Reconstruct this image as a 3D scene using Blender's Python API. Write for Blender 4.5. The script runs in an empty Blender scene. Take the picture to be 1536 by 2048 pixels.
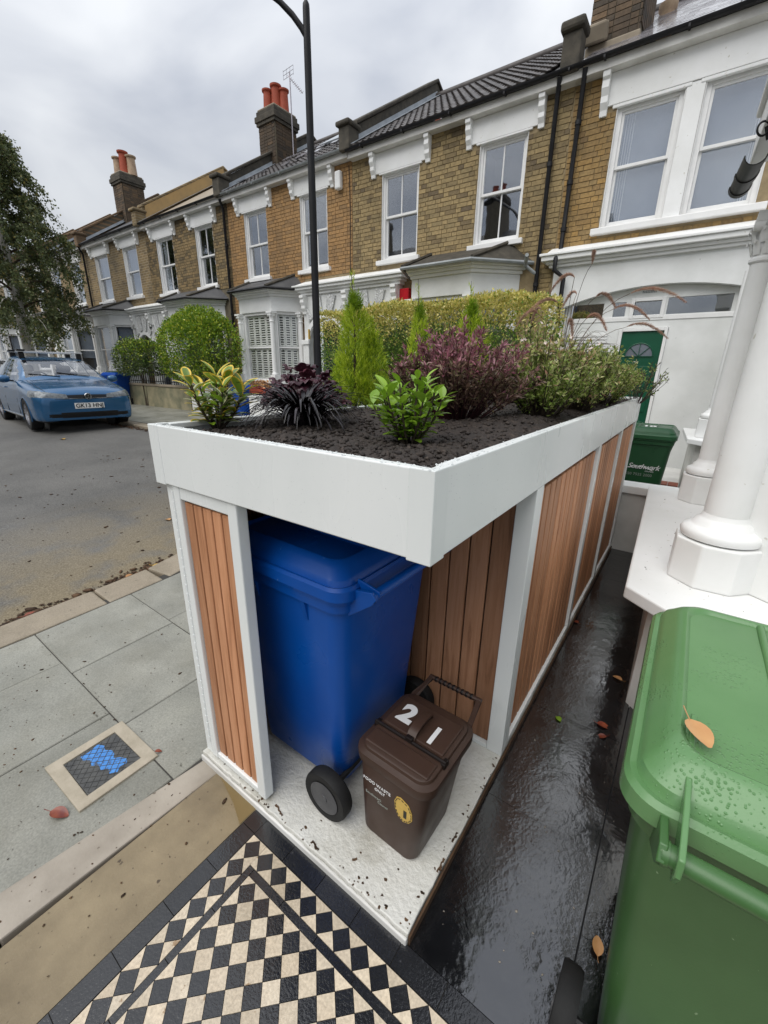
import bpy, bmesh, math, random
import numpy as np
from mathutils import Vector, Matrix, Euler
random.seed(7); rng = np.random.default_rng(7)
PI = math.pi
scene = bpy.context.scene
C = scene.collection
R = math.radians

# ------------------------------------------------------------------ camera
cam_d = bpy.data.cameras.new('camera'); cam = bpy.data.objects.new('camera', cam_d); C.objects.link(cam)
CAMF, YAW, PITCH, ROLL = 832.505, 0.618672, -0.325375, 0.016791
CAMP = Vector((0.3690, -0.6840, 1.6280))
_cy, _sy, _cp, _sp = math.cos(YAW), math.sin(YAW), math.cos(PITCH), math.sin(PITCH)
_f = Vector((-_sy*_cp, _cy*_cp, _sp)); _r0 = Vector((_cy, _sy, 0)); _u0 = _r0.cross(_f)
_r = _r0*math.cos(ROLL)+_u0*math.sin(ROLL); _u = _r.cross(_f)
cam.matrix_world = Matrix(((_r.x,_u.x,-_f.x,CAMP.x),(_r.y,_u.y,-_f.y,CAMP.y),(_r.z,_u.z,-_f.z,CAMP.z),(0,0,0,1)))
cam_d.sensor_fit = 'HORIZONTAL'; cam_d.sensor_width = 36; cam_d.lens = CAMF/1536*36
cam_d.clip_start = 0.02; cam_d.clip_end = 1000
scene.camera = cam

# ------------------------------------------------------------------ world, sun, exposure
SUN_AZ, SUN_EL = R(193), R(57)      # compass-like: direction the light comes from (x=sin, y=cos)
w = bpy.data.worlds.new('World'); scene.world = w; w.use_nodes = True
nt = w.node_tree; nt.nodes.clear()
def N(t, typ, **kw):
    n = t.nodes.new(typ)
    for k, v in kw.items(): setattr(n, k, v)
    return n
out = N(nt, 'ShaderNodeOutputWorld'); bg = N(nt, 'ShaderNodeBackground'); bg.inputs[1].default_value = 0.105
sky = N(nt, 'ShaderNodeTexSky', sky_type='NISHITA', sun_disc=False, sun_elevation=SUN_EL, sun_rotation=SUN_AZ)
tc = N(nt, 'ShaderNodeTexCoord')
sep = N(nt, 'ShaderNodeSeparateXYZ'); nt.links.new(tc.outputs['Generated'], sep.inputs[0])
zz = N(nt, 'ShaderNodeMath', operation='MAXIMUM'); nt.links.new(sep.outputs[2], zz.inputs[0]); zz.inputs[1].default_value = 0.0
zp = N(nt, 'ShaderNodeMath', operation='ADD'); nt.links.new(zz.outputs[0], zp.inputs[0]); zp.inputs[1].default_value = 0.35
dv = N(nt, 'ShaderNodeVectorMath', operation='DIVIDE'); nt.links.new(tc.outputs['Generated'], dv.inputs[0])
cmb = N(nt, 'ShaderNodeCombineXYZ')
for i in range(3): nt.links.new(zp.outputs[0], cmb.inputs[i])
nt.links.new(cmb.outputs[0], dv.inputs[1])
n1 = N(nt, 'ShaderNodeTexNoise'); n1.inputs['Scale'].default_value = 2.0; n1.inputs['Detail'].default_value = 5; n1.inputs['Roughness'].default_value = 0.45
n1.inputs['Distortion'].default_value = 0.6
nt.links.new(dv.outputs[0], n1.inputs['Vector'])
cr = N(nt, 'ShaderNodeValToRGB'); cr.color_ramp.elements[0].position = 0.30; cr.color_ramp.elements[1].position = 0.66
cr.color_ramp.elements[0].color = (3.3, 3.55, 4.1, 1); cr.color_ramp.elements[1].color = (6.3, 6.45, 6.65, 1)
nt.links.new(n1.outputs['Fac'], cr.inputs[0])
# overcast luminance: brighter towards the zenith (1 + 2 sin el) / 3
g1 = N(nt, 'ShaderNodeMath', operation='MULTIPLY_ADD'); nt.links.new(zz.outputs[0], g1.inputs[0]); g1.inputs[1].default_value = 1.0; g1.inputs[2].default_value = 0.46
mul = N(nt, 'ShaderNodeVectorMath', operation='SCALE'); nt.links.new(cr.outputs[0], mul.inputs[0]); nt.links.new(g1.outputs[0], mul.inputs['Scale'])
mx = N(nt, 'ShaderNodeMix', data_type='RGBA'); mx.inputs[0].default_value = 0.92
nt.links.new(sky.outputs[0], mx.inputs[6]); nt.links.new(mul.outputs[0], mx.inputs[7])
nt.links.new(mx.outputs[2], bg.inputs[0]); nt.links.new(bg.outputs[0], out.inputs[0])
sl = bpy.data.lights.new('sun', 'SUN'); sl.energy = 1.5; sl.angle = R(60); sl.color = (1, .97, .92)
so = bpy.data.objects.new('sun', sl); C.objects.link(so)
_d = Vector((math.sin(SUN_AZ)*math.cos(SUN_EL), math.cos(SUN_AZ)*math.cos(SUN_EL), math.sin(SUN_EL)))
so.rotation_euler = (-_d).to_track_quat('-Z', 'Y').to_euler(); so.location = (-3, -6, 12)
vs = scene.view_settings; vs.view_transform = 'Standard'; vs.look = 'None'; vs.gamma = 1; vs.exposure = 0.68
scene.cycles.max_bounces = 8; scene.cycles.transparent_max_bounces = 16

# ------------------------------------------------------------------ materials
M = {}
def lk(t, a, b): t.links.new(a, b)
def newmat(name):
    m = bpy.data.materials.new(name); m.use_nodes = True; t = m.node_tree; t.nodes.clear()
    o = N(t, 'ShaderNodeOutputMaterial'); b = N(t, 'ShaderNodeBsdfPrincipled'); lk(t, b.outputs[0], o.inputs[0])
    M[name] = m
    return m, t, b, o
def ramp(t, fac, stops):
    r = N(t, 'ShaderNodeValToRGB'); e = r.color_ramp.elements
    while len(e) < len(stops): e.new(0.5)
    for i, (p, c) in enumerate(stops): e[i].position = p; e[i].color = (c[0], c[1], c[2], 1)
    if fac is not None: lk(t, fac, r.inputs[0])
    return r
def noise(t, vec, scale, detail=4, rough=.55, dist=0):
    n = N(t, 'ShaderNodeTexNoise'); n.inputs['Scale'].default_value = scale; n.inputs['Detail'].default_value = detail
    n.inputs['Roughness'].default_value = rough; n.inputs['Distortion'].default_value = dist
    if vec is not None: lk(t, vec, n.inputs['Vector'])
    return n
def coords(t, scl=(1,1,1), obrand=True):
    c = N(t, 'ShaderNodeTexCoord'); mp = N(t, 'ShaderNodeMapping'); mp.inputs['Scale'].default_value = scl
    lk(t, c.outputs['Object'], mp.inputs[0])
    if obrand:
        oi = N(t, 'ShaderNodeObjectInfo'); ml = N(t, 'ShaderNodeMath', operation='MULTIPLY'); ml.inputs[1].default_value = 37.0
        lk(t, oi.outputs['Random'], ml.inputs[0]); lk(t, ml.outputs[0], mp.inputs['Location'])
    return mp.outputs[0]
def rnd(t):
    """one random number per object and per mesh island"""
    oi = N(t, 'ShaderNodeObjectInfo'); g = N(t, 'ShaderNodeNewGeometry')
    a = N(t, 'ShaderNodeMath', operation='ADD'); lk(t, oi.outputs['Random'], a.inputs[0]); lk(t, g.outputs['Random Per Island'], a.inputs[1])
    f = N(t, 'ShaderNodeMath', operation='FRACT'); lk(t, a.outputs[0], f.inputs[0])
    return f.outputs[0]
def mixc(t, fac, a, b, mode='MIX'):
    m = N(t, 'ShaderNodeMix', data_type='RGBA', blend_type=mode)
    for s, v in ((m.inputs[0], fac), (m.inputs[6], a), (m.inputs[7], b)):
        if hasattr(v, 'links') or hasattr(v, 'is_linked'): lk(t, v, s)
        elif isinstance(v, (int, float)): s.default_value = v
        else: s.default_value = (v[0], v[1], v[2], 1)
    return m.outputs[2]
def bump(t, b, h, strength, dist=.01):
    n = N(t, 'ShaderNodeBump'); n.inputs['Strength'].default_value = strength; n.inputs['Distance'].default_value = dist
    lk(t, h, n.inputs['Height']); lk(t, n.outputs[0], b.inputs['Normal'])
    return n
def mat(name, col, rough=.5, col2=None, scale=6, var=0., bmp=0., bscale=40, bdist=.004, metal=0., spec=.3, rvar=0., coat=0., stretch=(1,1,1), speck=None):
    m, t, b, o = newmat(name)
    v = coords(t, stretch)
    n = noise(t, v, scale, 5)
    c2 = col2 if col2 else tuple(x*.8 for x in col)
    rp = ramp(t, n.outputs['Fac'], [(.32, col), (.68, c2)])
    c = rp.outputs[0]
    if var:
        rr = rnd(t); mm = N(t, 'ShaderNodeMapRange'); lk(t, rr, mm.inputs[0]); mm.inputs[3].default_value = 1-var; mm.inputs[4].default_value = 1+var
        vm = N(t, 'ShaderNodeVectorMath', operation='SCALE'); lk(t, c, vm.inputs[0]); lk(t, mm.outputs[0], vm.inputs['Scale']); c = vm.outputs[0]
    if speck:
        sn = noise(t, v, speck[1], 2); sr = ramp(t, sn.outputs['Fac'], [(speck[2], (0,0,0)), (speck[2]+.04, (1,1,1))])
        c = mixc(t, sr.outputs[0], c, speck[0])
    lk(t, c, b.inputs['Base Color'])
    b.inputs['Roughness'].default_value = rough; b.inputs['Metallic'].default_value = metal
    b.inputs['Specular IOR Level'].default_value = spec; b.inputs['Coat Weight'].default_value = coat; b.inputs['Coat Roughness'].default_value = .08
    if rvar:
        n2 = noise(t, v, scale*1.7, 3); mr = N(t, 'ShaderNodeMapRange'); lk(t, n2.outputs['Fac'], mr.inputs[0])
        mr.inputs[1].default_value = .3; mr.inputs[2].default_value = .7; mr.inputs[3].default_value = max(.02, rough-rvar); mr.inputs[4].default_value = rough+rvar
        lk(t, mr.outputs[0], b.inputs['Roughness'])
    if bmp:
        bn = noise(t, v, bscale, 4); bump(t, b, bn.outputs['Fac'], bmp, bdist)
    return m

# ------------------------------------------------------------------ mesh helpers
def _link(o): C.objects.link(o); return o
ROOTM = {}
class MB:
    def __init__(s): s.v = []; s.f = []; s.mi = []
    def add(s, vs, fs, m=0):
        b = len(s.v); s.v += [tuple(x) for x in vs]; s.f += [tuple(b+i for i in f) for f in fs]; s.mi += [m]*len(fs); return s
    def box(s, x0, x1, y0, y1, z0, z1, m=0):
        return s.add([(x0,y0,z0),(x1,y0,z0),(x1,y1,z0),(x0,y1,z0),(x0,y0,z1),(x1,y0,z1),(x1,y1,z1),(x0,y1,z1)],
              [(0,3,2,1),(4,5,6,7),(0,1,5,4),(1,2,6,5),(2,3,7,6),(3,0,4,7)], m)
    def obox(s, c, size, mat3, m=0):
        hx, hy, hz = size[0]/2, size[1]/2, size[2]/2; c = Vector(c)
        vs = [c+mat3@Vector(q) for q in [(-hx,-hy,-hz),(hx,-hy,-hz),(hx,hy,-hz),(-hx,hy,-hz),(-hx,-hy,hz),(hx,-hy,hz),(hx,hy,hz),(-hx,hy,hz)]]
        return s.add(vs, [(0,3,2,1),(4,5,6,7),(0,1,5,4),(1,2,6,5),(2,3,7,6),(3,0,4,7)], m)
    def beam(s, a, b, wd, ht, m=0, up=(0,0,1)):
        a = Vector(a); b = Vector(b); d = (b-a); L = d.length; d.normalize(); u = Vector(up); sd = d.cross(u).normalized(); u = sd.cross(d)
        m3 = Matrix((d, sd, u)).transposed()
        return s.obox((a+b)/2, (L, wd, ht), m3, m)
    def prism(s, pts, z0, z1, m=0):
        n = len(pts); vs = [(x,y,z0) for x,y in pts]+[(x,y,z1) for x,y in pts]
        return s.add(vs, [tuple(range(n-1,-1,-1)), tuple(range(n,2*n))]+[(i,(i+1)%n,n+(i+1)%n,n+i) for i in range(n)], m)
    def extr(s, pts3, d, m=0):
        """closed polygon in 3d extruded by d"""
        n = len(pts3); d = Vector(d); vs = [Vector(p) for p in pts3]; vs = vs+[p+d for p in vs]
        return s.add(vs, [tuple(range(n-1,-1,-1)), tuple(range(n,2*n))]+[(i,(i+1)%n,n+(i+1)%n,n+i) for i in range(n)], m)
    def tube(s, pts, r, n=8, cap=True, m=0):
        pts = [Vector(p) for p in pts]; k = len(pts); rs = r if isinstance(r, (list, tuple)) else [r]*k
        vs = []; prev = None
        for i, p in enumerate(pts):
            d = (pts[min(i+1,k-1)]-pts[max(i-1,0)]).normalized()
            if prev is None:
                a = Vector((0,0,1)) if abs(d.z) < .9 else Vector((1,0,0)); u = d.cross(a).normalized()
            else: u = (prev-d*prev.dot(d)).normalized()
            prev = u; v = d.cross(u)
            for j in range(n):
                t = 2*PI*j/n; vs.append(p+(u*math.cos(t)+v*math.sin(t))*rs[i])
        fs = [(i*n+j, i*n+(j+1)%n, (i+1)*n+(j+1)%n, (i+1)*n+j) for i in range(k-1) for j in range(n)]
        if cap: fs += [tuple(range(n-1,-1,-1)), tuple((k-1)*n+j for j in range(n))]
        return s.add(vs, fs, m)
    def lathe(s, prof, n=24, c=(0,0,0), axis='z', m=0):
        vs = []
        for r, z in prof:
            for j in range(n):
                t = 2*PI*j/n; x, y = r*math.cos(t), r*math.sin(t)
                q = (x,y,z) if axis == 'z' else ((z,x,y) if axis == 'x' else (y,z,x))
                vs.append((q[0]+c[0], q[1]+c[1], q[2]+c[2]))
        k = len(prof)
        fs = [(i*n+j, i*n+(j+1)%n, (i+1)*n+(j+1)%n, (i+1)*n+j) for i in range(k-1) for j in range(n)]
        fs += [tuple(range(n-1,-1,-1)), tuple((k-1)*n+j for j in range(n))]
        return s.add(vs, fs, m)
    def grid(s, P, m=0, closed=False):
        """P[i][j] points"""
        a, b = len(P), len(P[0]); vs = [p for row in P for p in row]
        fs = []
        for i in range(a-1):
            for j in range(b if closed else b-1):
                fs.append((i*b+j, i*b+(j+1)%b, (i+1)*b+(j+1)%b, (i+1)*b+j))
        return s.add(vs, fs, m)
    def mesh(s, name, mats, smooth=None):
        me = bpy.data.meshes.new(name); me.from_pydata(s.v, [], s.f); 
        for mm in (mats if isinstance(mats, (list, tuple)) else [mats]): me.materials.append(M[mm] if isinstance(mm, str) else mm)
        if isinstance(mats, (list, tuple)) and len(mats) > 1: me.polygons.foreach_set('material_index', s.mi)
        if smooth is not None:
            me.polygons.foreach_set('use_smooth', [True]*len(me.polygons)); me.set_sharp_from_angle(angle=R(smooth))
        me.update(); return me
    def build(s, name, mats, parent=None, smooth=None, bevel=0, seg=2, world=True):
        return put(name, s.mesh(name, mats, smooth), parent, bevel, seg, world)
def put(name, me, parent=None, bevel=0, seg=2, world=True, mx=None):
    o = bpy.data.objects.new(name, me); C.objects.link(o)
    if parent is not None:
        o.parent = parent
        if world and parent.name in ROOTM: o.matrix_parent_inverse = ROOTM[parent.name].inverted()
    if mx is not None: o.matrix_basis = mx
    if bevel:
        b = o.modifiers.new('bevel', 'BEVEL'); b.width = bevel; b.segments = seg; b.limit_method = 'ANGLE'; b.angle_limit = R(40); b.harden_normals = False
    return o
def tag(o, label=None, cat=None, group=None, kind=None):
    if label: o['label'] = label
    if cat: o['category'] = cat
    if group: o['group'] = group
    if kind: o['kind'] = kind
    return o
def thing(name, label, cat, loc=(0,0,0), rz=0, group=None):
    o = bpy.data.objects.new(name, None); C.objects.link(o); o.location = loc; o.rotation_euler = (0,0,rz); o.empty_display_size = .1
    ROOTM[o.name] = Matrix.Translation(Vector(loc)) @ Matrix.Rotation(rz, 4, 'Z')
    return tag(o, label, cat, group)
def dup(root, loc, rz, label, group=None):
    r = root.copy(); C.objects.link(r); r.location = loc; r.rotation_euler = (0,0,rz); r['label'] = label
    if group: r['group'] = group
    for ch in list(root.children):
        c = ch.copy(); C.objects.link(c); c.parent = r
        for g in list(ch.children):
            d = g.copy(); C.objects.link(d); d.parent = c
    return r
def text(name, s, size, mx, m, parent=None, extr=.0006, align='CENTER', shear=0, world=True, spacing=1.0, bold=0):
    cu = bpy.data.curves.new(name, 'FONT'); cu.body = s; cu.size = size; cu.extrude = extr; cu.align_x = align; cu.align_y = 'CENTER'; cu.shear = shear
    cu.space_character = spacing; cu.offset = bold
    o = bpy.data.objects.new(name+'_t', cu); C.objects.link(o)
    dg = bpy.context.evaluated_depsgraph_get(); me = bpy.data.meshes.new_from_object(o.evaluated_get(dg)); me.name = name
    bpy.data.objects.remove(o); me.materials.clear(); me.materials.append(M[m])
    return put(name, me, parent, world=world, mx=mx)
def frame(o, xd, yd):
    """matrix with local x=xd, y=yd, z=xd x yd at o"""
    x = Vector(xd).normalized(); z = x.cross(Vector(yd)).normalized(); y = z.cross(x)
    return Matrix(((x.x,y.x,z.x,o[0]),(x.y,y.y,z.y,o[1]),(x.z,y.z,z.z,o[2]),(0,0,0,1)))
def npmesh(name, V, F, mats, smooth=False, mi=None):
    """V (n,3), F (m,k) arrays"""
    me = bpy.data.meshes.new(name); V = np.asarray(V, np.float32); F = np.asarray(F, np.int32); k = F.shape[1]
    me.vertices.add(len(V)); me.vertices.foreach_set('co', V.ravel()); me.loops.add(F.size); me.loops.foreach_set('vertex_index', F.ravel())
    me.polygons.add(len(F)); me.polygons.foreach_set('loop_start', np.arange(0, F.size, k, dtype=np.int32)); me.polygons.foreach_set('loop_total', np.full(len(F), k, np.int32))
    for mm in (mats if isinstance(mats, (list, tuple)) else [mats]): me.materials.append(M[mm])
    if mi is not None: me.polygons.foreach_set('material_index', np.asarray(mi, np.int32))
    me.update(calc_edges=True); me.validate()
    if smooth: me.polygons.foreach_set('use_smooth', [True]*len(F))
    return me
def bez(a, b, c, n=10):
    a, b, c = Vector(a), Vector(b), Vector(c)
    return [a*(1-t)**2+b*2*t*(1-t)+c*t*t for t in [i/(n-1) for i in range(n)]]
def sm01(t): t = min(1, max(0, t)); return t*t*(3-2*t)
def gz(x, y): return .42*sm01((.75*y+.3*(-x-1.2))/5.5+.05)
def seen(p, margin=30):
    """is a point inside the picture, and how large a metre is there (px at 1536 wide)"""
    v = Vector(p)-CAMP; z = v.dot(_f)
    if z <= .05: return 0
    x = 768+CAMF*v.dot(_r)/z; y = 1024-CAMF*v.dot(_u)/z
    return CAMF/z if -margin < x < 1536+margin and -margin < y < 2048+margin else 0
# ------------------------------------------------------------------ materials used
mat('white_coat', (.78,.80,.79), .30, (.70,.73,.72), 2.2, bmp=.05, bscale=240, bdist=.002, rvar=.1, stretch=(1,1,.35))
mat('white_paint', (.85,.855,.85), .42, (.76,.765,.745), 2.2, bmp=.16, bscale=16, bdist=.007, rvar=.1, speck=((.60,.585,.53), 21, .71))
mat('white_frame', (.82,.82,.81), .3, (.76,.76,.75), 5)
mat('white_stucco', (.80,.81,.80), .5, (.64,.65,.63), 1.6, bmp=.15, bscale=14, bdist=.01, speck=((.42,.42,.40), 9, .73))
mat('white_old', (.72,.71,.68), .55, (.52,.51,.48), 2.5, bmp=.15, bscale=30, bdist=.005)
mat('grey_metal', (.36,.38,.40), .35, (.28,.30,.32), 4)
mat('black_metal', (.009,.009,.011), .45, (.015,.015,.017), 6, rvar=.1, spec=.3)
mat('black_plastic', (.014,.014,.015), .45, (.022,.022,.023), 8)
mat('tyre', (.009,.009,.009), .7, (.016,.016,.016), 10, bmp=.2, bscale=60)
mat('hub', (.06,.06,.065), .55, (.10,.10,.10), 14)
mat('post_black', (.006,.0065,.008), .5, (.010,.010,.012), 3, rvar=.1, spec=.25)
mat('bin_blue', (.002,.078,.37), .36, (.002,.060,.30), 2.5, rvar=.12, bmp=.05, bscale=90, bdist=.002, speck=((.14,.26,.48), 55, .765))
mat('bin_blue_bright', (.008,.075,.40), .4, (.006,.06,.33), 3, rvar=.1)
mat('bin_green_dark', (.014,.072,.026), .38, (.012,.058,.022), 3, rvar=.1)
mat('caddy_brown', (.058,.032,.023), .42, (.046,.026,.018), 6, rvar=.08, bmp=.06, bscale=200, bdist=.001)
mat('caddy_dark', (.012,.008,.007), .4)
mat('print_white', (.78,.78,.78), .5, (.70,.70,.70))
mat('print_faint', (.34,.36,.33), .5, (.22,.25,.22), 90)
mat('sticker_yellow', (.62,.42,.10), .45, (.50,.33,.08), 30)
mat('sticker_line', (.03,.03,.02), .5)
mat('brown_pot', (.40,.085,.045), .65, (.30,.06,.03), 5, bmp=.1)
mat('buff_pot', (.48,.36,.24), .7, (.33,.22,.15), 9, bmp=.1)
mat('lead', (.30,.33,.36), .38, (.42,.45,.48), 5, bmp=.2, bscale=25)
mat('gutter_grey', (.30,.32,.33), .4, (.22,.24,.24), 6)
mat('roof_felt', (.055,.055,.06), .55, (.09,.09,.09), 3, bmp=.2, bscale=30)
mat('roof_conc', (.050,.044,.042), .5, (.085,.075,.070), 5, var=.35, bmp=.25, bscale=60, bdist=.004, rvar=.12)
mat('slate_wet', (.17,.165,.18), .14, (.26,.25,.265), 6, var=.35, bmp=.2, bscale=30, bdist=.004, rvar=.08, spec=1.0)
mat('moss_stone', (.095,.083,.064), .8, (.048,.044,.036), 7, bmp=.4, bscale=40, bdist=.01, var=.2)
mat('render_ochre', (.45,.30,.13), .8, (.36,.25,.12), 3, bmp=.2)
mat('cement', (.33,.28,.21), .8, (.24,.20,.15), 4, bmp=.3, bscale=30)
mat('garden_wall', (.34,.30,.19), .8, (.17,.17,.11), 3.2, bmp=.4, bscale=30, bdist=.01)
mat('red_alarm', (.62,.018,.03), .3)
mat('curtain', (.62,.66,.70), .8, (.5,.55,.6), 3, stretch=(30,1,1))
mat('blind_grey', (.20,.24,.30), .7, (.165,.20,.25), 2)
mat('room_dark', (.05,.055,.065), .9)
mat('room_mid', (.16,.18,.21), .9)
mat('shutter_white', (.74,.76,.72), .4)
mat('door_green', (.010,.085,.045), .28, (.009,.072,.038), 4)
mat('door_dark', (.02,.03,.05), .3)
mat('brass', (.5,.42,.2), .3, metal=1)
mat('garden_ground', (.12,.115,.10), .8, (.08,.075,.06), 6, bmp=.3)
mat('red_tile', (.30,.075,.04), .5, (.22,.06,.03), 8)
mat('car_blue', (.022,.105,.235), .22, (.020,.097,.215), 2, coat=.8, metal=.35)
mat('car_white', (.72,.73,.74), .25, (.7,.7,.71), 2, coat=1.0)
mat('car_black', (.01,.01,.011), .35)
mat('chrome', (.75,.76,.78), .12, metal=1)
mat('alloy', (.48,.48,.50), .28, (.42,.42,.44), metal=.9)
mat('plate_white', (.80,.80,.78), .35)
mat('ink', (.01,.01,.01), .5)
mat('lamp_glass', (.22,.24,.25), .12, (.09,.10,.11), 22, metal=.1)
mat('lamp_dark', (.10,.11,.12), .1, (.2,.21,.22), 20, metal=.3)
mat('concrete_cover', (.42,.37,.29), .75, (.33,.29,.22), 18, bmp=.5, bscale=120, bdist=.003)
mat('mulch_debris', (.05,.028,.016), .8, (.09,.05,.025), 20, var=.5)
mat('leaf_red', (.13,.022,.016), .3, (.24,.055,.02), 30, var=.3, spec=.5)
mat('leaf_tan', (.55,.32,.14), .38, (.42,.20,.08), 9, var=.15)
mat('leaf_yellow', (.50,.34,.08), .45, (.35,.2,.05), 9, var=.3)
mat('bark_birch', (.62,.60,.55), .7, (.22,.20,.18), 4, bmp=.4, bscale=20, stretch=(1,1,.3))
mat('twig', (.045,.030,.022), .8, (.08,.06,.04), 10)
mat('stem_purple', (.055,.018,.022), .6)
mat('bare_stem', (.06,.045,.03), .8)
mat('aerial_metal', (.35,.33,.36), .4, metal=.6)
mat('grout', (.05,.047,.042), .8)
mat('stone_band', (.37,.33,.275), .45, (.24,.21,.17), 5, bmp=.3, bscale=80, bdist=.003, speck=((.16,.13,.10), 40, .68), rvar=.15)
mat('conc_strip', (.28,.225,.14), .26, (.165,.13,.08), 4.5, bmp=.3, bscale=90, bdist=.003, speck=((.08,.06,.04), 45, .70), rvar=.15)
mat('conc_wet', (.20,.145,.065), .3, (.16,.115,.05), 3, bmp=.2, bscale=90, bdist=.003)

def glassmat(name, fac, tint=(.9,.93,.97)):
    m, t, b, o = newmat(name); t.nodes.remove(b)
    tr = N(t, 'ShaderNodeBsdfTransparent'); gl = N(t, 'ShaderNodeBsdfGlossy'); gl.inputs['Roughness'].default_value = .02; gl.inputs[0].default_value = (*tint, 1)
    lw = N(t, 'ShaderNodeLayerWeight'); lw.inputs[0].default_value = .5; fr = N(t, 'ShaderNodeMath', operation='POWER'); lk(t, lw.outputs['Facing'], fr.inputs[0]); fr.inputs[1].default_value = 4.0
    ad = N(t, 'ShaderNodeMath', operation='ADD', use_clamp=True); ad.inputs[1].default_value = fac; lk(t, fr.outputs[0], ad.inputs[0])
    v = coords(t); nz = noise(t, v, 2.2, 2); bn = N(t, 'ShaderNodeBump'); bn.inputs['Strength'].default_value = .05; bn.inputs['Distance'].default_value = .02
    lk(t, nz.outputs['Fac'], bn.inputs['Height']); lk(t, bn.outputs[0], gl.inputs['Normal'])
    mxs = N(t, 'ShaderNodeMixShader'); lk(t, ad.outputs[0], mxs.inputs[0]); lk(t, tr.outputs[0], mxs.inputs[1]); lk(t, gl.outputs[0], mxs.inputs[2]); lk(t, mxs.outputs[0], o.inputs[0])
glassmat('glass', .20); glassmat('glass_car', .14); glassmat('glass_clear', .05); 

def brickmat(name, stops, sooty=.35, rough=.85):
    m, t, b, o = newmat(name)
    r = rnd(t); rp = ramp(t, r, stops)
    c = N(t, 'ShaderNodeTexCoord'); 
    g = N(t, 'ShaderNodeNewGeometry')
    n1 = noise(t, g.outputs['Position'], .8, 4); n2 = noise(t, g.outputs['Position'], 26, 4)
    s = ramp(t, n1.outputs['Fac'], [(.40, (1,1,1)), (.70, (1-sooty,)*3)])
    f = ramp(t, n2.outputs['Fac'], [(.3, (.72,.70,.68)), (.65, (1.1,1.08,1.05))])
    col = mixc(t, 1.0, mixc(t, 1.0, rp.outputs[0], s.outputs[0], 'MULTIPLY'), f.outputs[0], 'MULTIPLY')
    lk(t, col, b.inputs['Base Color']); b.inputs['Roughness'].default_value = rough
    bump(t, b, n2.outputs['Fac'], .5, .006)
OCH = [(0,(.34,.235,.085)),(.3,(.42,.285,.105)),(.55,(.30,.215,.09)),(.75,(.46,.30,.10)),(.9,(.22,.165,.085)),(1,(.16,.115,.065))]
brickmat('brick_ochre', OCH)
brickmat('brick_gold', [(0,(.30,.20,.085)),(.35,(.36,.235,.09)),(.6,(.29,.205,.095)),(.8,(.40,.25,.085)),(1,(.21,.145,.075))], .45)
brickmat('brick_yellow', [(0,(.33,.25,.125)),(.4,(.38,.285,.14)),(.7,(.29,.225,.115)),(.9,(.22,.165,.085)),(1,(.15,.115,.07))], .3)
brickmat('brick_orange', [(0,(.36,.215,.090)),(.4,(.40,.235,.098)),(.7,(.33,.20,.088)),(1,(.28,.175,.082))], .2)
brickmat('brick_brown', [(0,(.24,.175,.085)),(.4,(.31,.22,.105)),(.7,(.19,.145,.075)),(1,(.13,.10,.06))], .4)
brickmat('brick_soot', [(0,(.10,.075,.052)),(.4,(.145,.10,.062)),(.7,(.07,.058,.045)),(1,(.19,.125,.07))], .5)
mat('mortar', (.34,.265,.155), .9, (.24,.185,.11), 9, bmp=.3, bscale=80)
mat('mortar_dark', (.17,.145,.10), .9, (.11,.095,.07), 9, bmp=.3, bscale=80)

def wallmat(name, c1, c2, mort):
    """far walls: brick courses too small to pick apart"""
    m, t, b, o = newmat(name); g = N(t, 'ShaderNodeNewGeometry'); mp = N(t, 'ShaderNodeMapping'); lk(t, g.outputs['Position'], mp.inputs[0]); mp.inputs['Rotation'].default_value = (R(90), 0, 0)
    bt = N(t, 'ShaderNodeTexBrick'); lk(t, mp.outputs[0], bt.inputs[0]); bt.inputs['Scale'].default_value = 1; bt.inputs['Brick Width'].default_value = .225; bt.inputs['Row Height'].default_value = .075
    bt.inputs['Mortar Size'].default_value = .008; bt.inputs['Color1'].default_value = (*c1,1); bt.inputs['Color2'].default_value = (*c2,1); bt.inputs['Mortar'].default_value = (*mort,1)
    n1 = noise(t, g.outputs['Position'], 1.1, 4); s = ramp(t, n1.outputs['Fac'], [(.35,(1.15,1.1,1.05)),(.7,(.6,.6,.6))])
    lk(t, mixc(t, 1.0, bt.outputs[0], s.outputs[0], 'MULTIPLY'), b.inputs['Base Color']); b.inputs['Roughness'].default_value = .9
wallmat('wall_far', (.29,.21,.10), (.16,.12,.068), (.34,.29,.20))
wallmat('wall_soot', (.15,.10,.06), (.22,.14,.075), (.10,.085,.06))

def woodmat(name, a, b_, dark):
    m, t, b, o = newmat(name); v = coords(t, (14,14,.9)); n = noise(t, v, 3.2, 6, .65, .6)
    rp = ramp(t, n.outputs['Fac'], [(.30, dark), (.45, a), (.62, b_), (.8, a)])
    r = rnd(t); mm = N(t, 'ShaderNodeMapRange'); lk(t, r, mm.inputs[0]); mm.inputs[3].default_value = .72; mm.inputs[4].default_value = 1.2
    vm = N(t, 'ShaderNodeVectorMath', operation='SCALE'); lk(t, rp.outputs[0], vm.inputs[0]); lk(t, mm.outputs[0], vm.inputs['Scale'])
    lk(t, vm.outputs[0], b.inputs['Base Color']); b.inputs['Roughness'].default_value = .5; b.inputs['Specular IOR Level'].default_value = .25
    n2 = noise(t, v, 9, 4); bump(t, b, n2.outputs['Fac'], .25, .002)
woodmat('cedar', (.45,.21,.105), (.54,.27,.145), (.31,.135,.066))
woodmat('cedar_in', (.33,.165,.09), (.39,.205,.12), (.21,.10,.054))

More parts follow.
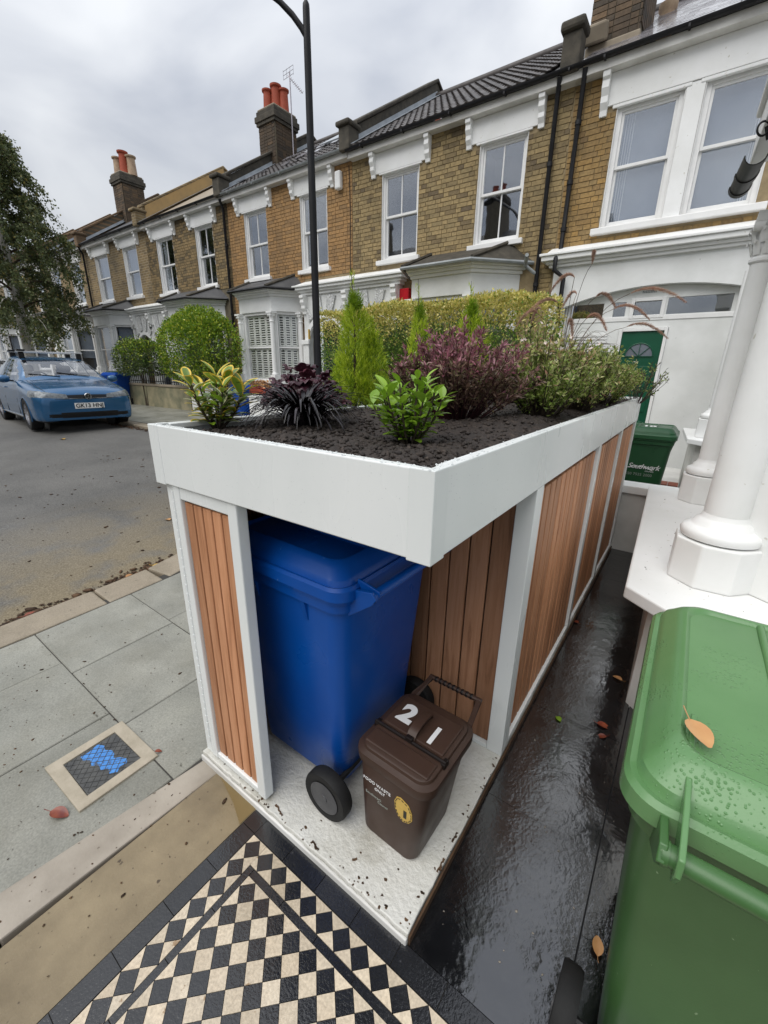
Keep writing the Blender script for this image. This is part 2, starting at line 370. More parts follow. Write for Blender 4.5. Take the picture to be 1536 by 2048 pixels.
def asphalt():
    m, t, b, o = newmat('asphalt'); g = N(t, 'ShaderNodeNewGeometry'); p = g.outputs['Position']
    n1 = noise(t, p, .55, 6, .6); n2 = noise(t, p, 90, 3); n3 = noise(t, p, 2.3, 5)
    c = ramp(t, n1.outputs['Fac'], [(.35,(.088,.086,.082)),(.62,(.135,.131,.123))])
    d = ramp(t, n2.outputs['Fac'], [(.3,(.55,.55,.55)),(.7,(1.4,1.4,1.38))])
    col = mixc(t, 1.0, c.outputs[0], d.outputs[0], 'MULTIPLY')
    # silt washed up against the near kerb
    sx = N(t, 'ShaderNodeSeparateXYZ'); lk(t, p, sx.inputs[0])
    mr = N(t, 'ShaderNodeMapRange'); lk(t, sx.outputs[0], mr.inputs[0]); mr.inputs[1].default_value = -5.4; mr.inputs[2].default_value = -3.1
    my = N(t, 'ShaderNodeMapRange'); lk(t, sx.outputs[1], my.inputs[0]); my.inputs[1].default_value = 4.0; my.inputs[2].default_value = 1.2
    ml = N(t, 'ShaderNodeMath', operation='MULTIPLY'); lk(t, mr.outputs[0], ml.inputs[0]); lk(t, my.outputs[0], ml.inputs[1])
    ml2 = N(t, 'ShaderNodeMath', operation='MULTIPLY'); lk(t, ml.outputs[0], ml2.inputs[0]); r3 = ramp(t, n3.outputs['Fac'], [(.30,(0,0,0)),(.52,(1,1,1))]); lk(t, r3.outputs[0], ml2.inputs[1])
    silt = ramp(t, n2.outputs['Fac'], [(.3,(.12,.095,.055)),(.7,(.26,.215,.14))])
    lk(t, mixc(t, ml2.outputs[0], col, silt.outputs[0]), b.inputs['Base Color'])
    rr = N(t, 'ShaderNodeMapRange'); lk(t, n3.outputs['Fac'], rr.inputs[0]); rr.inputs[3].default_value = .5; rr.inputs[4].default_value = .8; lk(t, rr.outputs[0], b.inputs['Roughness']); b.inputs['Specular IOR Level'].default_value = .3
    bump(t, b, n2.outputs['Fac'], .5, .006)
asphalt()
def slabmat(name, a, b_, rough, spk):
    m, t, b, o = newmat(name); v = coords(t); g = N(t, 'ShaderNodeNewGeometry')
    n = noise(t, v, 2.2, 6, .6); rp = ramp(t, n.outputs['Fac'], [(.3,a),(.7,b_)])
    r = rnd(t); mm = N(t, 'ShaderNodeMapRange'); lk(t, r, mm.inputs[0]); mm.inputs[3].default_value = .86; mm.inputs[4].default_value = 1.1
    vm = N(t, 'ShaderNodeVectorMath', operation='SCALE'); lk(t, rp.outputs[0], vm.inputs[0]); lk(t, mm.outputs[0], vm.inputs['Scale'])
    gw_ = noise(t, g.outputs['Position'], 1.7, 5, .62); gs_ = ramp(t, gw_.outputs['Fac'], [(.32,(.74,.73,.69)),(.55,(1,1,1)),(.72,(1.12,1.12,1.10))])
    n2 = noise(t, v, 34, 3); s = ramp(t, n2.outputs['Fac'], [(.69,(0,0,0)),(.74,(1,1,1))])
    n4 = noise(t, v, 130, 2); g4 = ramp(t, n4.outputs['Fac'], [(.3,(.82,.82,.82)),(.7,(1.14,1.14,1.14))])
    c = mixc(t, 1.0, mixc(t, 1.0, mixc(t, s.outputs[0], vm.outputs[0], spk), g4.outputs[0], 'MULTIPLY'), gs_.outputs[0], 'MULTIPLY')
    lk(t, c, b.inputs['Base Color'])
    rr = N(t, 'ShaderNodeMapRange'); lk(t, n.outputs['Fac'], rr.inputs[0]); rr.inputs[1].default_value = .3; rr.inputs[2].default_value = .7; rr.inputs[3].default_value = rough-.12; rr.inputs[4].default_value = rough+.14; lk(t, rr.outputs[0], b.inputs['Roughness']); b.inputs['Specular IOR Level'].default_value = .4
    bump(t, b, n4.outputs['Fac'], .3, .003)
slabmat('paving', (.20,.20,.172), (.30,.295,.255), .42, (.10,.095,.075))
slabmat('kerb_stone', (.33,.28,.21), (.25,.21,.155), .55, (.10,.085,.06))
slabmat('tile_cream', (.66,.575,.45), (.54,.445,.325), .2, (.32,.22,.13))
slabmat('tile_black', (.014,.0145,.017), (.022,.023,.026), .16, (.045,.045,.05)); M['tile_black'].node_tree.nodes['Principled BSDF'].inputs['IOR'].default_value = 1.75
def wetblack():
    m, t, b, o = newmat('wet_black'); v = coords(t, obrand=False)
    n1 = noise(t, v, 2.0, 5, .6); n2 = noise(t, v, 75, 3, .6); n3 = noise(t, v, 9, 4)
    lk(t, ramp(t, n3.outputs['Fac'], [(.3,(.004,.0042,.005)),(.7,(.010,.0105,.012))]).outputs[0], b.inputs['Base Color'])
    r = ramp(t, n1.outputs['Fac'], [(.38,(.05,)*3),(.62,(.19,)*3)]); lk(t, r.outputs[0], b.inputs['Roughness']); b.inputs['IOR'].default_value = 2.1
    ad = N(t, 'ShaderNodeMath', operation='MULTIPLY_ADD'); lk(t, n2.outputs['Fac'], ad.inputs[0]); ad.inputs[1].default_value = .6; lk(t, n3.outputs['Fac'], ad.inputs[2])
    mk = ramp(t, n1.outputs['Fac'], [(.40,(.12,)*3),(.58,(1,)*3)]); mm = N(t, 'ShaderNodeMath', operation='MULTIPLY'); lk(t, ad.outputs[0], mm.inputs[0]); lk(t, mk.outputs[0], mm.inputs[1]); bump(t, b, mm.outputs[0], .42, .005)
wetblack()
def peel():
    """thick white floor paint, scuffed and dirty"""
    m, t, b, o = newmat('floor_paint'); v = coords(t, obrand=False)
    n1 = noise(t, v, 3.5, 6, .65); n2 = noise(t, v, 70, 4); n3 = noise(t, v, 22, 4, .7)
    c = ramp(t, n1.outputs['Fac'], [(.3,(.66,.655,.62)),(.55,(.56,.55,.50)),(.72,(.36,.34,.28))])
    s = ramp(t, n3.outputs['Fac'], [(.70,(0,0,0)),(.75,(1,1,1))])
    lk(t, mixc(t, s.outputs[0], c.outputs[0], (.36,.30,.22)), b.inputs['Base Color']); b.inputs['Roughness'].default_value = .38
    ad = N(t, 'ShaderNodeMath', operation='ADD'); lk(t, n2.outputs['Fac'], ad.inputs[0]); lk(t, n3.outputs['Fac'], ad.inputs[1]); bump(t, b, ad.outputs[0], .6, .008)
peel()
def wetgreen():
    m, t, b, o = newmat('bin_green'); v = coords(t, obrand=False)
    n1 = noise(t, v, 4, 4); c = ramp(t, n1.outputs['Fac'], [(.3,(.115,.245,.095)),(.7,(.09,.205,.075))])
    lk(t, c.outputs[0], b.inputs['Base Color'])
    vo = N(t, 'ShaderNodeTexVoronoi'); vo.inputs['Scale'].default_value = 150; lk(t, v, vo.inputs['Vector'])
    n2 = noise(t, v, 7, 3); th = N(t, 'ShaderNodeMapRange'); lk(t, n2.outputs['Fac'], th.inputs[0]); th.inputs[1].default_value = .42; th.inputs[2].default_value = .62; th.inputs[3].default_value = 0; th.inputs[4].default_value = .42
    sb = N(t, 'ShaderNodeMath', operation='SUBTRACT', use_clamp=True); lk(t, th.outputs[0], sb.inputs[0]); lk(t, vo.outputs['Distance'], sb.inputs[1])
    n3 = noise(t, v, 160, 2)
    ad = N(t, 'ShaderNodeMath', operation='MULTIPLY_ADD'); lk(t, n3.outputs['Fac'], ad.inputs[0]); ad.inputs[1].default_value = .05; lk(t, sb.outputs[0], ad.inputs[2])
    bump(t, b, ad.outputs[0], .7, .006); b.inputs['Roughness'].default_value = .26
    m2, t2, b2, o2 = newmat('bin_green_body'); v = coords(t2, obrand=False); n1 = noise(t2, v, 3, 5); n5 = noise(t2, v, 60, 2)
    c = ramp(t2, n1.outputs['Fac'], [(.3,(.052,.135,.040)),(.7,(.036,.098,.026))]); s = ramp(t2, n5.outputs['Fac'], [(.74,(0,0,0)),(.77,(1,1,1))])
    lk(t2, mixc(t2, s.outputs[0], c.outputs[0], (.22,.32,.18)), b2.inputs['Base Color']); b2.inputs['Roughness'].default_value = .36
    n3 = noise(t2, v, 200, 2); bump(t2, b2, n3.outputs['Fac'], .08, .002)
wetgreen()
def soilmat():
    m, t, b, o = newmat('soil'); v = coords(t); n = noise(t, v, 40, 5, .7); c = ramp(t, n.outputs['Fac'], [(.3,(.009,.006,.005)),(.6,(.032,.022,.016)),(.75,(.085,.060,.044))])
    lk(t, c.outputs[0], b.inputs['Base Color']); b.inputs['Roughness'].default_value = .75; n2 = noise(t, v, 120, 4); bump(t, b, n2.outputs['Fac'], .8, .006)
soilmat()
def leafmat(name, stops, rough=.4, trans=.25, edge=None):
    m, t, b, o = newmat(name); r = rnd(t); rp = ramp(t, r, stops); c = rp.outputs[0]
    g = N(t, 'ShaderNodeNewGeometry'); n = noise(t, g.outputs['Position'], 5, 3); f = ramp(t, n.outputs['Fac'], [(.3,(.78,.8,.78)),(.7,(1.18,1.15,1.1))])
    c = mixc(t, 1.0, c, f.outputs[0], 'MULTIPLY')
    if edge:
        at = N(t, 'ShaderNodeAttribute'); at.attribute_name = 'rim'; n2 = noise(t, coords(t), 30, 2)
        a = N(t, 'ShaderNodeMath', operation='MULTIPLY_ADD'); lk(t, n2.outputs['Fac'], a.inputs[0]); a.inputs[1].default_value = .5; lk(t, at.outputs['Fac'], a.inputs[2])
        rr = ramp(t, a.outputs[0], [(edge[1],(0,0,0)),(edge[1]+.12,(1,1,1))]); c = mixc(t, rr.outputs[0], c, edge[0])
    lk(t, c, b.inputs['Base Color']); b.inputs['Roughness'].default_value = rough; b.inputs['Specular IOR Level'].default_value = .4
    if trans:
        tl = N(t, 'ShaderNodeBsdfTranslucent'); lk(t, c, tl.inputs[0]); ms = N(t, 'ShaderNodeMixShader'); ms.inputs[0].default_value = trans
        lk(t, b.outputs[0], ms.inputs[1]); lk(t, tl.outputs[0], ms.inputs[2]); lk(t, ms.outputs[0], o.inputs[0])
leafmat('lf_euo_yellow', [(0,(.15,.25,.035)),(.5,(.22,.33,.04)),(1,(.12,.20,.04))], .28, .2, ((.75,.52,.06), .86))
leafmat('lf_euo_green', [(0,(.19,.34,.028)),(.5,(.27,.44,.04)),(1,(.14,.25,.025))], .24, .22, ((.46,.50,.13), 1.08))
leafmat('lf_euo_cream', [(0,(.10,.17,.05)),(1,(.15,.22,.07))], .28, .2, ((.60,.60,.36), .84))
leafmat('lf_mondo', [(0,(.006,.005,.006)),(.6,(.011,.009,.011)),(1,(.022,.016,.02))], .24, 0)
leafmat('lf_heuchera', [(0,(.035,.010,.018)),(.6,(.060,.016,.028)),(1,(.10,.03,.045))], .3, .1)
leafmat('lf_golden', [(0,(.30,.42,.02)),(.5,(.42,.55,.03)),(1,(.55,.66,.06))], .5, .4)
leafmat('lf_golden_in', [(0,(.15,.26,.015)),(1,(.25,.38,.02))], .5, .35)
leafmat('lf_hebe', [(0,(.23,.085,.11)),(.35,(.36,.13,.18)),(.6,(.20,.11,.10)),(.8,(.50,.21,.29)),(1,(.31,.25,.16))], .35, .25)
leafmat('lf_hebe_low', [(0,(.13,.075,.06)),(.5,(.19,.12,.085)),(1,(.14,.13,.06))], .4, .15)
leafmat('lf_abelia', [(0,(.21,.27,.07)),(.4,(.34,.38,.11)),(.7,(.56,.55,.28)),(.9,(.50,.36,.20)),(1,(.52,.27,.20))], .4, .25)
leafmat('lf_abelia_green', [(0,(.14,.22,.04)),(.5,(.24,.34,.065)),(.8,(.36,.42,.12)),(1,(.52,.53,.27))], .4, .25)
leafmat('lf_flower', [(0,(.80,.76,.74)),(1,(.82,.66,.64))], .5, .3)
leafmat('lf_grey', [(0,(.07,.085,.05)),(1,(.13,.14,.08))], .4, .2)
leafmat('lf_plume', [(0,(.50,.36,.25)),(.5,(.56,.38,.30)),(1,(.42,.22,.20))], .8, .4)
leafmat('lf_pennblade', [(0,(.10,.07,.05)),(.5,(.17,.11,.065)),(1,(.06,.035,.04))], .5, .2)
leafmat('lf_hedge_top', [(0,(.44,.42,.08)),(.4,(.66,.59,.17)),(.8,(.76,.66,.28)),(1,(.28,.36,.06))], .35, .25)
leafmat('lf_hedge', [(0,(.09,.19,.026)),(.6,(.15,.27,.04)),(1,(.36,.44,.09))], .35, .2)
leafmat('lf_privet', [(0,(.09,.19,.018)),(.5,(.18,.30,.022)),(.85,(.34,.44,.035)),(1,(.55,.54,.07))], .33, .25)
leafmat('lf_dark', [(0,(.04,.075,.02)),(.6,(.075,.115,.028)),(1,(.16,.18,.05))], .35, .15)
leafmat('lf_birch', [(0,(.06,.085,.035)),(.5,(.10,.13,.05)),(.9,(.16,.18,.07)),(1,(.30,.24,.07))], .5, .35)
leafmat('lf_cedar', [(0,(.018,.030,.020)),(1,(.045,.055,.035))], .6, .1)
# ================================================================== ground, road, pavement
g = MB().box(-220, 220, -220, 220, -.6, -.45); tag(g.build('ground', 'garden_ground'), kind='structure')
def hf(name, xs, ys, m, off, kind='structure'):
    P = [[(x, y, gz(x, y)+off) for y in ys] for x in xs]; o = MB().grid(P[::-1]).build(name, m, smooth=60)
    return tag(o, kind=kind)
xs = list(np.linspace(-120, -24, 25))+list(np.linspace(-22, -2.85, 60)); ys = list(np.linspace(-60, -6, 14))+list(np.linspace(-5, 6.4, 40))
hf('road', xs, ys, 'asphalt', -.055)
# pavement bedding
KX, AC, AR = -3.0, (-6.0, .7), 3.0
b = MB()
b.grid([[(x, y, gz(x, y)-.005) for y in np.linspace(-25, .7, 60)] for x in (-1.02, -1.6, -2.2, -2.8)])
b.grid([[(x, y, gz(x, y)-.005) for y in (3.85, 4.6, 5.4, 6.4)] for x in np.linspace(-6, -70, 60)])
fan = []
for i in range(19):
    a = i/18*PI/2; ca, sa = math.cos(a), math.sin(a); rmax = min((5.0-.02)/max(ca, 1e-6), 5.7/max(sa, 1e-6))
    fan.append([(AC[0]+ca*r, AC[1]+sa*r, gz(AC[0]+ca*r, AC[1]+sa*r)-.005) for r in np.linspace(3.2, rmax, 8)])
b.grid(fan[::-1])
pavement = tag(b.build('pavement', 'grout', smooth=60), kind='structure')
def slab(x0, x1, y0, y1, m='paving', name='paving_slab', parent=None, top=0., th=.05, gap=.0016, zf=gz):
    x0 += gap; x1 -= gap; y0 += gap; y1 -= gap; dz = random.uniform(-.0015, .0025)
    xy = [(x0,y0),(x1,y0),(x1,y1),(x0,y1)]; v = [(x,y,zf(x,y)+top-th) for x,y in xy]+[(x,y,zf(x,y)+top+dz) for x,y in xy]
    return MB().add(v, [(0,3,2,1),(4,5,6,7),(0,1,5,4),(1,2,6,5),(2,3,7,6),(3,0,4,7)]).build(name, m, parent, bevel=.004, seg=1)
courses = [(-1.95,-1.35),(-1.35,-.74),(-.74,-.135),(-.135,.445),(.445,1.05),(1.05,1.65),(1.65,2.25),(2.25,2.85),(2.85,3.45),(3.45,4.05)]
cuts = {2:(-2.72,-2.28,-1.67,-1.085), 3:(-2.72,-2.14,-1.54,-1.075), 1:(-2.72,-2.05,-1.5,-1.1), 4:(-2.72,-2.19,-1.62,-1.07)}
for i, (y0, y1) in enumerate(courses):
    cx = cuts.get(i) or (-2.72, -2.1-.2*(i%2), -1.5-.15*(i%2), -1.05)
    for a, c in zip(cx, cx[1:]):
        if i > 4 and math.hypot(a-AC[0], y1-AC[1]) < 3.3: continue
        slab(a, c, y0, y1, parent=pavement)
for r in range(4):
    y0 = 4.02+r*.585; x = -5.2-.3*(r%2)
    while x > -24:
        wd = random.choice((.6,.75,.9)); slab(x-wd, x, y0, y0+.585, parent=pavement); x -= wd
# kerb stones
kerb = thing('kerb', 'granite kerb stones edging the pavement along the road', 'kerb', (-3, 0, 0)); kerb['kind'] = 'structure'
path = []; y = -6.0
while y < .7: path.append((KX, y, 0)); y += .9
n = 5
for i in range(n+1): a = i/n*PI/2; path.append((AC[0]+AR*math.cos(a), AC[1]+AR*math.sin(a), a))
x = -6.9
while x > -30: path.append((x, 3.7, PI/2)); x -= .9
for (xa, ya, aa), (xb, yb, ab) in zip(path, path[1:]):
    d = Vector((xb-xa, yb-ya, 0)); L = d.length
    if L < .05: continue
    d.normalize(); nn = Vector((d.y, -d.x, 0)); g0, g1 = .006, L-.006
    P = []
    for t in (g0, g1):
        for o in (0, .272):
            q = Vector((xa, ya, 0))+d*t+nn*o; P.append(q)
    q = [P[0], P[2], P[3], P[1]]
    MB().add([(p.x,p.y,gz(p.x,p.y)-.2) for p in q]+[(p.x,p.y,gz(p.x,p.y)+.003) for p in q], [(0,1,2,3),(7,6,5,4),(4,5,1,0),(5,6,2,1),(6,7,3,2),(7,4,0,3)]).build('kerb_stone', 'kerb_stone', kerb, bevel=.014)
# utility cover in the pavement
cv = thing('utility_cover', 'rectangular utility cover with concrete surround and a blue paint mark in pavement', 'cover', (-1.4, -.28, 0))
ax = Vector((.335, .012, 0)); Mx = Matrix.Translation((-1.398, -.275, .002)) @ Matrix.Rotation(R(1.5), 4, 'Z')
def lb(bx, name, m, parent, bevel=.002):
    o = MB().box(*bx).mesh(name, m); o.transform(Mx); return put(name, o, parent, bevel)
oc = [(-.166,-.155),(.163,-.152),(.166,.154),(-.163,.157)]; ic = [(-.119,-.103),(.118,-.106),(.117,.104),(-.121,.105)]; fr = MB()
fr.add([(x,y,z) for z in (-.01,.007) for x,y in oc+ic], [(8+a,8+(a+1)%4,12+(a+1)%4,12+a) for a in range(4)]+[(a,(a+1)%4,8+(a+1)%4,8+a) for a in range(4)]+[(4+a,12+a,12+(a+1)%4,4+(a+1)%4) for a in range(4)]); fr = fr.mesh('surround', 'concrete_cover'); fr.transform(Mx); put('surround', fr, cv, .003)
m_, t, bb, o_ = newmat('cover_iron'); v = coords(t, obrand=False); wv = N(t, 'ShaderNodeTexChecker'); wv.inputs['Scale'].default_value = 48; mp = N(t, 'ShaderNodeMapping'); mp.inputs['Rotation'].default_value = (0,0,R(45)); lk(t, v, mp.inputs[0]); lk(t, mp.outputs[0], wv.inputs[0])
n3 = noise(t, v, 14, 4); lk(t, ramp(t, n3.outputs['Fac'], [(.3,(.035,.036,.036)),(.7,(.085,.085,.08))]).outputs[0], bb.inputs['Base Color']); bb.inputs['Roughness'].default_value = .35; bump(t, bb, wv.outputs['Fac'], .5, .004)
m_, t, bb, o_ = newmat('spray_blue'); v = coords(t, obrand=False); n3 = noise(t, v, 60, 4); lk(t, ramp(t, n3.outputs['Fac'], [(.34,(.06,.075,.09)),(.42,(.04,.19,.52)),(.7,(.07,.27,.66))]).outputs[0], bb.inputs['Base Color']); bb.inputs['Roughness'].default_value = .45
lid = lb((-.116,.116,-.103,.103,-.004,.004), 'lid', 'cover_iron', cv)
pts = [(-.038,.098),(-.01,.092),(.026,.099),(.034,.07),(.024,.045),(.036,.02),(.030,-.005),(.018,-.02),(.034,-.045),(.040,-.07),(.030,-.088),(.008,-.080),(-.010,-.094),(-.028,-.075),(-.018,-.05),(-.034,-.03),(-.026,.0),(-.040,.02),(-.028,.05),(-.042,.075)]
me = MB().prism(pts, .0041, .0048).mesh('paint_mark', 'spray_blue'); me.transform(Mx @ Matrix.Translation((0,.012,0)) @ Matrix.Rotation(R(97), 4, 'Z') @ Matrix.Diagonal((1.15,1.1,1,1))); put('paint_mark', me, lid)
lt = MB()
for k in range(-7, 8):
    for s in (1, -1):
        a = Vector((k*.034, -.1, 0)); d = Vector((s*.2, .2, 0)); t0, t1 = 0, 1
        p0, p1 = a, a+d
        xs_ = sorted([max(-.112, min(.112, p0.x)), max(-.112, min(.112, p1.x))])
        if xs_[1]-xs_[0] < .01: continue
        q0 = Vector((xs_[0], p0.y+(xs_[0]-p0.x)/s, .0052)); q1 = Vector((xs_[1], p0.y+(xs_[1]-p0.x)/s, .0052)); lt.beam(q0, q1, .0022, .0012)
me = lt.mesh('tread_rib', 'cover_iron'); me.transform(Mx); put('tread_rib', me, lid)

# ------------------------------------------------------------------ forecourt strip, edging stones, tiled path, black paving
es = thing('edging_stones', 'pale pinkish stone edging between pavement and yellow concrete strip', 'edging', (-1.05, -.4, 0)); es['kind'] = 'structure'
def sx(y, a, b_, y0, y1): return a+(b_-a)*(y-y0)/(y1-y0)
yy = [-3.2,-2.3,-1.5,-.72,.03]
for y0, y1 in zip(yy, yy[1:]):
    o0, o1 = [sx(q, -1.145, -1.058, -.68, .02) for q in (y0+.003, y1-.003)]; i0, i1 = [sx(q, -.992, -.958, -.72, -.03) for q in (y0+.003, y1-.003)]
    MB().prism([(o0,y0+.003),(i0,y0+.003),(i1,y1-.003),(o1,y1-.003)], -.08, .001).build('edging_stone', 'stone_band', es, bevel=.006)
st = MB().prism([(-.995,-3.2),(-.70,-3.2),(-.70,-.004),(-.958,-.004)], -.1, -.001).build('concrete_strip', 'conc_strip'); tag(st, kind='structure')
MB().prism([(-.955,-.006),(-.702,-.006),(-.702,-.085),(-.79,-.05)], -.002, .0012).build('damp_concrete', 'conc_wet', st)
path_o = MB().box(-.70, 2.2, -1.40, -.004, -.12, -.006).build('tiled_path', 'grout'); tag(path_o, kind='structure')
H = .03525
def clip(poly, x0, x1, y0, y1):
    for ax_, lim, keep in ((0,x0,1),(0,x1,-1),(1,y0,1),(1,y1,-1)):
        out_ = []
        for i in range(len(poly)):
            a, b_ = poly[i], poly[(i+1)%len(poly)]; da, db = keep*(a[ax_]-lim), keep*(b_[ax_]-lim)
            if da >= 0: out_.append(a)
            if da*db < 0: t_ = da/(da-db); out_.append((a[0]+(b_[0]-a[0])*t_, a[1]+(b_[1]-a[1])*t_))
        poly = out_
        if len(poly) < 3: return []
    return poly
def area(p): return abs(sum(p[i][0]*p[(i+1)%len(p)][1]-p[(i+1)%len(p)][0]*p[i][1] for i in range(len(p))))/2
tiles = []
def lattice(X0, Y0, rects, nx, ny):
    for i in range(-1, nx):
        for j in range(-1, ny):
            if (i+j) % 2: continue
            cx, cy = X0+i*H, Y0-j*H; hh = H-.0011; d = [(cx+hh,cy),(cx,cy+hh),(cx-hh,cy),(cx,cy-hh)]
            for rc in rects:
                q = clip(d, *rc)
                if q and area(q) > 6e-5: tiles.append((q, (cx, cy), 'tile_black' if i % 2 else 'tile_cream'))
X0, Y0, XB, YB = -.628, -.077, 1.9, -1.32
lattice(X0, Y0, [(X0, X0+2*H-.001, YB, Y0), (X0+2*H, XB, Y0-2*H+.001, Y0)], 74, 38)
bo = X0+2*H; to = Y0-2*H; bi = bo+.024; ti = to-.024
lattice(bi, ti, [(bi, XB, YB, ti)], 72, 36)
def tilew(t): return seen((t[1][0], t[1][1], 0))
tiles.sort(key=lambda t: -tilew(t)*area(t[0]))
cache = {}; rest = MB()
for k, (q, c, m) in enumerate(tiles):
    if k < 300 and tilew(t := (q, c, m)) > 0:
        key = (m,)+tuple((round(x-c[0], 4), round(y-c[1], 4)) for x, y in q)
        if key not in cache: cache[key] = MB().prism([(x-c[0], y-c[1]) for x, y in q], -.008, 0).mesh('path_tile', m)
        o = put('path_tile', cache[key], path_o, bevel=0); o.location = (c[0], c[1], random.uniform(-.0006, .0004)); o.rotation_euler = (random.gauss(0,.004), random.gauss(0,.004), 0)
    else: rest.prism(q, -.008, 0, 0 if m == 'tile_black' else 1)
tag(rest.build('path_tiles', ['tile_black','tile_cream'], path_o), kind='stuff')
def bt(x0, x1, y0, y1, name): MB().box(x0+.0012, x1-.0012, y0+.0012, y1-.0012, -.008, random.uniform(-.0004,.0006)).build(name, 'tile_black', path_o)
bt(-.698, -.630, -.073, -.006, 'border_tile')
y = -.073
while y > -1.3: bt(-.698, -.630, y-.153, y, 'border_tile'); y -= .153
x = -.630
while x < 1.9: bt(x, x+.153, -.075, -.0045, 'border_tile'); x += .153
y = to
while y > -1.3: bt(bo, bi, max(y-.15, -1.32), y, 'band_tile'); y -= .15
x = bi
while x < 1.9: bt(x, x+.15, ti, to, 'band_tile'); x += .15
yard = MB().box(-.2, 3.2, -.004, 3.9, -.12, -.012).build('yard', 'black_plastic'); tag(yard, kind='structure')
for i in range(7):
    y0 = i*.6-.0045
    if y0 < 3.7: MB().box(.004, .412, y0+.0008, min(y0+.6054 if False else y0+.5992, 3.74), -.05, 0).build('paving_slab', 'wet_black', yard)
for i in range(7):
    y0 = -.27+i*.6
    MB().box(.417, .66, max(y0+.0008, -.0037), min(y0+.5992, 3.74), -.05, 0).build('paving_slab', 'wet_black', yard)

# ================================================================== bin store
WS, LS, HS, ZF = 1.095, 3.708, 1.45, 1.253
base = MB()
ef = []
nx = 60
for i in range(nx+1):
    x = -1.072+i/nx*1.068; ef.append((x, -.002+random.uniform(-.0018,.0022)))
for i in range(1, 70): ef.append((-.006+random.uniform(-.0022,.0022), i/70*3.72))
ef += [(-.004, 3.73), (-1.072, 3.73)]
base.prism(ef, -.02, .040)
bs = tag(base.build('concrete_base', 'floor_paint', bevel=.004), 'white painted concrete slab under the bin store, scuffed and flaking', 'slab')
MB().prism([(x, y-.0) for x, y in ef[:61]]+[(ef[60][0], -.012), (ef[0][0], -.012)], -.02, .026).build('front_kerb', 'white_old', bs, bevel=.004)
MB().box(-.0035,.0035,.0,3.72,-.02,.031).build('edge_board', 'mulch_debris', bs)
chips = MB()
for k in range(90):
    if random.random() < .45: x, y = random.uniform(-.95, -.01), random.uniform(.0, .03)
    elif random.random() < .5: x, y = random.uniform(-.03, -.006), random.uniform(.02, .75)
    else: x, y = random.uniform(-.66, -.02), random.uniform(.02, .3)
    s = random.uniform(.0015, .006); a0 = random.uniform(0, 6)
    chips.prism([(x+s*random.uniform(.4,1.6)*math.cos(a0+i*PI/3), y+s*random.uniform(.4,1.2)*math.sin(a0+i*PI/3)) for i in range(6)], .039, .0412)
for (x, y, L, a) in ((-.60,.02,.055,-.3),(-.40,.012,.04,-.25),(-.26,.06,.018,.9),(-.015,.33,.04,1.5),(-.012,.22,.05,1.6)):
    n_ = 9; pp = [(x+math.cos(a)*L*(i/n_-.5)-math.sin(a)*random.uniform(.002,.006), y+math.sin(a)*L*(i/n_-.5)+math.cos(a)*random.uniform(.002,.006)) for i in range(n_+1)]
    qq = [(px+math.sin(a)*random.uniform(.004,.009), py-math.cos(a)*random.uniform(.004,.009)) for px, py in pp[::-1]]
    chips.prism(pp+qq, .039, .0425)
tag(chips.build('paint_chips', 'mulch_debris', bs), kind='stuff')

S = thing('bin_store', 'white framed bin store with vertical cedar slats and a planted green roof', 'bin store', (-.55, 1.85, .04))
FT = .022
def fas(name, bx): return MB().box(*bx).build(name, 'white_coat', S, bevel=.003)
fas('front_fascia', (-WS+.052, -.058, .002, FT, ZF, HS)); fas('left_fascia', (-WS+.002, -WS+FT, .055, LS-.05, ZF, HS))
fas('right_fascia', (-FT, -.002, .058, 2.110, ZF, HS)); fas('right_fascia', (-FT, -.002, 2.113, LS-.05, ZF, HS)); fas('rear_fascia', (-WS+.052, -.052, LS-FT, LS-.002, ZF, HS))
for cx, sgx in ((-WS, 1), (0, -1)):
    for cy, sgy in ((0, 1), (LS, -1)):
        L_ = .060; t_ = .004
        pts = [(0,0),(L_,0),(L_,FT),(FT,FT),(FT,L_),(0,L_)]
        pts = [(cx+sgx*px, cy+sgy*py) for px, py in pts]
        if sgx*sgy < 0: pts = pts[::-1]
        MB().prism(pts, ZF-.004, HS+.001).build('corner_trim', 'white_coat', S, bevel=.0025)
MB().box(-WS+FT+.001, -FT-.001, FT+.001, LS-FT-.001, 1.2545, 1.275).build('roof_deck', 'room_dark', S)
# inner return of the rim
for nm, bx in (('rim', (-WS+.06, -.06, FT-.001, .034, HS-.02, HS-.001)), ('rim', (-.034, -FT+.001, .06, LS-.06, HS-.02, HS-.001)), ('rim', (-WS+FT-.001, -WS+.034, .06, LS-.06, HS-.02, HS-.001)), ('rim', (-WS+.06, -.06, LS-.034, LS-FT+.001, HS-.02, HS-.001))): MB().box(*bx).build(nm, 'white_coat', S, bevel=.003)
def part(name, m, bx, parent=S, bevel=.003): return MB().box(*bx).build(name, m, parent, bevel=bevel)
ZT = 1.252
part('post', 'white_coat', (-1.066,-1.022,.018,.075,.04,ZT)); 
part('post', 'white_coat', (-.072,-.004,.752,.835,.04,ZT)); part('post', 'white_coat', (-.052,-.004,1.925,1.99,.07,ZT)); part('post', 'white_coat', (-.052,-.004,2.80,2.865,.07,ZT)); part('post', 'white_coat', (-.052,-.004,3.64,3.70,.04,ZT))
part('post', 'white_coat', (-1.085,-1.04,3.64,3.70,.04,ZT)); part('post', 'white_coat', (-1.085,-1.04,1.9,1.96,.07,ZT))
part('bottom_rail', 'white_coat', (-.050,-.006,.836,3.638,.041,.068)); part('top_rail', 'white_coat', (-.05,-.008,.836,3.638,ZT+.0005,1.2535)); part('bottom_rail', 'white_coat', (-1.08,-1.045,.08,3.638,.041,.068))
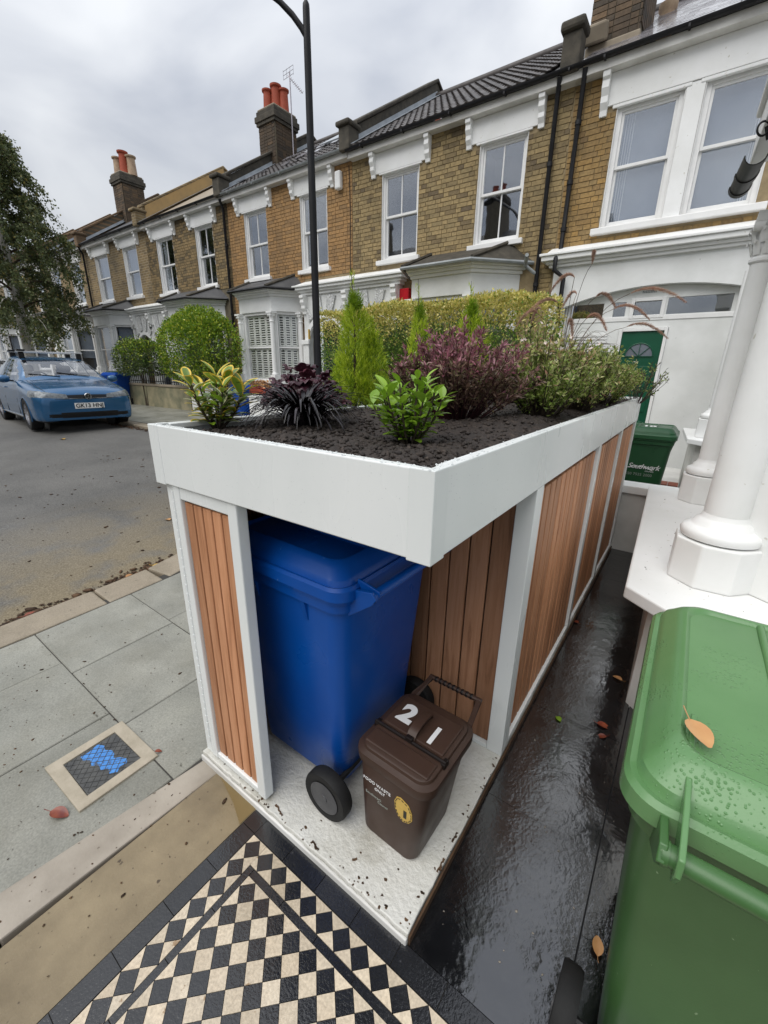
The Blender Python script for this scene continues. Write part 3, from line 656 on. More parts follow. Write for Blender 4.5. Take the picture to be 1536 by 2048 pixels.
# slatted door at the front, left
D = MB(); D.box(-1.012,-.974,.010,.046,.052,1.251).box(-.708,-.662,.010,.050,.052,1.251).box(-.974,-.708,.012,.044,1.206,1.250).box(-.974,-.708,.012,.044,.053,.082)
door = D.build('door', 'white_coat', S, bevel=.004)
sl_me = MB().box(-.0228,.0228,-.008,.008,-.557,.557).mesh('slat', 'cedar')
for i in range(5):
    o = put('slat', sl_me, door, .0035); o.location = (-.974+.0266+i*.0532, .030, .639); o.rotation_euler = (0, 0, random.gauss(0, .004))
MB().box(-.975,-.707,.040,.043,.07,1.21).build('door_backing', 'black_plastic', door)
hg = MB()
for z in np.arange(.12, 1.2, .036): hg.tube([(-1.017,.012,z),(-1.017,.012,z+.030)], .0055, 8)
hg.build('hinge', 'white_coat', S, smooth=40)
part('hinge_backing', 'black_plastic', (-1.021,-1.0125,.016,.03,.06,1.22), bevel=0)
# board partition behind the bins
P0 = part('partition', 'black_plastic', (-1.03,-.073,.790,.802,.045,ZT), bevel=0); part('partition_sill', 'white_coat', (-1.03,-.073,.752,.789,.041,.062), bevel=.002)
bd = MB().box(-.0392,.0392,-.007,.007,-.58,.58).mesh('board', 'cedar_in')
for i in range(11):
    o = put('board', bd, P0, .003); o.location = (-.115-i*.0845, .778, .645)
# side panels
sd = MB().box(-.008,.008,-.0335,.0335,-.575,.575).mesh('slat', 'cedar')
for name, y0, y1, xx in (('side_panel',.836,1.924,-.028),('side_panel',1.991,2.799,-.028),('side_panel',2.866,3.639,-.028),('street_panel',.08,1.899,-1.062),('street_panel',1.961,3.639,-1.062)):
    pan = part(name, 'black_plastic', (xx-.016,xx-.0095,y0+.001,y1-.001,.07,ZT), bevel=0); n_ = round((y1-y0)/.082); stp = (y1-y0)/n_
    for i in range(n_):
        o = put('slat', sd, pan, .003); o.location = (xx, y0+stp*(i+.5), .647); o.scale = (1, (stp-.0135)/.067, 1)
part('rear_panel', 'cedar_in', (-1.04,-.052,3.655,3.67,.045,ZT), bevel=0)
# rain drops beaded on the rim and fascia
ico = [(0,0,.85)]; fcs = []
for k in range(6): ico.append((math.cos(k*PI/3), math.sin(k*PI/3), -.1))
for k in range(6): ico.append((.72*math.cos(k*PI/3+.5), .72*math.sin(k*PI/3+.5), .5))
ico = np.array(ico); fcs = [(0,7+k,7+(k+1)%6) for k in range(6)]+[(7+k,1+k,1+(k+1)%6) for k in range(6)]+[(7+k,1+(k+1)%6,7+(k+1)%6) for k in range(6)]
fcs = np.array(fcs); DV = []; DF = []
def drop(p, nrm, r):
    nrm = Vector(nrm); q = nrm.to_track_quat('Z', 'Y').to_matrix(); a = np.array(q)@(ico*np.array([r,r,r*.75])).T
    DF.append(fcs+len(DV)*13); DV.append(a.T+np.array(p))
for k in range(1500):
    t_ = random.random(); r = random.uniform(.0010, .0030)
    if k % 2 and k < 1040: continue
    if k < 520: p, nn = (-WS+t_*WS, random.uniform(.003,.031), HS+.0005), (0,0,1)
    elif k < 940: p, nn = (random.uniform(-.031,-.003), t_*t_*LS, HS+.0005), (0,0,1)
    elif k < 1040: p, nn = (-WS+random.uniform(.003,.031), t_*LS, HS+.0005), (0,0,1)
    elif k < 1290: r *= .4; p, nn = (-WS+.05+t_*(WS-.1), .0015, random.uniform(ZF,HS)), (0,-1,0)
    else: r *= .4; p, nn = (-.0015, .05+t_*t_*2.4, random.uniform(ZF,HS)), (1,0,0)
    drop(p, nn, r)
m_, t, bb, o_ = newmat('water_drop'); bb.inputs['Base Color'].default_value = (.85,.87,.88,1); bb.inputs['Roughness'].default_value = .04; bb.inputs['Transmission Weight'].default_value = .9; bb.inputs['IOR'].default_value = 1.33
tag(put('rain_drops', npmesh('rain_drops', np.concatenate(DV), np.concatenate(DF), 'water_drop', True), S), kind='stuff')

# ================================================================== wheelie bins
def rr(w_, d_, r, n=5, cx=0, cy=0, z=0):
    pts = []
    for sx_, sy_, a0 in ((1,1,0),(-1,1,PI/2),(-1,-1,PI),(1,-1,1.5*PI)):
        for i in range(n+1):
            a = a0+i/n*PI/2; pts.append((cx+sx_*(w_/2-r)+r*math.cos(a), cy+sy_*(d_/2-r)+r*math.sin(a), z))
    return pts
def loft(mb, rings, cap0=True, cap1=True):
    mb.grid(rings, closed=True); n_ = len(rings[0]); b_ = len(mb.v)-n_*len(rings)
    if cap0: mb.f.append(tuple(range(b_+n_-1, b_-1, -1))); mb.mi.append(0)
    if cap1: mb.f.append(tuple(range(b_+n_*(len(rings)-1), b_+n_*len(rings)))); mb.mi.append(0)
    return mb
def wheelie(name, label, W_, D_, loc, rz, body, lidm, group=None, detail=True, wr=.1, ribs=True, fin=.05):
    o = thing(name, label, 'bin', loc, rz, group); Ht = .955
    bd_ = MB(); lv = [(.045,.70,.70,.05),(.06,.73,.73,.055),(.35,.79,.79,.06),(.80,.885,.885,.06),(.895,.905,.905,.06)]
    loft(bd_, [rr(W_*a, D_*c, r, 5, 0, .012*(1-a), z) for z, a, c, r in lv]); bd_.build('body', body, o, smooth=50, world=False)
    rm = MB(); loft(rm, [rr(W_*a, D_*a, .06, 5, 0, 0, z) for z, a in ((.868,.925),(.872,.955),(.905,.962),(.91,.985),(.945,.99),(.95,.97))]); rm.build('rim', body, o, smooth=40, world=False)
    # lid: rings from the skirt to the middle, with raised border and panel ribs
    ld = MB(); prof = [(.952,1.0,.062),(.930,1.012,.064),(.928,1.026,.066),(.962,1.022,.066),(.972,1.0,.064),(.972,.965,.06),(.990,.945,.058),(.996,.925,.056),(1.016,.87,.05),(1.030,.82,.05),(1.033,.79,.05),(1.030,.775,.05),(1.024,.76,.05),(1.024,.60,.05),(1.026,.40,.04),(1.027,.2,.03),(1.027,.02,.002)]
    rings = []
    for z, a, r in prof:
        ring = []
        for (x, y, _) in rr(W_*a, D_*a, max(.001, min(r, W_*a/2.1, D_*a/2.1)), 9):
            zz_ = z
            if ribs and a < .78 and abs(abs(x)-W_*.14) < .012: zz_ += .0
            zz_ += .012*(y/D_)*(a < .99) 
            ring.append((x, y, zz_))
        rings.append(ring)
    loft(ld, rings, True, True); lid_ = ld.build('lid', lidm, o, smooth=28, world=False)
    if detail:
        for sx_ in (-1, 1):
            f_ = MB(); f_.tube([(sx_*W_*.14, -D_*.385, 1.022), (sx_*W_*.14, D_*.385, 1.030)], .0085, 8); f_.build('lid_rib', lidm, lid_, smooth=60, world=False)
    # hinge arms and handle bar on the wheel side (-y)
    hy = -D_/2-.062; hz = .948
    hb = MB(); hb.tube([(-W_*.40,hy,hz),(W_*.40,hy,hz)], .0165, 14, cap=False); hb.tube([(-W_*.40,hy,hz),(-W_*.385,hy,hz)], [.019,.019], 14, cap=False); hb.tube([(W_*.385,hy,hz),(W_*.40,hy,hz)], [.019,.019], 14, cap=False)
    hd = hb.build('handle', body, o, smooth=40, world=False)
    ins = MB(); 
    for sx_ in (-1,1): ins.lathe([(.0002,sx_*W_*.395),(.0158,sx_*W_*.395)], 12, (0,hy,hz), 'x')
    ins.build('handle_bore', 'black_plastic', hd, world=False)
    for sx_ in (-1, 1):
        x = sx_*W_*.40
        br = MB(); yz = [(-D_/2*.96,.955),(hy-.006,hz+.022),(hy-.021,hz),(hy-.006,hz-.022),(-D_/2*.92,.855)]
        br.extr([(x-.006, y, z) for y, z in yz], (.012,0,0)); br.build('handle_bracket', body, o, smooth=30, bevel=.002, world=False)
        x2 = sx_*W_*.365
        fn = MB(); yz = [(hy-.018,hz+.018),(-D_/2+.004,.984),(-D_/2+.004,.95),(hy-.018,hz-.004)] if fin < .1 else [(hy-.03,hz+.0),(hy-.024,hz+.028),(-D_/2-.01,.998),(-D_/2+fin*.4,1.012),(-D_/2+fin,1.036),(-D_/2+fin+.01,1.030),(-D_/2+.03,.985),(hy+.01,hz-.02),(hy-.015,hz-.03)]
        fn.extr([(x2-.004, y, z) for y, z in yz], (.009,0,0)); fn.build('lid_arm', lidm, lid_, smooth=30, bevel=.002, world=False)
    # ribs under the rim
    rb = MB()
    for sx_ in (-1, 1):
        for y in (-D_*.2, D_*.2): 
            rb.extr([(sx_*W_*.44, y-.008, .872), (sx_*W_*.473, y-.008, .872), (sx_*W_*.445, y-.008, .79)], (0,.016,0))
    for x in (-W_*.2, W_*.2): rb.extr([(x-.008, D_*.44, .872), (x-.008, D_*.473, .872), (x-.008, D_*.445, .79)], (.016,0,0))
    rb.build('rim_gusset', body, o, world=False)
    # axle and wheels
    ay = -D_*.36; MB().tube([(-W_*.48,ay,wr),(W_*.48,ay,wr)], .011, 8).build('axle', 'black_plastic', o, smooth=40, world=False)
    for sx_ in (-1, 1):
        xw = sx_*W_*.49; t_ = .05
        ty = MB().lathe([(wr*.62,-t_/2*.8),(wr*.72,-t_/2),(wr*.95,-t_/2),(wr,-t_/2*.6),(wr,t_/2*.6),(wr*.95,t_/2),(wr*.72,t_/2),(wr*.62,t_/2*.8)], 36, (xw,ay,wr), 'x').build('wheel', 'tyre', o, smooth=35, world=False)
        hb_ = MB(); ro = sx_; hb_.lathe([(.0005,xw+ro*.030),(wr*.16,xw+ro*.030),(wr*.18,xw+ro*.018),(wr*.55,xw+ro*.014),(wr*.60,xw+ro*.027),(wr*.66,xw+ro*.026)] if ro > 0 else [(wr*.66,xw+ro*.026),(wr*.60,xw+ro*.027),(wr*.55,xw+ro*.014),(wr*.18,xw+ro*.018),(wr*.16,xw+ro*.030),(.0005,xw+ro*.030)], 30, (0,ay,wr), 'x')
        hb_.build('hub', 'hub', ty, smooth=35, world=False)
    return o
blue = wheelie('wheelie_bin', 'dark blue wheelie bin standing inside the bin store beside brown caddy', .62, .63, (-.668,.432,.0405), R(90), 'bin_blue', 'bin_blue')
green = wheelie('wheelie_bin', 'wet mid green wheelie bin in the foreground with a fallen leaf on its lid', .60, .71, (.705,.335,.0005), R(0), 'bin_green_body', 'bin_green', fin=.17)
far = wheelie('wheelie_bin', 'dark green council wheelie bin behind the low white wall near green door', .56, .66, (.035,4.62,.10), R(180), 'bin_green_dark', 'bin_green_dark')
# printing on the far green bin (front face points to -y in the world)
def ptext(s, size, x, z, m, shear=0, sp=1., b_=0): text('printed_text', s, size, frame((x, 4.316+(0.95-z)*.072, z), (1,0,0), (0,-.075,1)), m, far, shear=shear, spacing=sp, bold=b_)
ptext('Southwark', .075, .085, .735, 'print_white', .35, .86); ptext('COUNCIL', .018, .145, .692, 'print_white', .1); ptext('020 7525 2000', .038, .055, .650, 'print_faint', 0, 1.05)
sw = MB(); pts = [(-.10+.27*t_, 4.316+(0.95-(.70+.05*math.sin(t_*3.0)-.03*(t_<.12)))*.072-.001, .70+.035*math.sin(t_*3.0)-.03*max(0,.15-t_)/.15) for t_ in np.linspace(0,1,16)]
sw.tube(pts, .0026, 6); sw.build('printed_swash', 'print_white', far)
text('house_number', '10', .12, frame((.06, 4.42, 1.142), (1,0,0), (0,1,.02)), 'print_white', far, bold=.004)

# ------------------------------------------------------------------ brown food caddy
K = thing('food_caddy', 'small dark brown food waste caddy marked 21 with yellow sticker', 'caddy', (-.197,.338,.0405), R(-1.5))
cb = MB(); loft(cb, [rr(.215,.24,.035,5,0,-.05,.0), rr(.232,.255,.04,5,0,-.047,.012), rr(.262,.285,.045,5,0,-.03,.18), rr(.288,.318,.05,5,0,-.008,.318)]); cb.build('body', 'caddy_brown', K, smooth=50, world=False)
cl = MB(); loft(cl, [rr(.296,.326,.05,7,0,0,.306), rr(.312,.346,.056,7,0,0,.308), rr(.318,.352,.058,7,0,0,.335), rr(.314,.348,.056,7,0,0,.345), rr(.290,.324,.05,7,0,0,.350), rr(.282,.316,.048,7,0,0,.352), rr(.276,.310,.046,7,0,.0,.362), rr(.262,.296,.04,7,0,0,.366)]); lidk = cl.build('lid', 'caddy_brown', K, smooth=35, world=False)
MB().box(-.128,.128,-.139,-.072,.360,.372).build('front_flap', 'caddy_brown', lidk, bevel=.008, seg=3, world=False)
MB().box(-.124,.124,-.036,.120,.360,.3735).build('lid_panel', 'caddy_brown', lidk, bevel=.005, seg=2, world=False)
MB().tube([(-.146,-.052,.371),(.146,-.052,.371)], .0065, 8).build('hinge_bar', 'caddy_dark', lidk, smooth=40, world=False)
MB().box(.131,.147,-.062,-.03,.345,.370).box(-.147,-.131,-.062,-.03,.345,.370).build('hinge_lug', 'caddy_dark', lidk, bevel=.003, world=False)
st_ = MB(); pp = [(-.045,.374),(-.03,.392),(.0,.402),(.04,.404),(.075,.396),(.085,.375)]; 
st_.grid([[(-.017,y,z),(.017,y,z)] for y,z in pp]+[[(-.017,y,z-.007),(.017,y,z-.007)] for y,z in pp[::-1]]+[[(-.017,pp[0][0],pp[0][1]),(.017,pp[0][0],pp[0][1])]])
st_.add([(-.017,y,z) for y,z in pp]+[(-.017,y,z-.007) for y,z in pp[::-1]], [tuple(range(12))]); st_.add([(.017,y,z) for y,z in pp]+[(.017,y,z-.007) for y,z in pp[::-1]], [tuple(range(11,-1,-1))])
st_.build('lid_strap', 'caddy_brown', lidk, smooth=40, world=False)
MB().box(-.014,.014,-.058,-.040,.370,.386).build('lid_catch', 'caddy_dark', lidk, bevel=.003, world=False)
ha = MB(); 
for sx_ in (-1,1): ha.extr([(sx_*.125-.010,.150,.325),(sx_*.125-.010,.176,.345),(sx_*.108-.010,.288,.352),(sx_*.108-.010,.280,.370)], (.020,0,0))
ha.tube([(-.118,.284,.362),(.118,.284,.362)], .0105, 10); ha.build('carry_handle', 'caddy_brown', K, smooth=40, bevel=.002, world=False)
gr_ = MB()
for i in range(9): gr_.lathe([(.0108,-.09+i*.02),(.0122,-.088+i*.02),(.0122,-.082+i*.02),(.0108,-.08+i*.02)], 10, (0,.284,.362), 'x')
gr_.build('handle_grip', 'caddy_dark', K, smooth=40, world=False)
KM = lambda x, y, z: (x, y, z)
text('number_two', '2', .115, frame((-.068,.040,.3742), (1,0,0), (0,1,0)), 'print_white', lidk, world=False, bold=.006)
MB().box(.052,.068,-.022,.060,.3736,.3744).build('number_one', 'print_white', lidk, world=False)
def ctext(s, size, x, z, m): 
    yb = -.1735+(.30-z)*.045-.0025; text('printed_text', s, size, frame((x, -.168+(.318-z)*.0-.0*z-(.0), z), (1,0,0), (0,.0,1)), m, K, world=False)
def cface(z): return -.167-.0028-(.318-z)*(-.0) - 0.0
def fy(z):      # front face of the tapering body
    t_ = (z-.012)/.306; return (-.1745)*(1-t_)+(-.167)*t_-.0012
for s, size, x, z, m in (('FOOD WASTE', .0185, -.048, .242, 'print_white'), ('ONLY', .0165, -.034, .222, 'print_white'), ('Southwark', .016, -.060, .186, 'print_faint'), ('Council', .014, -.02, .172, 'print_faint')):
    text('printed_text', s, size, frame((x, fy(z)-.0012, z), (1,0,0), (0,-.02,1)), m, K, world=False)
stc = MB(); pts = [(.036,.258),(.052,.264),(.084,.252),(.098,.226),(.100,.200),(.088,.180),(.066,.170),(.045,.180),(.032,.206),(.028,.236)]
stc.extr([(x, fy(z)-.0016, z) for x, z in pts], (0,.002,0)); sk = stc.build('sticker', 'sticker_yellow', K, world=False)
dsh = MB()
for i in range(len(pts)):
    a, b_ = pts[i], pts[(i+1)%len(pts)]; cx_, cz_ = .064, .217
    for t0 in (.1,.55):
        q = [(a[0]+(b_[0]-a[0])*t_, a[1]+(b_[1]-a[1])*t_) for t_ in (t0, t0+.3)]; q = [(cx_+(x-cx_)*.9, cz_+(z-cz_)*.9) for x, z in q]
        dsh.beam((q[0][0], fy(q[0][1])-.0022, q[0][1]), (q[1][0], fy(q[1][1])-.0022, q[1][1]), .001, .003, up=(0,0,1))
dsh.box(.066,.078,fy(.21)-.0024,fy(.21)-.001,.190,.222); dsh.build('sticker_mark', 'sticker_line', sk, world=False)

# ------------------------------------------------------------------ white bay of the nearest house, right
B = thing('bay_front', 'white stuccoed bay front with round columns on a wide sill, right edge', 'bay window', (.8, 2.4, 0))
ldg = [(.196,3.66),(.282,1.435),(1.12,.72),(2.4,.72),(2.4,4.3),(.196,4.3)]
ldg = [(.196,3.72),(.282,1.435),(1.12,.76),(2.2,.76),(2.2,3.72)]
MB().prism(ldg, .615, .68).build('sill', 'white_paint', B, bevel=.008)
pw = [(.36,3.71),(.395,1.50),(1.17,.86),(2.2,.86),(2.2,3.71)]
MB().prism(pw, -.02, .614).build('plinth_wall', 'white_old', B, bevel=.004)
bw = [(.60,3.72),(.675,1.74),(1.26,1.30),(2.2,1.30),(2.2,3.72)]
MB().prism(bw, .681, 3.05).build('wall', 'white_paint', B, bevel=.006)
def column(cx, cy, r, z0, zt, parent, cap=True, oct_=True):
    c = MB(); a0 = R(22.5+2)
    s_ = 1.62*r/.088*.088/r if False else 1.0
    c.prism([(cx+r*2.08*math.cos(a0+i*PI/4), cy+r*2.08*math.sin(a0+i*PI/4)) for i in range(8)], z0, z0+.215)
    base_ = c.build('column_base', 'white_paint', parent, bevel=.008)
    t_ = MB(); zb = z0+.2155
    t_.lathe([(r*1.5,zb),(r*1.78,zb+.008),(r*1.86,zb+.03),(r*1.76,zb+.052),(r*1.5,zb+.062),(r*1.38,zb+.070),(r*1.30,zb+.088),(r*1.12,zb+.100),(r*1.08,zb+.106),(r*1.01,zb+.125)], 40, (cx,cy,0)); t_.build('base_moulding', 'white_paint', parent, smooth=50)
    zs = zb+.1255; ztop = zt-.30 if cap else zt
    n_ = 10; MB().lathe([(r*(1-.10*(i/n_)**1.5), zs+(ztop-zs)*i/n_) for i in range(n_+1)], 40, (cx,cy,0)).build('shaft', 'white_paint', parent, smooth=50)
    if cap:
        k = MB(); k.lathe([(r*.92,ztop+.001),(r*1.08,ztop+.012),(r*1.08,ztop+.028),(r*.92,ztop+.04),(r*.95,ztop+.12),(r*1.2,ztop+.2),(r*1.35,ztop+.24)], 32, (cx,cy,0)); k.prism([(cx+r*1.75*math.cos(R(45)+i*PI/2), cy+r*1.75*math.sin(R(45)+i*PI/2)) for i in range(4)], ztop+.2401, zt)
        cp = k.build('capital', 'white_paint', parent, smooth=40)
        lf_ = MB()
        for j, (zz_, rad, n2) in enumerate(((ztop+.05,1.0,8),(ztop+.12,1.12,8))):
            for i in range(n2):
                a = 2*PI*(i+.5*j)/n2; d = Vector((math.cos(a), math.sin(a), 0)); tn = Vector((-d.y, d.x, 0)); c0 = Vector((cx,cy,zz_))
                P_ = []
                for (o_, h_, w_) in ((.95*rad,0,.30),(1.08*rad,.035,.34),(1.22*rad,.07,.28),(1.42*rad,.085,.16),(1.40*rad,.065,.06)): P_.append([c0+d*r*o_+tn*r*w_+Vector((0,0,h_)), c0+d*r*(o_+.1)+Vector((0,0,h_)), c0+d*r*o_-tn*r*w_+Vector((0,0,h_))])
                lf_.grid(P_)
        for i in range(4):
            a = R(45)+i*PI/2; lf_.lathe([(r*.15,-.03),(r*.42,-.028),(r*.42,.028),(r*.15,.03)], 12, (cx+r*1.35*math.cos(a), cy+r*1.35*math.sin(a), ztop+.215), 'x')
        lf_.build('acanthus', 'white_paint', cp, smooth=60)
column(.602, 1.765, .088, .68, 3.05, B)
column(.568, 3.42, .076, .68, 2.66, B)
MB().prism([(.36,3.72),(.445,1.62),(1.2,1.08),(2.2,1.08),(2.2,3.72)], 3.051, 3.32).build('entablature', 'white_paint', B, bevel=.01)
MB().prism([(.33,3.74),(.41,1.58),(1.18,1.02),(2.2,1.02),(2.2,3.74)], 2.93+.392, 3.39).build('cornice', 'white_paint', B, bevel=.02)
# low white wall at the end of the yard, and the neighbour's forecourt
LW = thing('low_wall', 'low white rendered wall with flat coping closing the yard passage', 'wall', (.1, 3.82, 0))
MB().box(-1.05, .9, 3.76, 3.92, -.02, .575).build('wall', 'white_old', LW, bevel=.004); MB().box(-1.07, .9, 3.725, 3.95, .576, .652).build('coping', 'white_paint', LW, bevel=.008)
fc = MB().box(-1.02, 6, 3.95, 7.6, -.3, .10).build('forecourt', 'paving'); tag(fc, kind='structure')
NB = thing('neighbour_bay', 'white painted bay sill, column base and red tiled step beyond the green bin', 'bay window', (.7, 5.6, .1))
MB().prism([(.33,6.6),(.40,5.35),(1.1,4.75),(2.4,4.75),(2.4,6.6)], .885, .945).build('sill', 'white_paint', NB, bevel=.008); MB().prism([(.43,6.6),(.50,5.45),(1.15,4.9),(2.4,4.9),(2.4,6.6)], .1, .884).build('plinth_wall', 'white_old', NB, bevel=.005)
MB().prism([(.62,6.6),(.66,5.75),(1.3,5.2),(2.4,5.2),(2.4,6.6)], .946, 3.0).build('wall', 'white_paint', NB, bevel=.005)
MB().box(.20,.425,5.05,6.3,.1,.42).build('step', 'white_old', NB, bevel=.01)
for i in range(2):
    for j in range(2): MB().box(.215+i*.105,.315+i*.105,5.06+j*.105,5.16+j*.105,.4205,.432).build('step_tile', 'red_tile', NB, bevel=.002)
    for j in range(2): MB().box(.215+i*.105,.315+i*.105,5.038,5.049,.20+j*.105,.30+j*.105).build('step_tile', 'red_tile', NB, bevel=.002)
column(.61, 5.62, .075, .946, 2.7, NB, cap=False)
# black gutter of the bay roof
GU = thing('rain_gutter', 'short black plastic gutter with ring bracket beside the white capital', 'gutter', (.36, 3.3, 2.9))
ga, gb_ = Vector((.335,3.62,2.895)), Vector((.385,3.02,2.88)); dd = (gb_-ga).normalized(); sd_ = dd.cross(Vector((0,0,1))).normalized()
hp = MB(); prf = [(math.cos(a)*.058, math.sin(a)*.058) for a in np.linspace(PI, 2*PI, 12)]; prf2 = [(x*.9, y*.9) for x, y in prf[::-1]]
def gsec(p, k=1.): return [p+sd_*x*k+Vector((0,0,y*k)) for x, y in prf+prf2]
hp.grid([gsec(ga), gsec(gb_)], closed=True); n_ = 24; hp.f += [tuple(range(n_)), tuple(range(2*n_-1, n_-1, -1))]; hp.mi += [0,0]; hp.build('channel', 'black_plastic', GU, smooth=40)
for t_ in (.0,.42): 
    u_ = MB(); p = ga.lerp(gb_, t_); u_.grid([gsec(p,1.10), gsec(p+dd*.06,1.10)], closed=True); u_.f += [tuple(range(24)), tuple(range(47,23,-1))]; u_.mi += [0,0]; u_.build('union_clip', 'black_plastic', GU, smooth=40)
rg = MB(); c_ = Vector((.385,3.08,3.02)); rg.tube([c_+_r*.035*math.cos(a)+Vector((0,0,1))*.035*math.sin(a) for a in np.linspace(0,2*PI,20)], .006, 6, cap=False); rg.beam(c_+_r*.03+Vector((0,0,-.02)), c_+_r*.12+Vector((0,.0,.02)), .03, .07); rg.build('ring_bracket', 'black_plastic', GU, smooth=40)
# dark passage wall side strip so that the yard is closed on the right
# ================================================================== terrace of houses across the corner
F = 7.65
unit = {}
def unit_brick(m):
    if m not in unit: unit[m] = MB().box(-.5,.5,-.5,.5,-.5,.5).mesh('brick', m)
    return unit[m]
def sub(iv, a, b_):
    out_ = []
    for p, q in iv:
        if b_ <= p or a >= q: out_.append((p, q)); continue
        if a-p > .02: out_.append((p, a))
        if q-b_ > .02: out_.append((b_, q))
    return out_
def bricks(parent, x0, x1, z0, z1, holes, m, y=F, nmax=300, phase=0.):
    L = []; k = 0; z = z0+.0375
    while z < z1-.02:
        x = x0-random.choice((0,.06,.11))-(.1125+.056 if k % 2 else 0)-phase; j = k
        while x < x1:
            ln = .215 if j % 2 == 0 else .1025
            iv = [(max(x, x0), min(x+ln, x1))] if min(x+ln, x1)-max(x, x0) > .02 else []
            for (a, b_, c, d) in holes:
                if z+.03 > c and z-.03 < d: iv = sub(iv, a, b_)
            L += [(p, q, z) for p, q in iv]; x += ln+.010; j += 1
        z += .075; k += 1
    def wt(b_): return seen(((b_[0]+b_[1])/2, y, b_[2]), 4)*(b_[1]-b_[0])
    L.sort(key=lambda b_: -wt(b_)); me = unit_brick(m); rest_ = MB(); n_ = 0
    for (p, q, z) in L:
        dy = random.uniform(-.003, .002)
        if n_ < nmax and wt((p, q, z)) > 0:
            o = put('brick', me, parent); o.location = ((p+q)/2, y+.012+dy, z); o.scale = (q-p, .05, .0645+random.uniform(-.002,.002)); o.rotation_euler = (0, random.gauss(0,.006), random.gauss(0,.006)); n_ += 1
        else: rest_.box(p, q, y-.013+dy, y+.03, z-.032, z+.032)
    if rest_.v: tag(rest_.build('brickwork', m, parent), kind='stuff')
def wall_with_holes(mb, x0, x1, z0, z1, y0, y1, holes):
    xs_ = sorted({x0, x1, *[min(max(h[i], x0), x1) for h in holes for i in (0,1)]}); zs_ = sorted({z0, z1, *[min(max(h[i], z0), z1) for h in holes for i in (2,3)]})
    for a, b_ in zip(xs_, xs_[1:]):
        run = None
        for c, d in list(zip(zs_, zs_[1:]))+[(z1, None)]:
            mid = ((a+b_)/2, (c+d)/2) if d is not None else None
            solid = mid is not None and not any(h[0] < mid[0] < h[1] and h[2] < mid[1] < h[3] for h in holes)
            if solid and run is None: run = c
            if not solid and run is not None: mb.box(a, b_, y0, y1, run, c); run = None
def sash(parent, xl, xr, zs, zh, y=F, bars=1, curtain=None, room='room_dark', sill=True, fr=.055, sillm='white_frame', lining=True):
    f_ = MB(); yo, yi = y+.045, y+.15
    f_.box(xl+.001, xl+fr, yo, yi, zs, zh).box(xr-fr, xr-.001, yo, yi, zs, zh).box(xl+fr, xr-fr, yo, yi, zh-fr, zh-.001).box(xl+fr, xr-fr, yo, yi, zs+.001, zs+.045)
    if lining: f_.box(xl+.001, xl+.012, y-.004, yo, zs, zh).box(xr-.012, xr-.001, y-.004, yo, zs, zh)
    wd = f_.build('window', 'white_frame', parent, bevel=.004)
    zm = (zs+zh)/2+.02; a, b_ = xl+fr, xr-fr
    for nm, z0, z1, ys in (('upper_sash', zm-.02, zh-fr, y+.07), ('lower_sash', zs+.045, zm+.02, y+.112)):
        s_ = MB(); t_ = .036; s_.box(a, a+t_, ys, ys+.035, z0, z1).box(b_-t_, b_, ys, ys+.035, z0, z1).box(a+t_, b_-t_, ys, ys+.035, z1-.038, z1).box(a+t_, b_-t_, ys, ys+.035, z0, z0+(.042 if nm[0] == 'u' else .06))
        n_ = bars+1; wp = (b_-a-2*t_)/n_
        for i in range(1, n_): s_.box(a+t_+wp*i-.011, a+t_+wp*i+.011, ys+.002, ys+.033, z0+.04, z1-.038)
        s_.build(nm, 'white_frame', wd, bevel=.003)
        for i in range(n_): MB().box(a+t_+wp*i+(.012 if i else .001), a+t_+wp*(i+1)-(.012 if i < n_-1 else .001), ys+.014, ys+.018, z0+.04, z1-.037).build('pane', 'glass', wd)
    if sill: MB().box(xl-.09, xr+.09, y-.085, y+.05, zs-.085, zs-.001).build('sill', sillm, wd, bevel=.008)
    rm = MB(); rm.box(xl-.1, xr+.1, y+.95, y+.97, zs-.1, zh+.1).box(xl-.12, xl-.1, y+.26, y+.95, zs-.1, zh+.1).box(xr+.1, xr+.12, y+.26, y+.95, zs-.1, zh+.1).box(xl-.1, xr+.1, y+.26, y+.95, zh+.1, zh+.12).box(xl-.1, xr+.1, y+.26, y+.95, zs-.12, zs-.1)
    rm.build('interior', room, wd)
    if curtain:
        for side in curtain:
            if side == 'B': MB().box(a, b_, y+.19, y+.194, zs+.03, zh-.03).build('blind', 'blind_grey', wd); continue
            c0, c1 = (a, a+(b_-a)*.26) if side == 'L' else (b_-(b_-a)*.22, b_)
            P = [[(c0+(c1-c0)*i/20, y+.2+.02*math.sin(i*1.7), z) for z in (zs, zh)] for i in range(21)]; MB().grid(P).build('curtain', 'curtain', wd, smooth=60)
    return wd
def console(mb, x, z0, z1, y, s=.11):
    h = z1-z0; pts = [(0,1.),(-1.0,1.),(-1.0,.86),(-.8,.8),(-.85,.62),(-.6,.45),(-.62,.3),(-.35,.14),(-.3,0),(0,0)]
    mb.extr([(x-s/2, y+py*.16, z0+pz*h) for py, pz in pts], (s,0,0))
def lintel(parent, xl, xr, zh, zt, y=F):
    l = MB(); l.box(xl-.17, xr+.17, y-.035, y+.06, zh, zt).box(xl-.06, xr+.06, y-.034, y+.044, zh-.03, zh-.0005)
    o = l.build('lintel', 'white_paint', parent, bevel=.006)
    for sx_ in (xl-.20, xr+.20):
        c = MB(); console(c, sx_, zh-.06, zt, y-.0, .10); c.build('console_bracket', 'white_paint', o, bevel=.005)
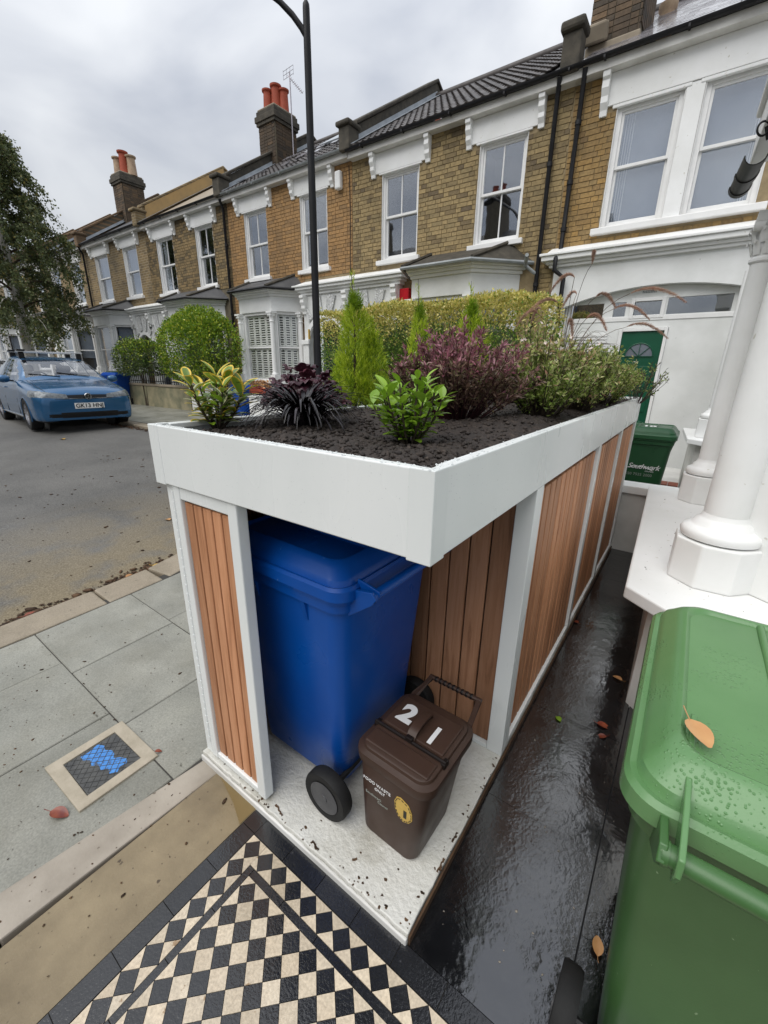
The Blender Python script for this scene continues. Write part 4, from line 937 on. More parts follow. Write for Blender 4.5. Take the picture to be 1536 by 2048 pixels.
def gutter(parent, x0, x1, z, m, y=7.415, r=.046):
    g_ = MB(); prf_ = [(math.cos(a)*r, math.sin(a)*r) for a in np.linspace(PI, 2*PI, 9)]; prf_ = prf_+[(x*.86, y_*.86) for x, y_ in prf_[::-1]]
    g_.grid([[(x, y+p, z+q) for p, q in prf_] for x in (x1, x0)], closed=True); n_ = len(prf_); g_.f += [tuple(range(n_)), tuple(range(2*n_-1,n_-1,-1))]; g_.mi += [0,0]
    o = g_.build('gutter', m, parent, smooth=40)
    x = x0+.4
    while x < x1: MB().box(x, x+.025, y-.05, y+.05, z-.053, z-.02).build('gutter_bracket', m, o); x += 1.0
def pipe(parent, pts, m='black_metal', r=.036):
    o = MB().tube(pts, r, 10).build('downpipe', m, parent, smooth=40)
    L = [Vector(p) for p in pts]
    z = min(p.z for p in L)+.3; zt = max(p.z for p in L)-.2
    for a, b_ in zip(L, L[1:]):
        if abs(a.z-b_.z) > .9:
            for t_ in (.18,.55,.86):
                p = a.lerp(b_, t_); MB().lathe([(r*1.02,p.z-.03),(r*1.35,p.z-.03),(r*1.35,p.z+.03),(r*1.02,p.z+.03)], 10, (p.x,p.y,0)).build('pipe_collar', m, o, smooth=40)
    return o
EY, EZ, RY, RZ = 7.38, 5.985, 10.85, 8.21
SL = (RZ-EZ)/(RY-EY)
def roofz(y): return EZ+SL*(y-EY)
def roof_base(parent, x0, x1, m, dz=0):
    r_ = MB(); r_.extr([(x0,EY+.10,roofz(EY+.10)-.03+dz),(x0,RY,RZ-.03+dz),(x0,RY,RZ-.09+dz),(x0,EY+.10,roofz(EY+.10)-.07+dz)], (x1-x0,0,0)); r_.extr([(x0,RY,RZ-.03+dz),(x0,RY+3.5,EZ-.03+dz),(x0,RY+3.5,EZ-.12+dz),(x0,RY,RZ-.12+dz)], (x1-x0,0,0))
    o = r_.build('roof', m, parent); MB().tube([(x0,RY,RZ+dz),(x1,RY,RZ+dz)], .09, 10).build('ridge', 'roof_conc', o, smooth=40); return o
ANG = math.atan(SL)
def tiled(roof, x0, x1, m, tw, gauge, kind, dz=0, y0=EY, y1=RY, nmax=300, skip=0.):
    mb = MB()
    if kind == 'roll':
        n_ = 12; P = []
        for s_ in (0, gauge+.06):
            P.append([(-tw/2+tw*i/n_, s_, .012+.022*max(0, math.sin((i/n_)*4*PI+.6))**.8-.028*(s_ > 0)) for i in range(n_+1)])
        mb.grid(P); mb.grid([[(x, y, z-.022) for x, y, z in P[0]], P[0]])
    else: mb.box(-tw/2+.003, tw/2-.003, 0, gauge*1.6, -.001, .0045)
    me = mb.mesh(kind+'_tile', m); rest_ = MB(); cells = []
    rows = int((y1-y0)/math.cos(ANG)/gauge); cols = int((x1-x0)/tw)
    for r_ in range(rows):
        for c_ in range(cols+1):
            x = x0+tw*(c_+.5)+(tw/2 if kind == 'slate' and r_ % 2 else 0)
            if x > x1-tw*.4 or random.random() < skip: continue
            d = r_*gauge; y = y0+d*math.cos(ANG); z = EZ+dz+d*math.sin(ANG)+.004; cells.append((x, y, z))
    cells.sort(key=lambda p: -seen(p, 6)); nm = 'roof_tile' if kind == 'roll' else 'roof_slate'
    for k, p in enumerate(cells):
        tilt = ANG-(.012 if kind == 'slate' else .0)+random.gauss(0,.006)
        mxw = Matrix.Translation(p) @ Matrix.Rotation(tilt, 4, 'X') @ Matrix.Rotation(random.gauss(0,.012), 4, 'Z')
        if k < nmax and seen(p, 6) > 0: put(nm, me, roof, mx=mxw)
        else:
            rest_.add([mxw @ Vector(v.co) for v in me.vertices], [tuple(q.vertices) for q in me.polygons])
    if rest_.v: tag(rest_.build(nm+'s', m, roof), kind='stuff')
def parapet(parent, x, m='moss_stone', dz=0, h=.30, wd=.24):
    p = MB(); y0, y1 = 7.62, RY
    p.extr([(x-wd/2,y0,roofz(y0)-.1+dz),(x-wd/2,y1,RZ-.1+dz),(x-wd/2,y1+.3,RZ-.25+dz),(x-wd/2,y1+.3,RZ+h-.15+dz),(x-wd/2,y1,RZ+h+dz),(x-wd/2,y0,roofz(y0)+h+dz)], (wd,0,0)); o = p.build('party_wall', m, parent)
    MB().extr([(x-wd/2-.04,y0-.02,roofz(y0)+h+.001+dz),(x-wd/2-.04,y1,RZ+h+.001+dz),(x-wd/2-.04,y1+.32,RZ+h-.15+dz),(x-wd/2-.04,y1+.32,RZ+h-.08+dz),(x-wd/2-.04,y1,RZ+h+.08+dz),(x-wd/2-.04,y0-.02,roofz(y0)+h+.08+dz)], (wd+.08,0,0)).build('coping', m, o, bevel=.02)
    MB().box(x-wd/2-.02, x+wd/2+.02, 7.36, 7.70, EZ-.02+dz, EZ+.38+dz).build('kneeler', m, o, bevel=.02); MB().box(x-wd/2-.06, x+wd/2+.06, 7.30, 7.74, EZ+.381+dz, EZ+.47+dz).build('kneeler_cap', m, o, bevel=.03)
    for s_ in (-1, 1): MB().extr([(x+s_*(wd/2+.002),y0,roofz(y0)+.03+dz),(x+s_*(wd/2+.002),y1,RZ+.03+dz),(x+s_*(wd/2+.002),y1,RZ+.13+dz),(x+s_*(wd/2+.002),y0,roofz(y0)+.13+dz)], (s_*.012,0,0)).build('flashing', 'lead', o); MB().extr([(x+s_*(wd/2+.003),y0-.2,roofz(y0-.2)+.042+dz),(x+s_*(wd/2+.003),y1,RZ+.042+dz),(x+s_*(wd/2+.16),y1,RZ+.042+dz),(x+s_*(wd/2+.12),y0-.2,roofz(y0-.2)+.042+dz)], (0,0,.008)).build('flashing', 'lead', o)
    return o
def chimney(parent, x0, x1, y0, y1, z0, z1, pots, m='brick_soot', nb=0):
    c = MB().box(x0, x1, y0, y1, z0, z1).build('chimney', 'mortar_dark', parent)
    if not nb:
        bk = MB(); k = 0; z = z0
        while z < z1-.3:
            for face, u0, u1 in ((0, x0, x1), (1, y0+.03, y1)):
                u = u0-(.11 if k % 2 else 0); j = k
                while u < u1:
                    ln = .215 if j % 2 == 0 else .1025; a, b_ = max(u, u0), min(u+ln, u1); e = random.uniform(.006,.014)
                    if b_-a > .02:
                        if face == 0: bk.box(a, b_, y0-e, y0+.02, z+.005, z+.07)
                        else: bk.box(x1-.02, x1+e, a, b_, z+.005, z+.07)
                    u += ln+.01; j += 1
            z += .075; k += 1
        tag(bk.build('chimney_bricks', m, c), kind='stuff')
    for i, (e, za, zb) in enumerate(((.05, z1-.32, z1-.24), (.08, z1-.239, z1-.10), (.04, z1-.099, z1+.02))): MB().box(x0-e, x1+e, y0-e, y1+e, za, zb).build('oversailing_course', 'moss_stone', c, bevel=.01)
    MB().box(x0-.02, x1+.02, y0-.02, y1+.02, z1+.021, z1+.08).build('flaunching', 'cement', c, bevel=.03)
    for (px, py, h, r_, pm) in pots: MB().lathe([(r_*1.05,z1+.06),(r_*1.0,z1+.12),(r_*.88,z1+.08+h*.75),(r_*.88,z1+.06+h*.88),(r_*1.15,z1+.06+h*.93),(r_*1.18,z1+.06+h),(r_*.85,z1+.06+h),(r_*.8,z1+.06+h*.8)], 18, (px,py,0)).build('chimney_pot', pm, c, smooth=40)
    return c
# --- facet helper for bays
class Facet:
    def __init__(s, a, b_): s.a = Vector((*a,0)); d = Vector((*b_,0))-s.a; s.L = d.length; s.d = d.normalized(); s.n = Vector((s.d.y,-s.d.x,0)); s.m3 = Matrix((s.d, -s.n, Vector((0,0,1)))).transposed()
    def box(s, mb, t0, t1, n0, n1, z0, z1): c = s.a+s.d*((t0+t1)/2)+s.n*((n0+n1)/2); mb.obox((c.x,c.y,(z0+z1)/2), (t1-t0, n1-n0, z1-z0), s.m3)
def bay(parent, xl, xfl, xfr, xr, depth, dz=0, fill='blind', zs=1.36, zh=2.93, roofm='roof_felt', z0=.42):
    y1 = F-depth; pts = [(xl,F),(xfl,y1),(xfr,y1),(xr,F)]; fs_ = [Facet(a, b_) for a, b_ in zip(pts, pts[1:])]
    B_ = MB().prism(pts[::-1], z0, zs-.13+dz).build('bay', 'white_stucco', parent, bevel=.01); MB().prism(pts[::-1], zh+.06+dz, 3.33+dz).build('bay_frieze', 'white_stucco', B_, bevel=.01)
    def off(e): 
        k = e*.42; return [(xl-e-.0,F),(xfl-k,y1-e),(xfr+k,y1-e),(xr+e,F)]
    MB().prism(off(.09)[::-1], zs-.129+dz, zs-.06+dz).build('bay_sill', 'white_paint', B_, bevel=.01)
    for e, a, b_ in ((.04,3.331,3.39),(.09,3.391,3.44),(.14,3.441,3.50)): MB().prism(off(e)[::-1], a+dz, b_+dz).build('bay_cornice', 'white_paint', B_, bevel=.012)
    ro = off(.22); zt = 3.86+dz; zb = 3.505+dz; q = [(x,y,zb) for x,y in ro]; tp = [(xfl-.05+.1,F,zt),(xfr-.05,F,zt)]
    rf = MB(); V = q+[(xl+.25,F,zt),(xr-.25,F,zt)]; V = [(x,y,z) for x,y,z in V]; V2 = [(x,y,z-.035) for x,y,z in V]
    rf.add(V+V2, [(0,1,4),(1,2,5,4),(2,3,5),(6,10,7),(7,10,11,8),(8,11,9),(0,6,7,1),(1,7,8,2),(2,8,9,3)]); R_ = rf.build('bay_roof', roofm, B_)
    for a, b_ in ((q[1], V[4]), (q[2], V[5])): MB().tube([Vector(a)+Vector((0,0,.02)), Vector(b_)+Vector((0,0,.02))], .035, 6).build('hip_tile', 'moss_stone', B_)
    gx = MB(); gx.tube([(x,y-.03,zb-.02) for x,y in ro], .032, 6); gx.build('bay_gutter', 'black_metal' if roofm == 'roof_felt' else 'gutter_grey', B_, smooth=40)
    for k, f_ in enumerate(fs_):
        fm = MB(); e = .10; t_ = .05; mb_ = fm
        f_.box(fm, e, e+t_, -.14, -.05, zs-.06+dz, zh+.06+dz); f_.box(fm, f_.L-e-t_, f_.L-e, -.14, -.05, zs-.06+dz, zh+.06+dz); f_.box(fm, e+t_, f_.L-e-t_, -.14, -.05, zs-.06+dz, zs+dz); f_.box(fm, e+t_, f_.L-e-t_, -.14, -.05, zh+dz, zh+.059+dz); f_.box(fm, e+t_, f_.L-e-t_, -.12, -.07, (zs+zh)/2-.02+dz, (zs+zh)/2+.02+dz)
        fm.build('bay_window', 'white_frame', B_, bevel=.003)
        for za, zb_ in ((zs, (zs+zh)/2-.02), ((zs+zh)/2+.02, zh)): 
            p = MB(); f_.box(p, e+t_, f_.L-e-t_, -.10, -.096, za+dz, zb_+dz); p.build('pane', 'glass_clear', B_)
        pier = MB()
        f_.box(pier, 0, e-.001, -.16, -.012, zs-.059+dz, zh+.06+dz); f_.box(pier, f_.L-e+.001, f_.L, -.16, -.012, zs-.059+dz, zh+.06+dz); pier.build('bay_pier', 'white_stucco', B_)
        if fill == 'shutter':
            sh = MB(); n_ = 4 if f_.L > 1 else 3; a, b_ = e+t_+.01, f_.L-e-t_-.01; wd = (b_-a)/n_
            for i in range(n_):
                for za, zb_ in ((zs+.01, (zs+zh)/2-.03), ((zs+zh)/2+.03, zh-.01)):
                    f_.box(sh, a+wd*i+.002, a+wd*i+.036, -.150, -.128, za+dz, zb_+dz); f_.box(sh, a+wd*(i+1)-.036, a+wd*(i+1)-.002, -.150, -.128, za+dz, zb_+dz); f_.box(sh, a+wd*i+.036, a+wd*(i+1)-.036, -.150, -.128, za+dz, za+.04+dz); f_.box(sh, a+wd*i+.036, a+wd*(i+1)-.036, -.150, -.128, zb_-.04+dz, zb_+dz)
                    z = za+.06
                    while z < zb_-.05: f_.box(sh, a+wd*i+.036, a+wd*(i+1)-.036, -.155, -.125, z+dz, z+.028+dz); z += .058
            sh.build('plantation_shutter', 'shutter_white', B_)
        else:
            bl = MB(); f_.box(bl, e+t_, f_.L-e-t_, -.22, -.215, ((zs+zh)/2-.3 if k != 1 else zs+.4)+dz, zh+dz); bl.build('blind', 'blind_grey', B_)
    MB().prism([(xl+.3,F-.01),(xfl+.3,y1+.4),(xfr-.3,y1+.4),(xr-.3,F-.01)][::-1], zs-.1+dz, zh+dz).build('interior', 'room_dark', B_)
    for i, (px, py) in enumerate(pts):
        if i in (0,3): py -= .07; px += .03 if i == 0 else -.03
        c = MB(); r_ = .062; cz0 = zs-.058+dz; cz1 = zh+.05+dz
        c.prism([(px-.085,py-.085),(px+.085,py-.085),(px+.085,py+.085),(px-.085,py+.085)], cz0, cz0+.16); c.lathe([(r_*1.3,cz0+.161),(r_*1.35,cz0+.18),(r_*1.02,cz0+.22),(r_,cz0+.25),(r_*.9,cz1-.24),(r_*1.12,cz1-.235),(r_*1.12,cz1-.215),(r_*.92,cz1-.2),(r_*1.0,cz1-.13),(r_*1.45,cz1-.05),(r_*1.5,cz1-.04)], 16, (px,py,0)); c.prism([(px-.1,py-.1),(px+.1,py-.1),(px+.1,py+.1),(px-.1,py+.1)], cz1-.039, cz1)
        for j in range(6):
            a = j*PI/3; c.lathe([(.004,-.015),(.030,-.012),(.034,.01),(.01,.024)], 8, (px+.075*math.cos(a), py+.075*math.sin(a), cz1-.09))
        c.build('bay_column', 'white_paint', B_, smooth=35)
    return B_
def porch(parent, xl, xr, dz=0, doors=('door_dark','door_dark'), verm=True):
    y1 = F-.14; zt = 3.33+dz; zsp = 2.22+dz; hw = (xr-xl)/2; pts = [(xl,.42),(xl,zt),(xr,zt),(xr,.42)]
    r_ = min(.56, hw/2-.16); cs = [xr-hw/2, xl+hw/2]
    prof = [(xr,.42)]
    for c in cs:
        prof.append((c+r_,.42)); prof += [(c+r_*math.cos(a), zsp+r_*math.sin(a)) for a in np.linspace(0, PI, 14)]; prof.append((c-r_,.42))
    prof += [(xl,.42),(xl,zt),(xr,zt)]
    o = MB().extr([(x,y1,z) for x,z in prof], (0,.13,0)).build('porch', 'white_stucco', parent)
    for e, a, b_ in ((.05,zt+.001,zt+.06),(.10,zt+.061,zt+.11),(.16,zt+.111,zt+.17),(.20,zt+.171,zt+.21)): MB().box(xl-e, xr+e, y1-e, F-.002, a, b_).build('porch_cornice', 'white_paint', o, bevel=.008)
    MB().extr([(xl-.16,y1-.16,zt+.211),(xl-.05,F-.002,zt+.34),(xl-.16,F-.002,zt+.211)], (xr-xl+.32,0,0)).build('porch_weathering', 'white_paint', o)
    for c in cs:
        a_ = MB(); P = []
        for a in np.linspace(0, PI, 14): P.append([(c+(r_+.02)*math.cos(a), y1-.022, zsp+(r_+.02)*math.sin(a)), (c+(r_+.12)*math.cos(a), y1-.022, zsp+(r_+.12)*math.sin(a)), (c+(r_+.12)*math.cos(a), y1-.001, zsp+(r_+.12)*math.sin(a))])
        a_.grid(P); a_.build('archivolt', 'white_paint', o, smooth=40)
        if verm:
            for k, a in enumerate((R(50),R(77),R(103),R(130))):
                w_ = .12 if k in (1,2) else .10; b_ = MB(); d = Vector((math.cos(a),0,math.sin(a))); c0 = Vector((c,y1-.012,zsp)); 
                rt = (zt-.03-zsp)/max(.25, math.sin(a)); rt = min(rt, r_+.62)
                tn = Vector((-d.z,0,d.x)); q = [c0+d*(r_+.15)-tn*w_*.8, c0+d*(r_+.15)+tn*w_*.8, c0+d*rt+tn*w_*1.1, c0+d*rt-tn*w_*1.1]
                q = [Vector((min(max(p.x, xl+.03), xr-.03), p.y, min(p.z, zt-.03))) for p in q]
                b_.extr([p for p in q], (0,-.03,0)); b_.build('vermiculated_block', 'vermic', o, bevel=.006)
        MB().box(c-r_+.02, c+r_-.02, F+.35, F+.37, .42, zsp+r_).build('porch_recess', 'room_mid', o)
        MB().box(c-.42, c+.42, F+.30, F+.345, .62, 2.55+dz).build('front_door', doors[cs.index(c)], o, bevel=.006)
    for x in (xl+.07, (xl+xr)/2, xr-.07):
        c = MB(); console(c, x, zt-.42, zt-.005, y1-.001, .13); c.build('console_bracket', 'white_paint', o, bevel=.005)
        MB().box(x-.10, x+.10, y1-.05, y1-.001, .42, zsp-.02).build('pilaster', 'white_stucco', o, bevel=.006); MB().box(x-.13, x+.13, y1-.08, y1-.0005, zsp-.019, zsp+.09).build('pilaster_cap', 'white_paint', o, bevel=.01)
    return o
m_, t, bb, o_ = newmat('vermic'); v = coords(t); vn = noise(t, v, 26, 2, .5, 1.5); rp_ = ramp(t, vn.outputs['Fac'], [(.44,(0,0,0)),(.52,(1,1,1))]); bb.inputs['Base Color'].default_value = (.76,.77,.76,1); bb.inputs['Roughness'].default_value = .5; bump(t, bb, rp_.outputs[0], 1.0, .03)

def house(label, x0, x1, wins, zs, zh, m, mode, dz=0, extra=()):
    """party-wall terrace house; wins: list of (xl, xr, curtain)"""
    o = thing('terrace_house', label, 'house', ((x0+x1)/2, F, .42), 0, 'terrace houses across the corner')
    holes = [(a, b_, zs, zh) for a, b_, c in wins]; w_ = MB(); mort = {'brick_ochre':'mortar','brick_gold':'mortar','brick_yellow':'mortar','brick_orange':'mortar','brick_brown':'mortar_dark'}.get(m, 'mortar')
    wall_with_holes(w_, x0, x1, .3, 5.9+dz, F, F+.25, holes+list(extra))
    w_.build('wall', mort if mode != 'mat' else m, o)
    return o, holes
def eaves(o, x0, x1, dz, gm):
    e = MB(); e.box(x0, x1, 7.47, F-.002, 5.84+dz, 5.955+dz); e.build('eaves_board', 'white_old', o, bevel=.004); gutter(o, x0, x1, 5.985+dz, gm)

# --- house B : two narrow sashes, tiled roof, bay at the right
hB, ho = house('yellow brick house with dark pantiled roof behind the clipped hedge', -6.54, -2.06, [(-3.60,-2.73,None), (-5.75,-4.85,None)], 3.90, 5.48, 'brick_yellow', 'obj', 0, [(-6.54,-5.3,.3,2.9)])
for a, b_, c in ((-3.60,-2.73,None), (-5.75,-4.85,None)): sash(hB, a, b_, 3.90, 5.48, curtain=c); lintel(hB, a, b_, 5.485, 5.838)
bricks(hB, -6.53, -2.07, 3.0, 5.84, [(a-.005,b_+.005,c-.09,d) for a,b_,c,d in ho]+[(a-.2,b_+.2,5.46,5.9) for a,b_,c,d in ho]+[(-9,-5.0,0,3.72),(-4.9,-2.35,0,3.56)], 'brick_yellow')
eaves(hB, -6.53, -2.05, 0, 'black_metal'); rB = roof_base(hB, -6.42, -2.1, 'roof_felt'); tiled(rB, -6.36, -2.2, 'roof_conc', .30, .30, 'roll')
parapet(hB, -6.54)
bay(hB, -4.75, -4.55, -3.30, -2.62, .62, 0, 'blind', roofm='moss_stone')
pipe(hB, [(-2.26,7.44,5.93),(-2.30,7.56,5.72),(-2.30,7.58,1.0)])
pipe(hB, [(-2.35,7.1,3.5),(-2.48,7.45,3.42),(-2.33,7.56,3.30)], 'gutter_grey', .03)
al = MB().box(-5.15,-4.93,7.50,F-.002,2.98,3.33); MB().box(-5.165,-4.935,7.52,F-.014,2.98,3.30).build('alarm_box', 'red_alarm', hB, bevel=.012)
# --- house C : shuttered bay at the left
hC, ho = house('orange brick house with white plantation shutters in its canted bay', -10.98, -6.54, [(-8.18,-7.30,None), (-10.30,-9.40,None)], 3.97, 5.55, 'brick_orange', 'obj', .04, [(-7.95,-6.54,.3,2.9)])
for a, b_, c in ((-8.18,-7.30,None), (-10.30,-9.40,'R')): sash(hC, a, b_, 3.97, 5.55, curtain=c, room='room_mid'); lintel(hC, a, b_, 5.555, 5.878)
bricks(hC, -10.97, -6.55, 1.0, 5.87, [(a-.005,b_+.005,c-.09,d) for a,b_,c,d in ho]+[(a-.2,b_+.2,5.5,5.9) for a,b_,c,d in ho]+[(-8.1,-5.0,0,3.72),(-10.7,-8.3,0,3.8)], 'brick_orange')
eaves(hC, -10.97, -6.55, .04, 'gutter_grey'); rC = roof_base(hC, -10.86, -6.66, 'roof_felt', .02); tiled(rC, -10.8, -6.7, 'roof_conc', .30, .30, 'roll', .02, skip=.03)
for k in range(16):
    x = random.uniform(-10.6,-7.2); y = random.uniform(7.7,9.4); MB().obox((x,y,roofz(y)+.09),(random.uniform(.18,.4),random.uniform(.1,.22),.012), Matrix.Rotation(ANG+random.gauss(0,.1),3,'X') @ Matrix.Rotation(random.gauss(0,.3),3,'Z')).build('loose_slate', 'slate_wet', rC)
MB().obox((-8.2,9.3,roofz(9.3)+.10),(.9,1.0,.05), Matrix.Rotation(ANG,3,'X')).build('rooflight', 'lead', rC, bevel=.01)
parapet(hC, -11.0, dz=.02)
bay(hC, -10.45, -10.0, -8.72, -8.22, .62, .04, 'shutter')
porch(hC, -8.05, -5.17, .05, ('door_dark','door_dark'))
chimney(hC, -11.36, -10.68, 9.25, 10.05, 6.9, 8.55, [(-11.2,9.5,.52,.13,'brown_pot'),(-10.98,9.62,.62,.14,'brown_pot'),(-10.80,9.75,.52,.13,'brown_pot')])
chimney(hC, -8.6, -7.6, 13.2, 13.8, 7.0, 8.85, [(-8.35,13.5,.42,.13,'brown_pot'),(-7.95,13.5,.5,.14,'brown_pot')])
MB().box(-6.96,-6.80,7.52,F-.014,5.40,5.74).build('alarm_box', 'white_frame', hC, bevel=.03); MB().lathe([(.001,7.513),(.035,7.513),(.035,7.522)], 12, (-6.88,0,5.5), 'y') if False else None
MB().tube([(-6.62,7.62,5.8),(-6.6,7.63,5.0),(-6.61,7.63,4.2),(-6.6,7.62,3.55)], .008, 5).build('cable', 'black_plastic', hC)
# --- house D
hD, ho = house('brown brick house with tall privet bush and railings in front', -15.5, -10.98, [(-12.62,-11.74,None), (-14.86,-13.88,None)], 3.98, 5.58, 'brick_brown', 'join', .06, [(-15.5,-14.6,.3,2.9)])
for a, b_, c in ((-12.62,-11.74,'R'), (-14.86,-13.88,'LR')): sash(hD, a, b_, 3.98, 5.58, curtain=c); lintel(hD, a, b_, 5.585, 5.898)
bricks(hD, -15.49, -10.99, 1.0, 5.89, [(a-.005,b_+.005,c-.09,d) for a,b_,c,d in ho]+[(a-.2,b_+.2,5.5,5.9) for a,b_,c,d in ho]+[(-14.3,-11.2,0,3.8),(-16.9,-14.2,0,3.75)], 'brick_brown', nmax=300)
eaves(hD, -15.49, -10.99, .06, 'black_metal'); roof_base(hD, -15.4, -11.1, 'cement', .03); pD = parapet(hD, -15.5, 'wall_far', dz=.03, h=.38)
MB().extr([(-15.366,7.7,roofz(7.7)+.05),(-15.366,RY,RZ+.05),(-15.366,RY,RZ+.42),(-15.366,7.7,roofz(7.7)+.42)], (.02,0,0)).build('party_wall_render', 'render_ochre', hD)
bay(hD, -14.15, -13.6, -12.2, -11.5, .62, .08)
porch(hD, -16.85, -14.45, .08)
pipe(hD, [(-11.0,7.44,5.93),(-11.05,7.57,5.75),(-11.08,7.57,1.0)])
# --- house E and beyond
hE, ho = house('brown brick house with sooty chimney stack left of the privet bush', -20.15, -15.5, [(-17.2,-16.2,None), (-19.5,-18.42,None)], 4.05, 5.64, 'wall_far', 'mat', .10, [(-16.75,-15.5,.3,2.9)])
for a, b_, c in ((-17.2,-16.2,'B'), (-19.5,-18.42,'B')): sash(hE, a, b_, 4.05, 5.64, bars=0, curtain=c); lintel(hE, a, b_, 5.645, 5.938)
eaves(hE, -20.14, -15.51, .10, 'black_metal'); roof_base(hE, -20.05, -15.62, 'roof_felt', .05); parapet(hE, -20.15, 'wall_soot', dz=.05, h=.38)
bay(hE, -19.6, -19.1, -17.7, -17.05, .62, .12)
chimney(hE, -20.5, -19.75, 9.25, 10.1, 6.9, 8.9, [(-20.35,9.5,.62,.16,'buff_pot'),(-20.08,9.62,.8,.17,'brown_pot'),(-19.85,9.8,.66,.17,'buff_pot')])
pipe(hE, [(-20.2,7.44,6.0),(-20.25,7.57,5.8),(-20.25,7.57,1.0)])
for i, (x0, x1, lab) in enumerate(((-24.7,-20.15,'brick house partly hidden by the right side of the birch'),(-29.2,-24.7,'brick house mostly hidden behind the birch crown'),(-33.8,-29.2,'farthest brick house at the left end of the terrace'))):
    fl = i % 2 == 0; dz = .14+.04*i
    a1 = (x0+.8, x0+1.75) if not fl else (x1-1.75, x1-.8); a2 = (x0+3.0, x0+3.95) if not fl else (x1-3.95, x1-3.0)
    hF, ho = house(lab, x0, x1, [(*a1,None),(*a2,None)], 4.1, 5.68, 'wall_far', 'mat', dz)
    for a, b_ in (a1, a2): sash(hF, a, b_, 4.1, 5.68, bars=0, curtain='B'); lintel(hF, a, b_, 5.685, 5.96)
    eaves(hF, x0+.01, x1-.01, dz, 'black_metal'); roof_base(hF, x0+.1, x1-.12, 'roof_felt', dz); parapet(hF, x0, 'wall_soot', dz=dz)
    if fl: bay(hF, x1-3.1, x1-2.6, x1-1.2, x1-.55, .62, dz); porch(hF, x0-1.3, x0+1.2, dz, verm=False)
    else: bay(hF, x0+.55, x0+1.2, x0+2.6, x0+3.1, .62, dz)
# --- house A : green door, white arched ground floor, paired sashes
hA, ho = house('ochre brick house with white arched ground floor and dark green door', -2.06, 5.0, [(-1.42,-.56,None), (-.34,.52,None)], 3.85, 5.44, 'brick_gold', 'obj', 0, [(-1.755,1.055,.1,3.0)])
sash(hA, -1.42, -.56, 3.85, 5.44, bars=0, curtain='LB', fr=.075, sill=False); sash(hA, -.34, .52, 3.85, 5.44, bars=0, curtain='RB', fr=.075, sill=False)
MB().box(-1.52,.65,F-.10,F+.04,3.76,3.849).build('sill', 'white_frame', hA, bevel=.01); MB().box(-.559,-.341,F-.02,F+.12,3.85,5.44).build('mullion', 'white_paint', hA, bevel=.008)
l = MB(); l.box(-1.55,.75,F-.035,F+.06,5.445,5.838); lo = l.build('lintel', 'white_paint', hA, bevel=.006)
for a in (-1.42,-.34): MB().box(a-.06,a+.92,F-.030,F+.03,5.40,5.444).build('lintel_drop', 'white_paint', lo, bevel=.008)
c = MB(); console(c, -1.60, 5.33, 5.838, F, .10); c.build('console_bracket', 'white_paint', lo, bevel=.005)
bricks(hA, -2.05, 2.2, 3.50, 5.84, [(-1.425,.525,3.75,5.9),(.5,3,3.76,5.9),(-1.66,.8,5.44,5.9)], 'brick_gold')
eaves(hA, -2.05, 4.9, 0, 'black_metal'); rA = roof_base(hA, -2.0, 4.9, 'roof_felt'); tiled(rA, -1.95, 2.2, 'slate_wet', .26, .19, 'slate')
chm = chimney(hA, -2.06, -1.36, 8.0, 8.9, 6.2, 8.7, [(-1.85,8.3,.5,.13,'buff_pot'),(-1.55,8.5,.5,.13,'buff_pot')], nb=1)
cb_ = MB(); 
def stack(face, u0, u1, z0, z1):
    k = 0; z = z0
    while z < z1:
        u = u0-(.11 if k % 2 else 0); j = k
        while u < u1:
            ln = .215 if (j) % 2 == 0 else .1025; a, b_ = max(u, u0), min(u+ln, u1)
            if b_-a > .02:
                o = put('brick', unit_brick('brick_soot'), chm)
                if face == 'f': o.location = ((a+b_)/2, 8.0+.01, z+.0375); o.scale = (b_-a, .05, .065)
                else: o.location = (-1.36-.01, (a+b_)/2, z+.0375); o.scale = (.05, b_-a, .065)
            u += ln+.01; j += 1
        z += .075; k += 1
stack('f', -2.06, -1.36, 6.45, 7.45); stack('s', 8.03, 8.9, 6.55, 7.45)
MB().box(-2.09,-1.335,7.965,8.93,6.0,6.449).build('rendered_base', 'cement', chm, bevel=.02); MB().obox((-1.93,7.92,6.55),(.30,.18,.22), Matrix.Rotation(R(25),3,'X')).build('offset_stone', 'cement', chm, bevel=.03)
MB().box(-2.27,-2.0,7.40,7.66,5.93,6.40).build('kneeler', 'moss_stone', hA, bevel=.02); MB().box(-2.31,-1.96,7.34,7.70,6.401,6.53).build('kneeler_cap', 'moss_stone', hA, bevel=.04)
MB().lathe([(.13,7.0),(.12,7.1),(.11,7.3),(.14,7.34),(.14,7.4),(.1,7.4)], 16, (-1.28,9.6,.12)).build('chimney_pot', 'buff_pot', hA, smooth=40)
pipe(hA, [(-1.90,7.44,5.93),(-1.93,7.56,5.70),(-1.95,7.58,3.62),(-1.95,7.36,3.45),(-1.95,7.36,3.28),(-1.80,7.42,3.16),(-1.80,7.42,1.0)])
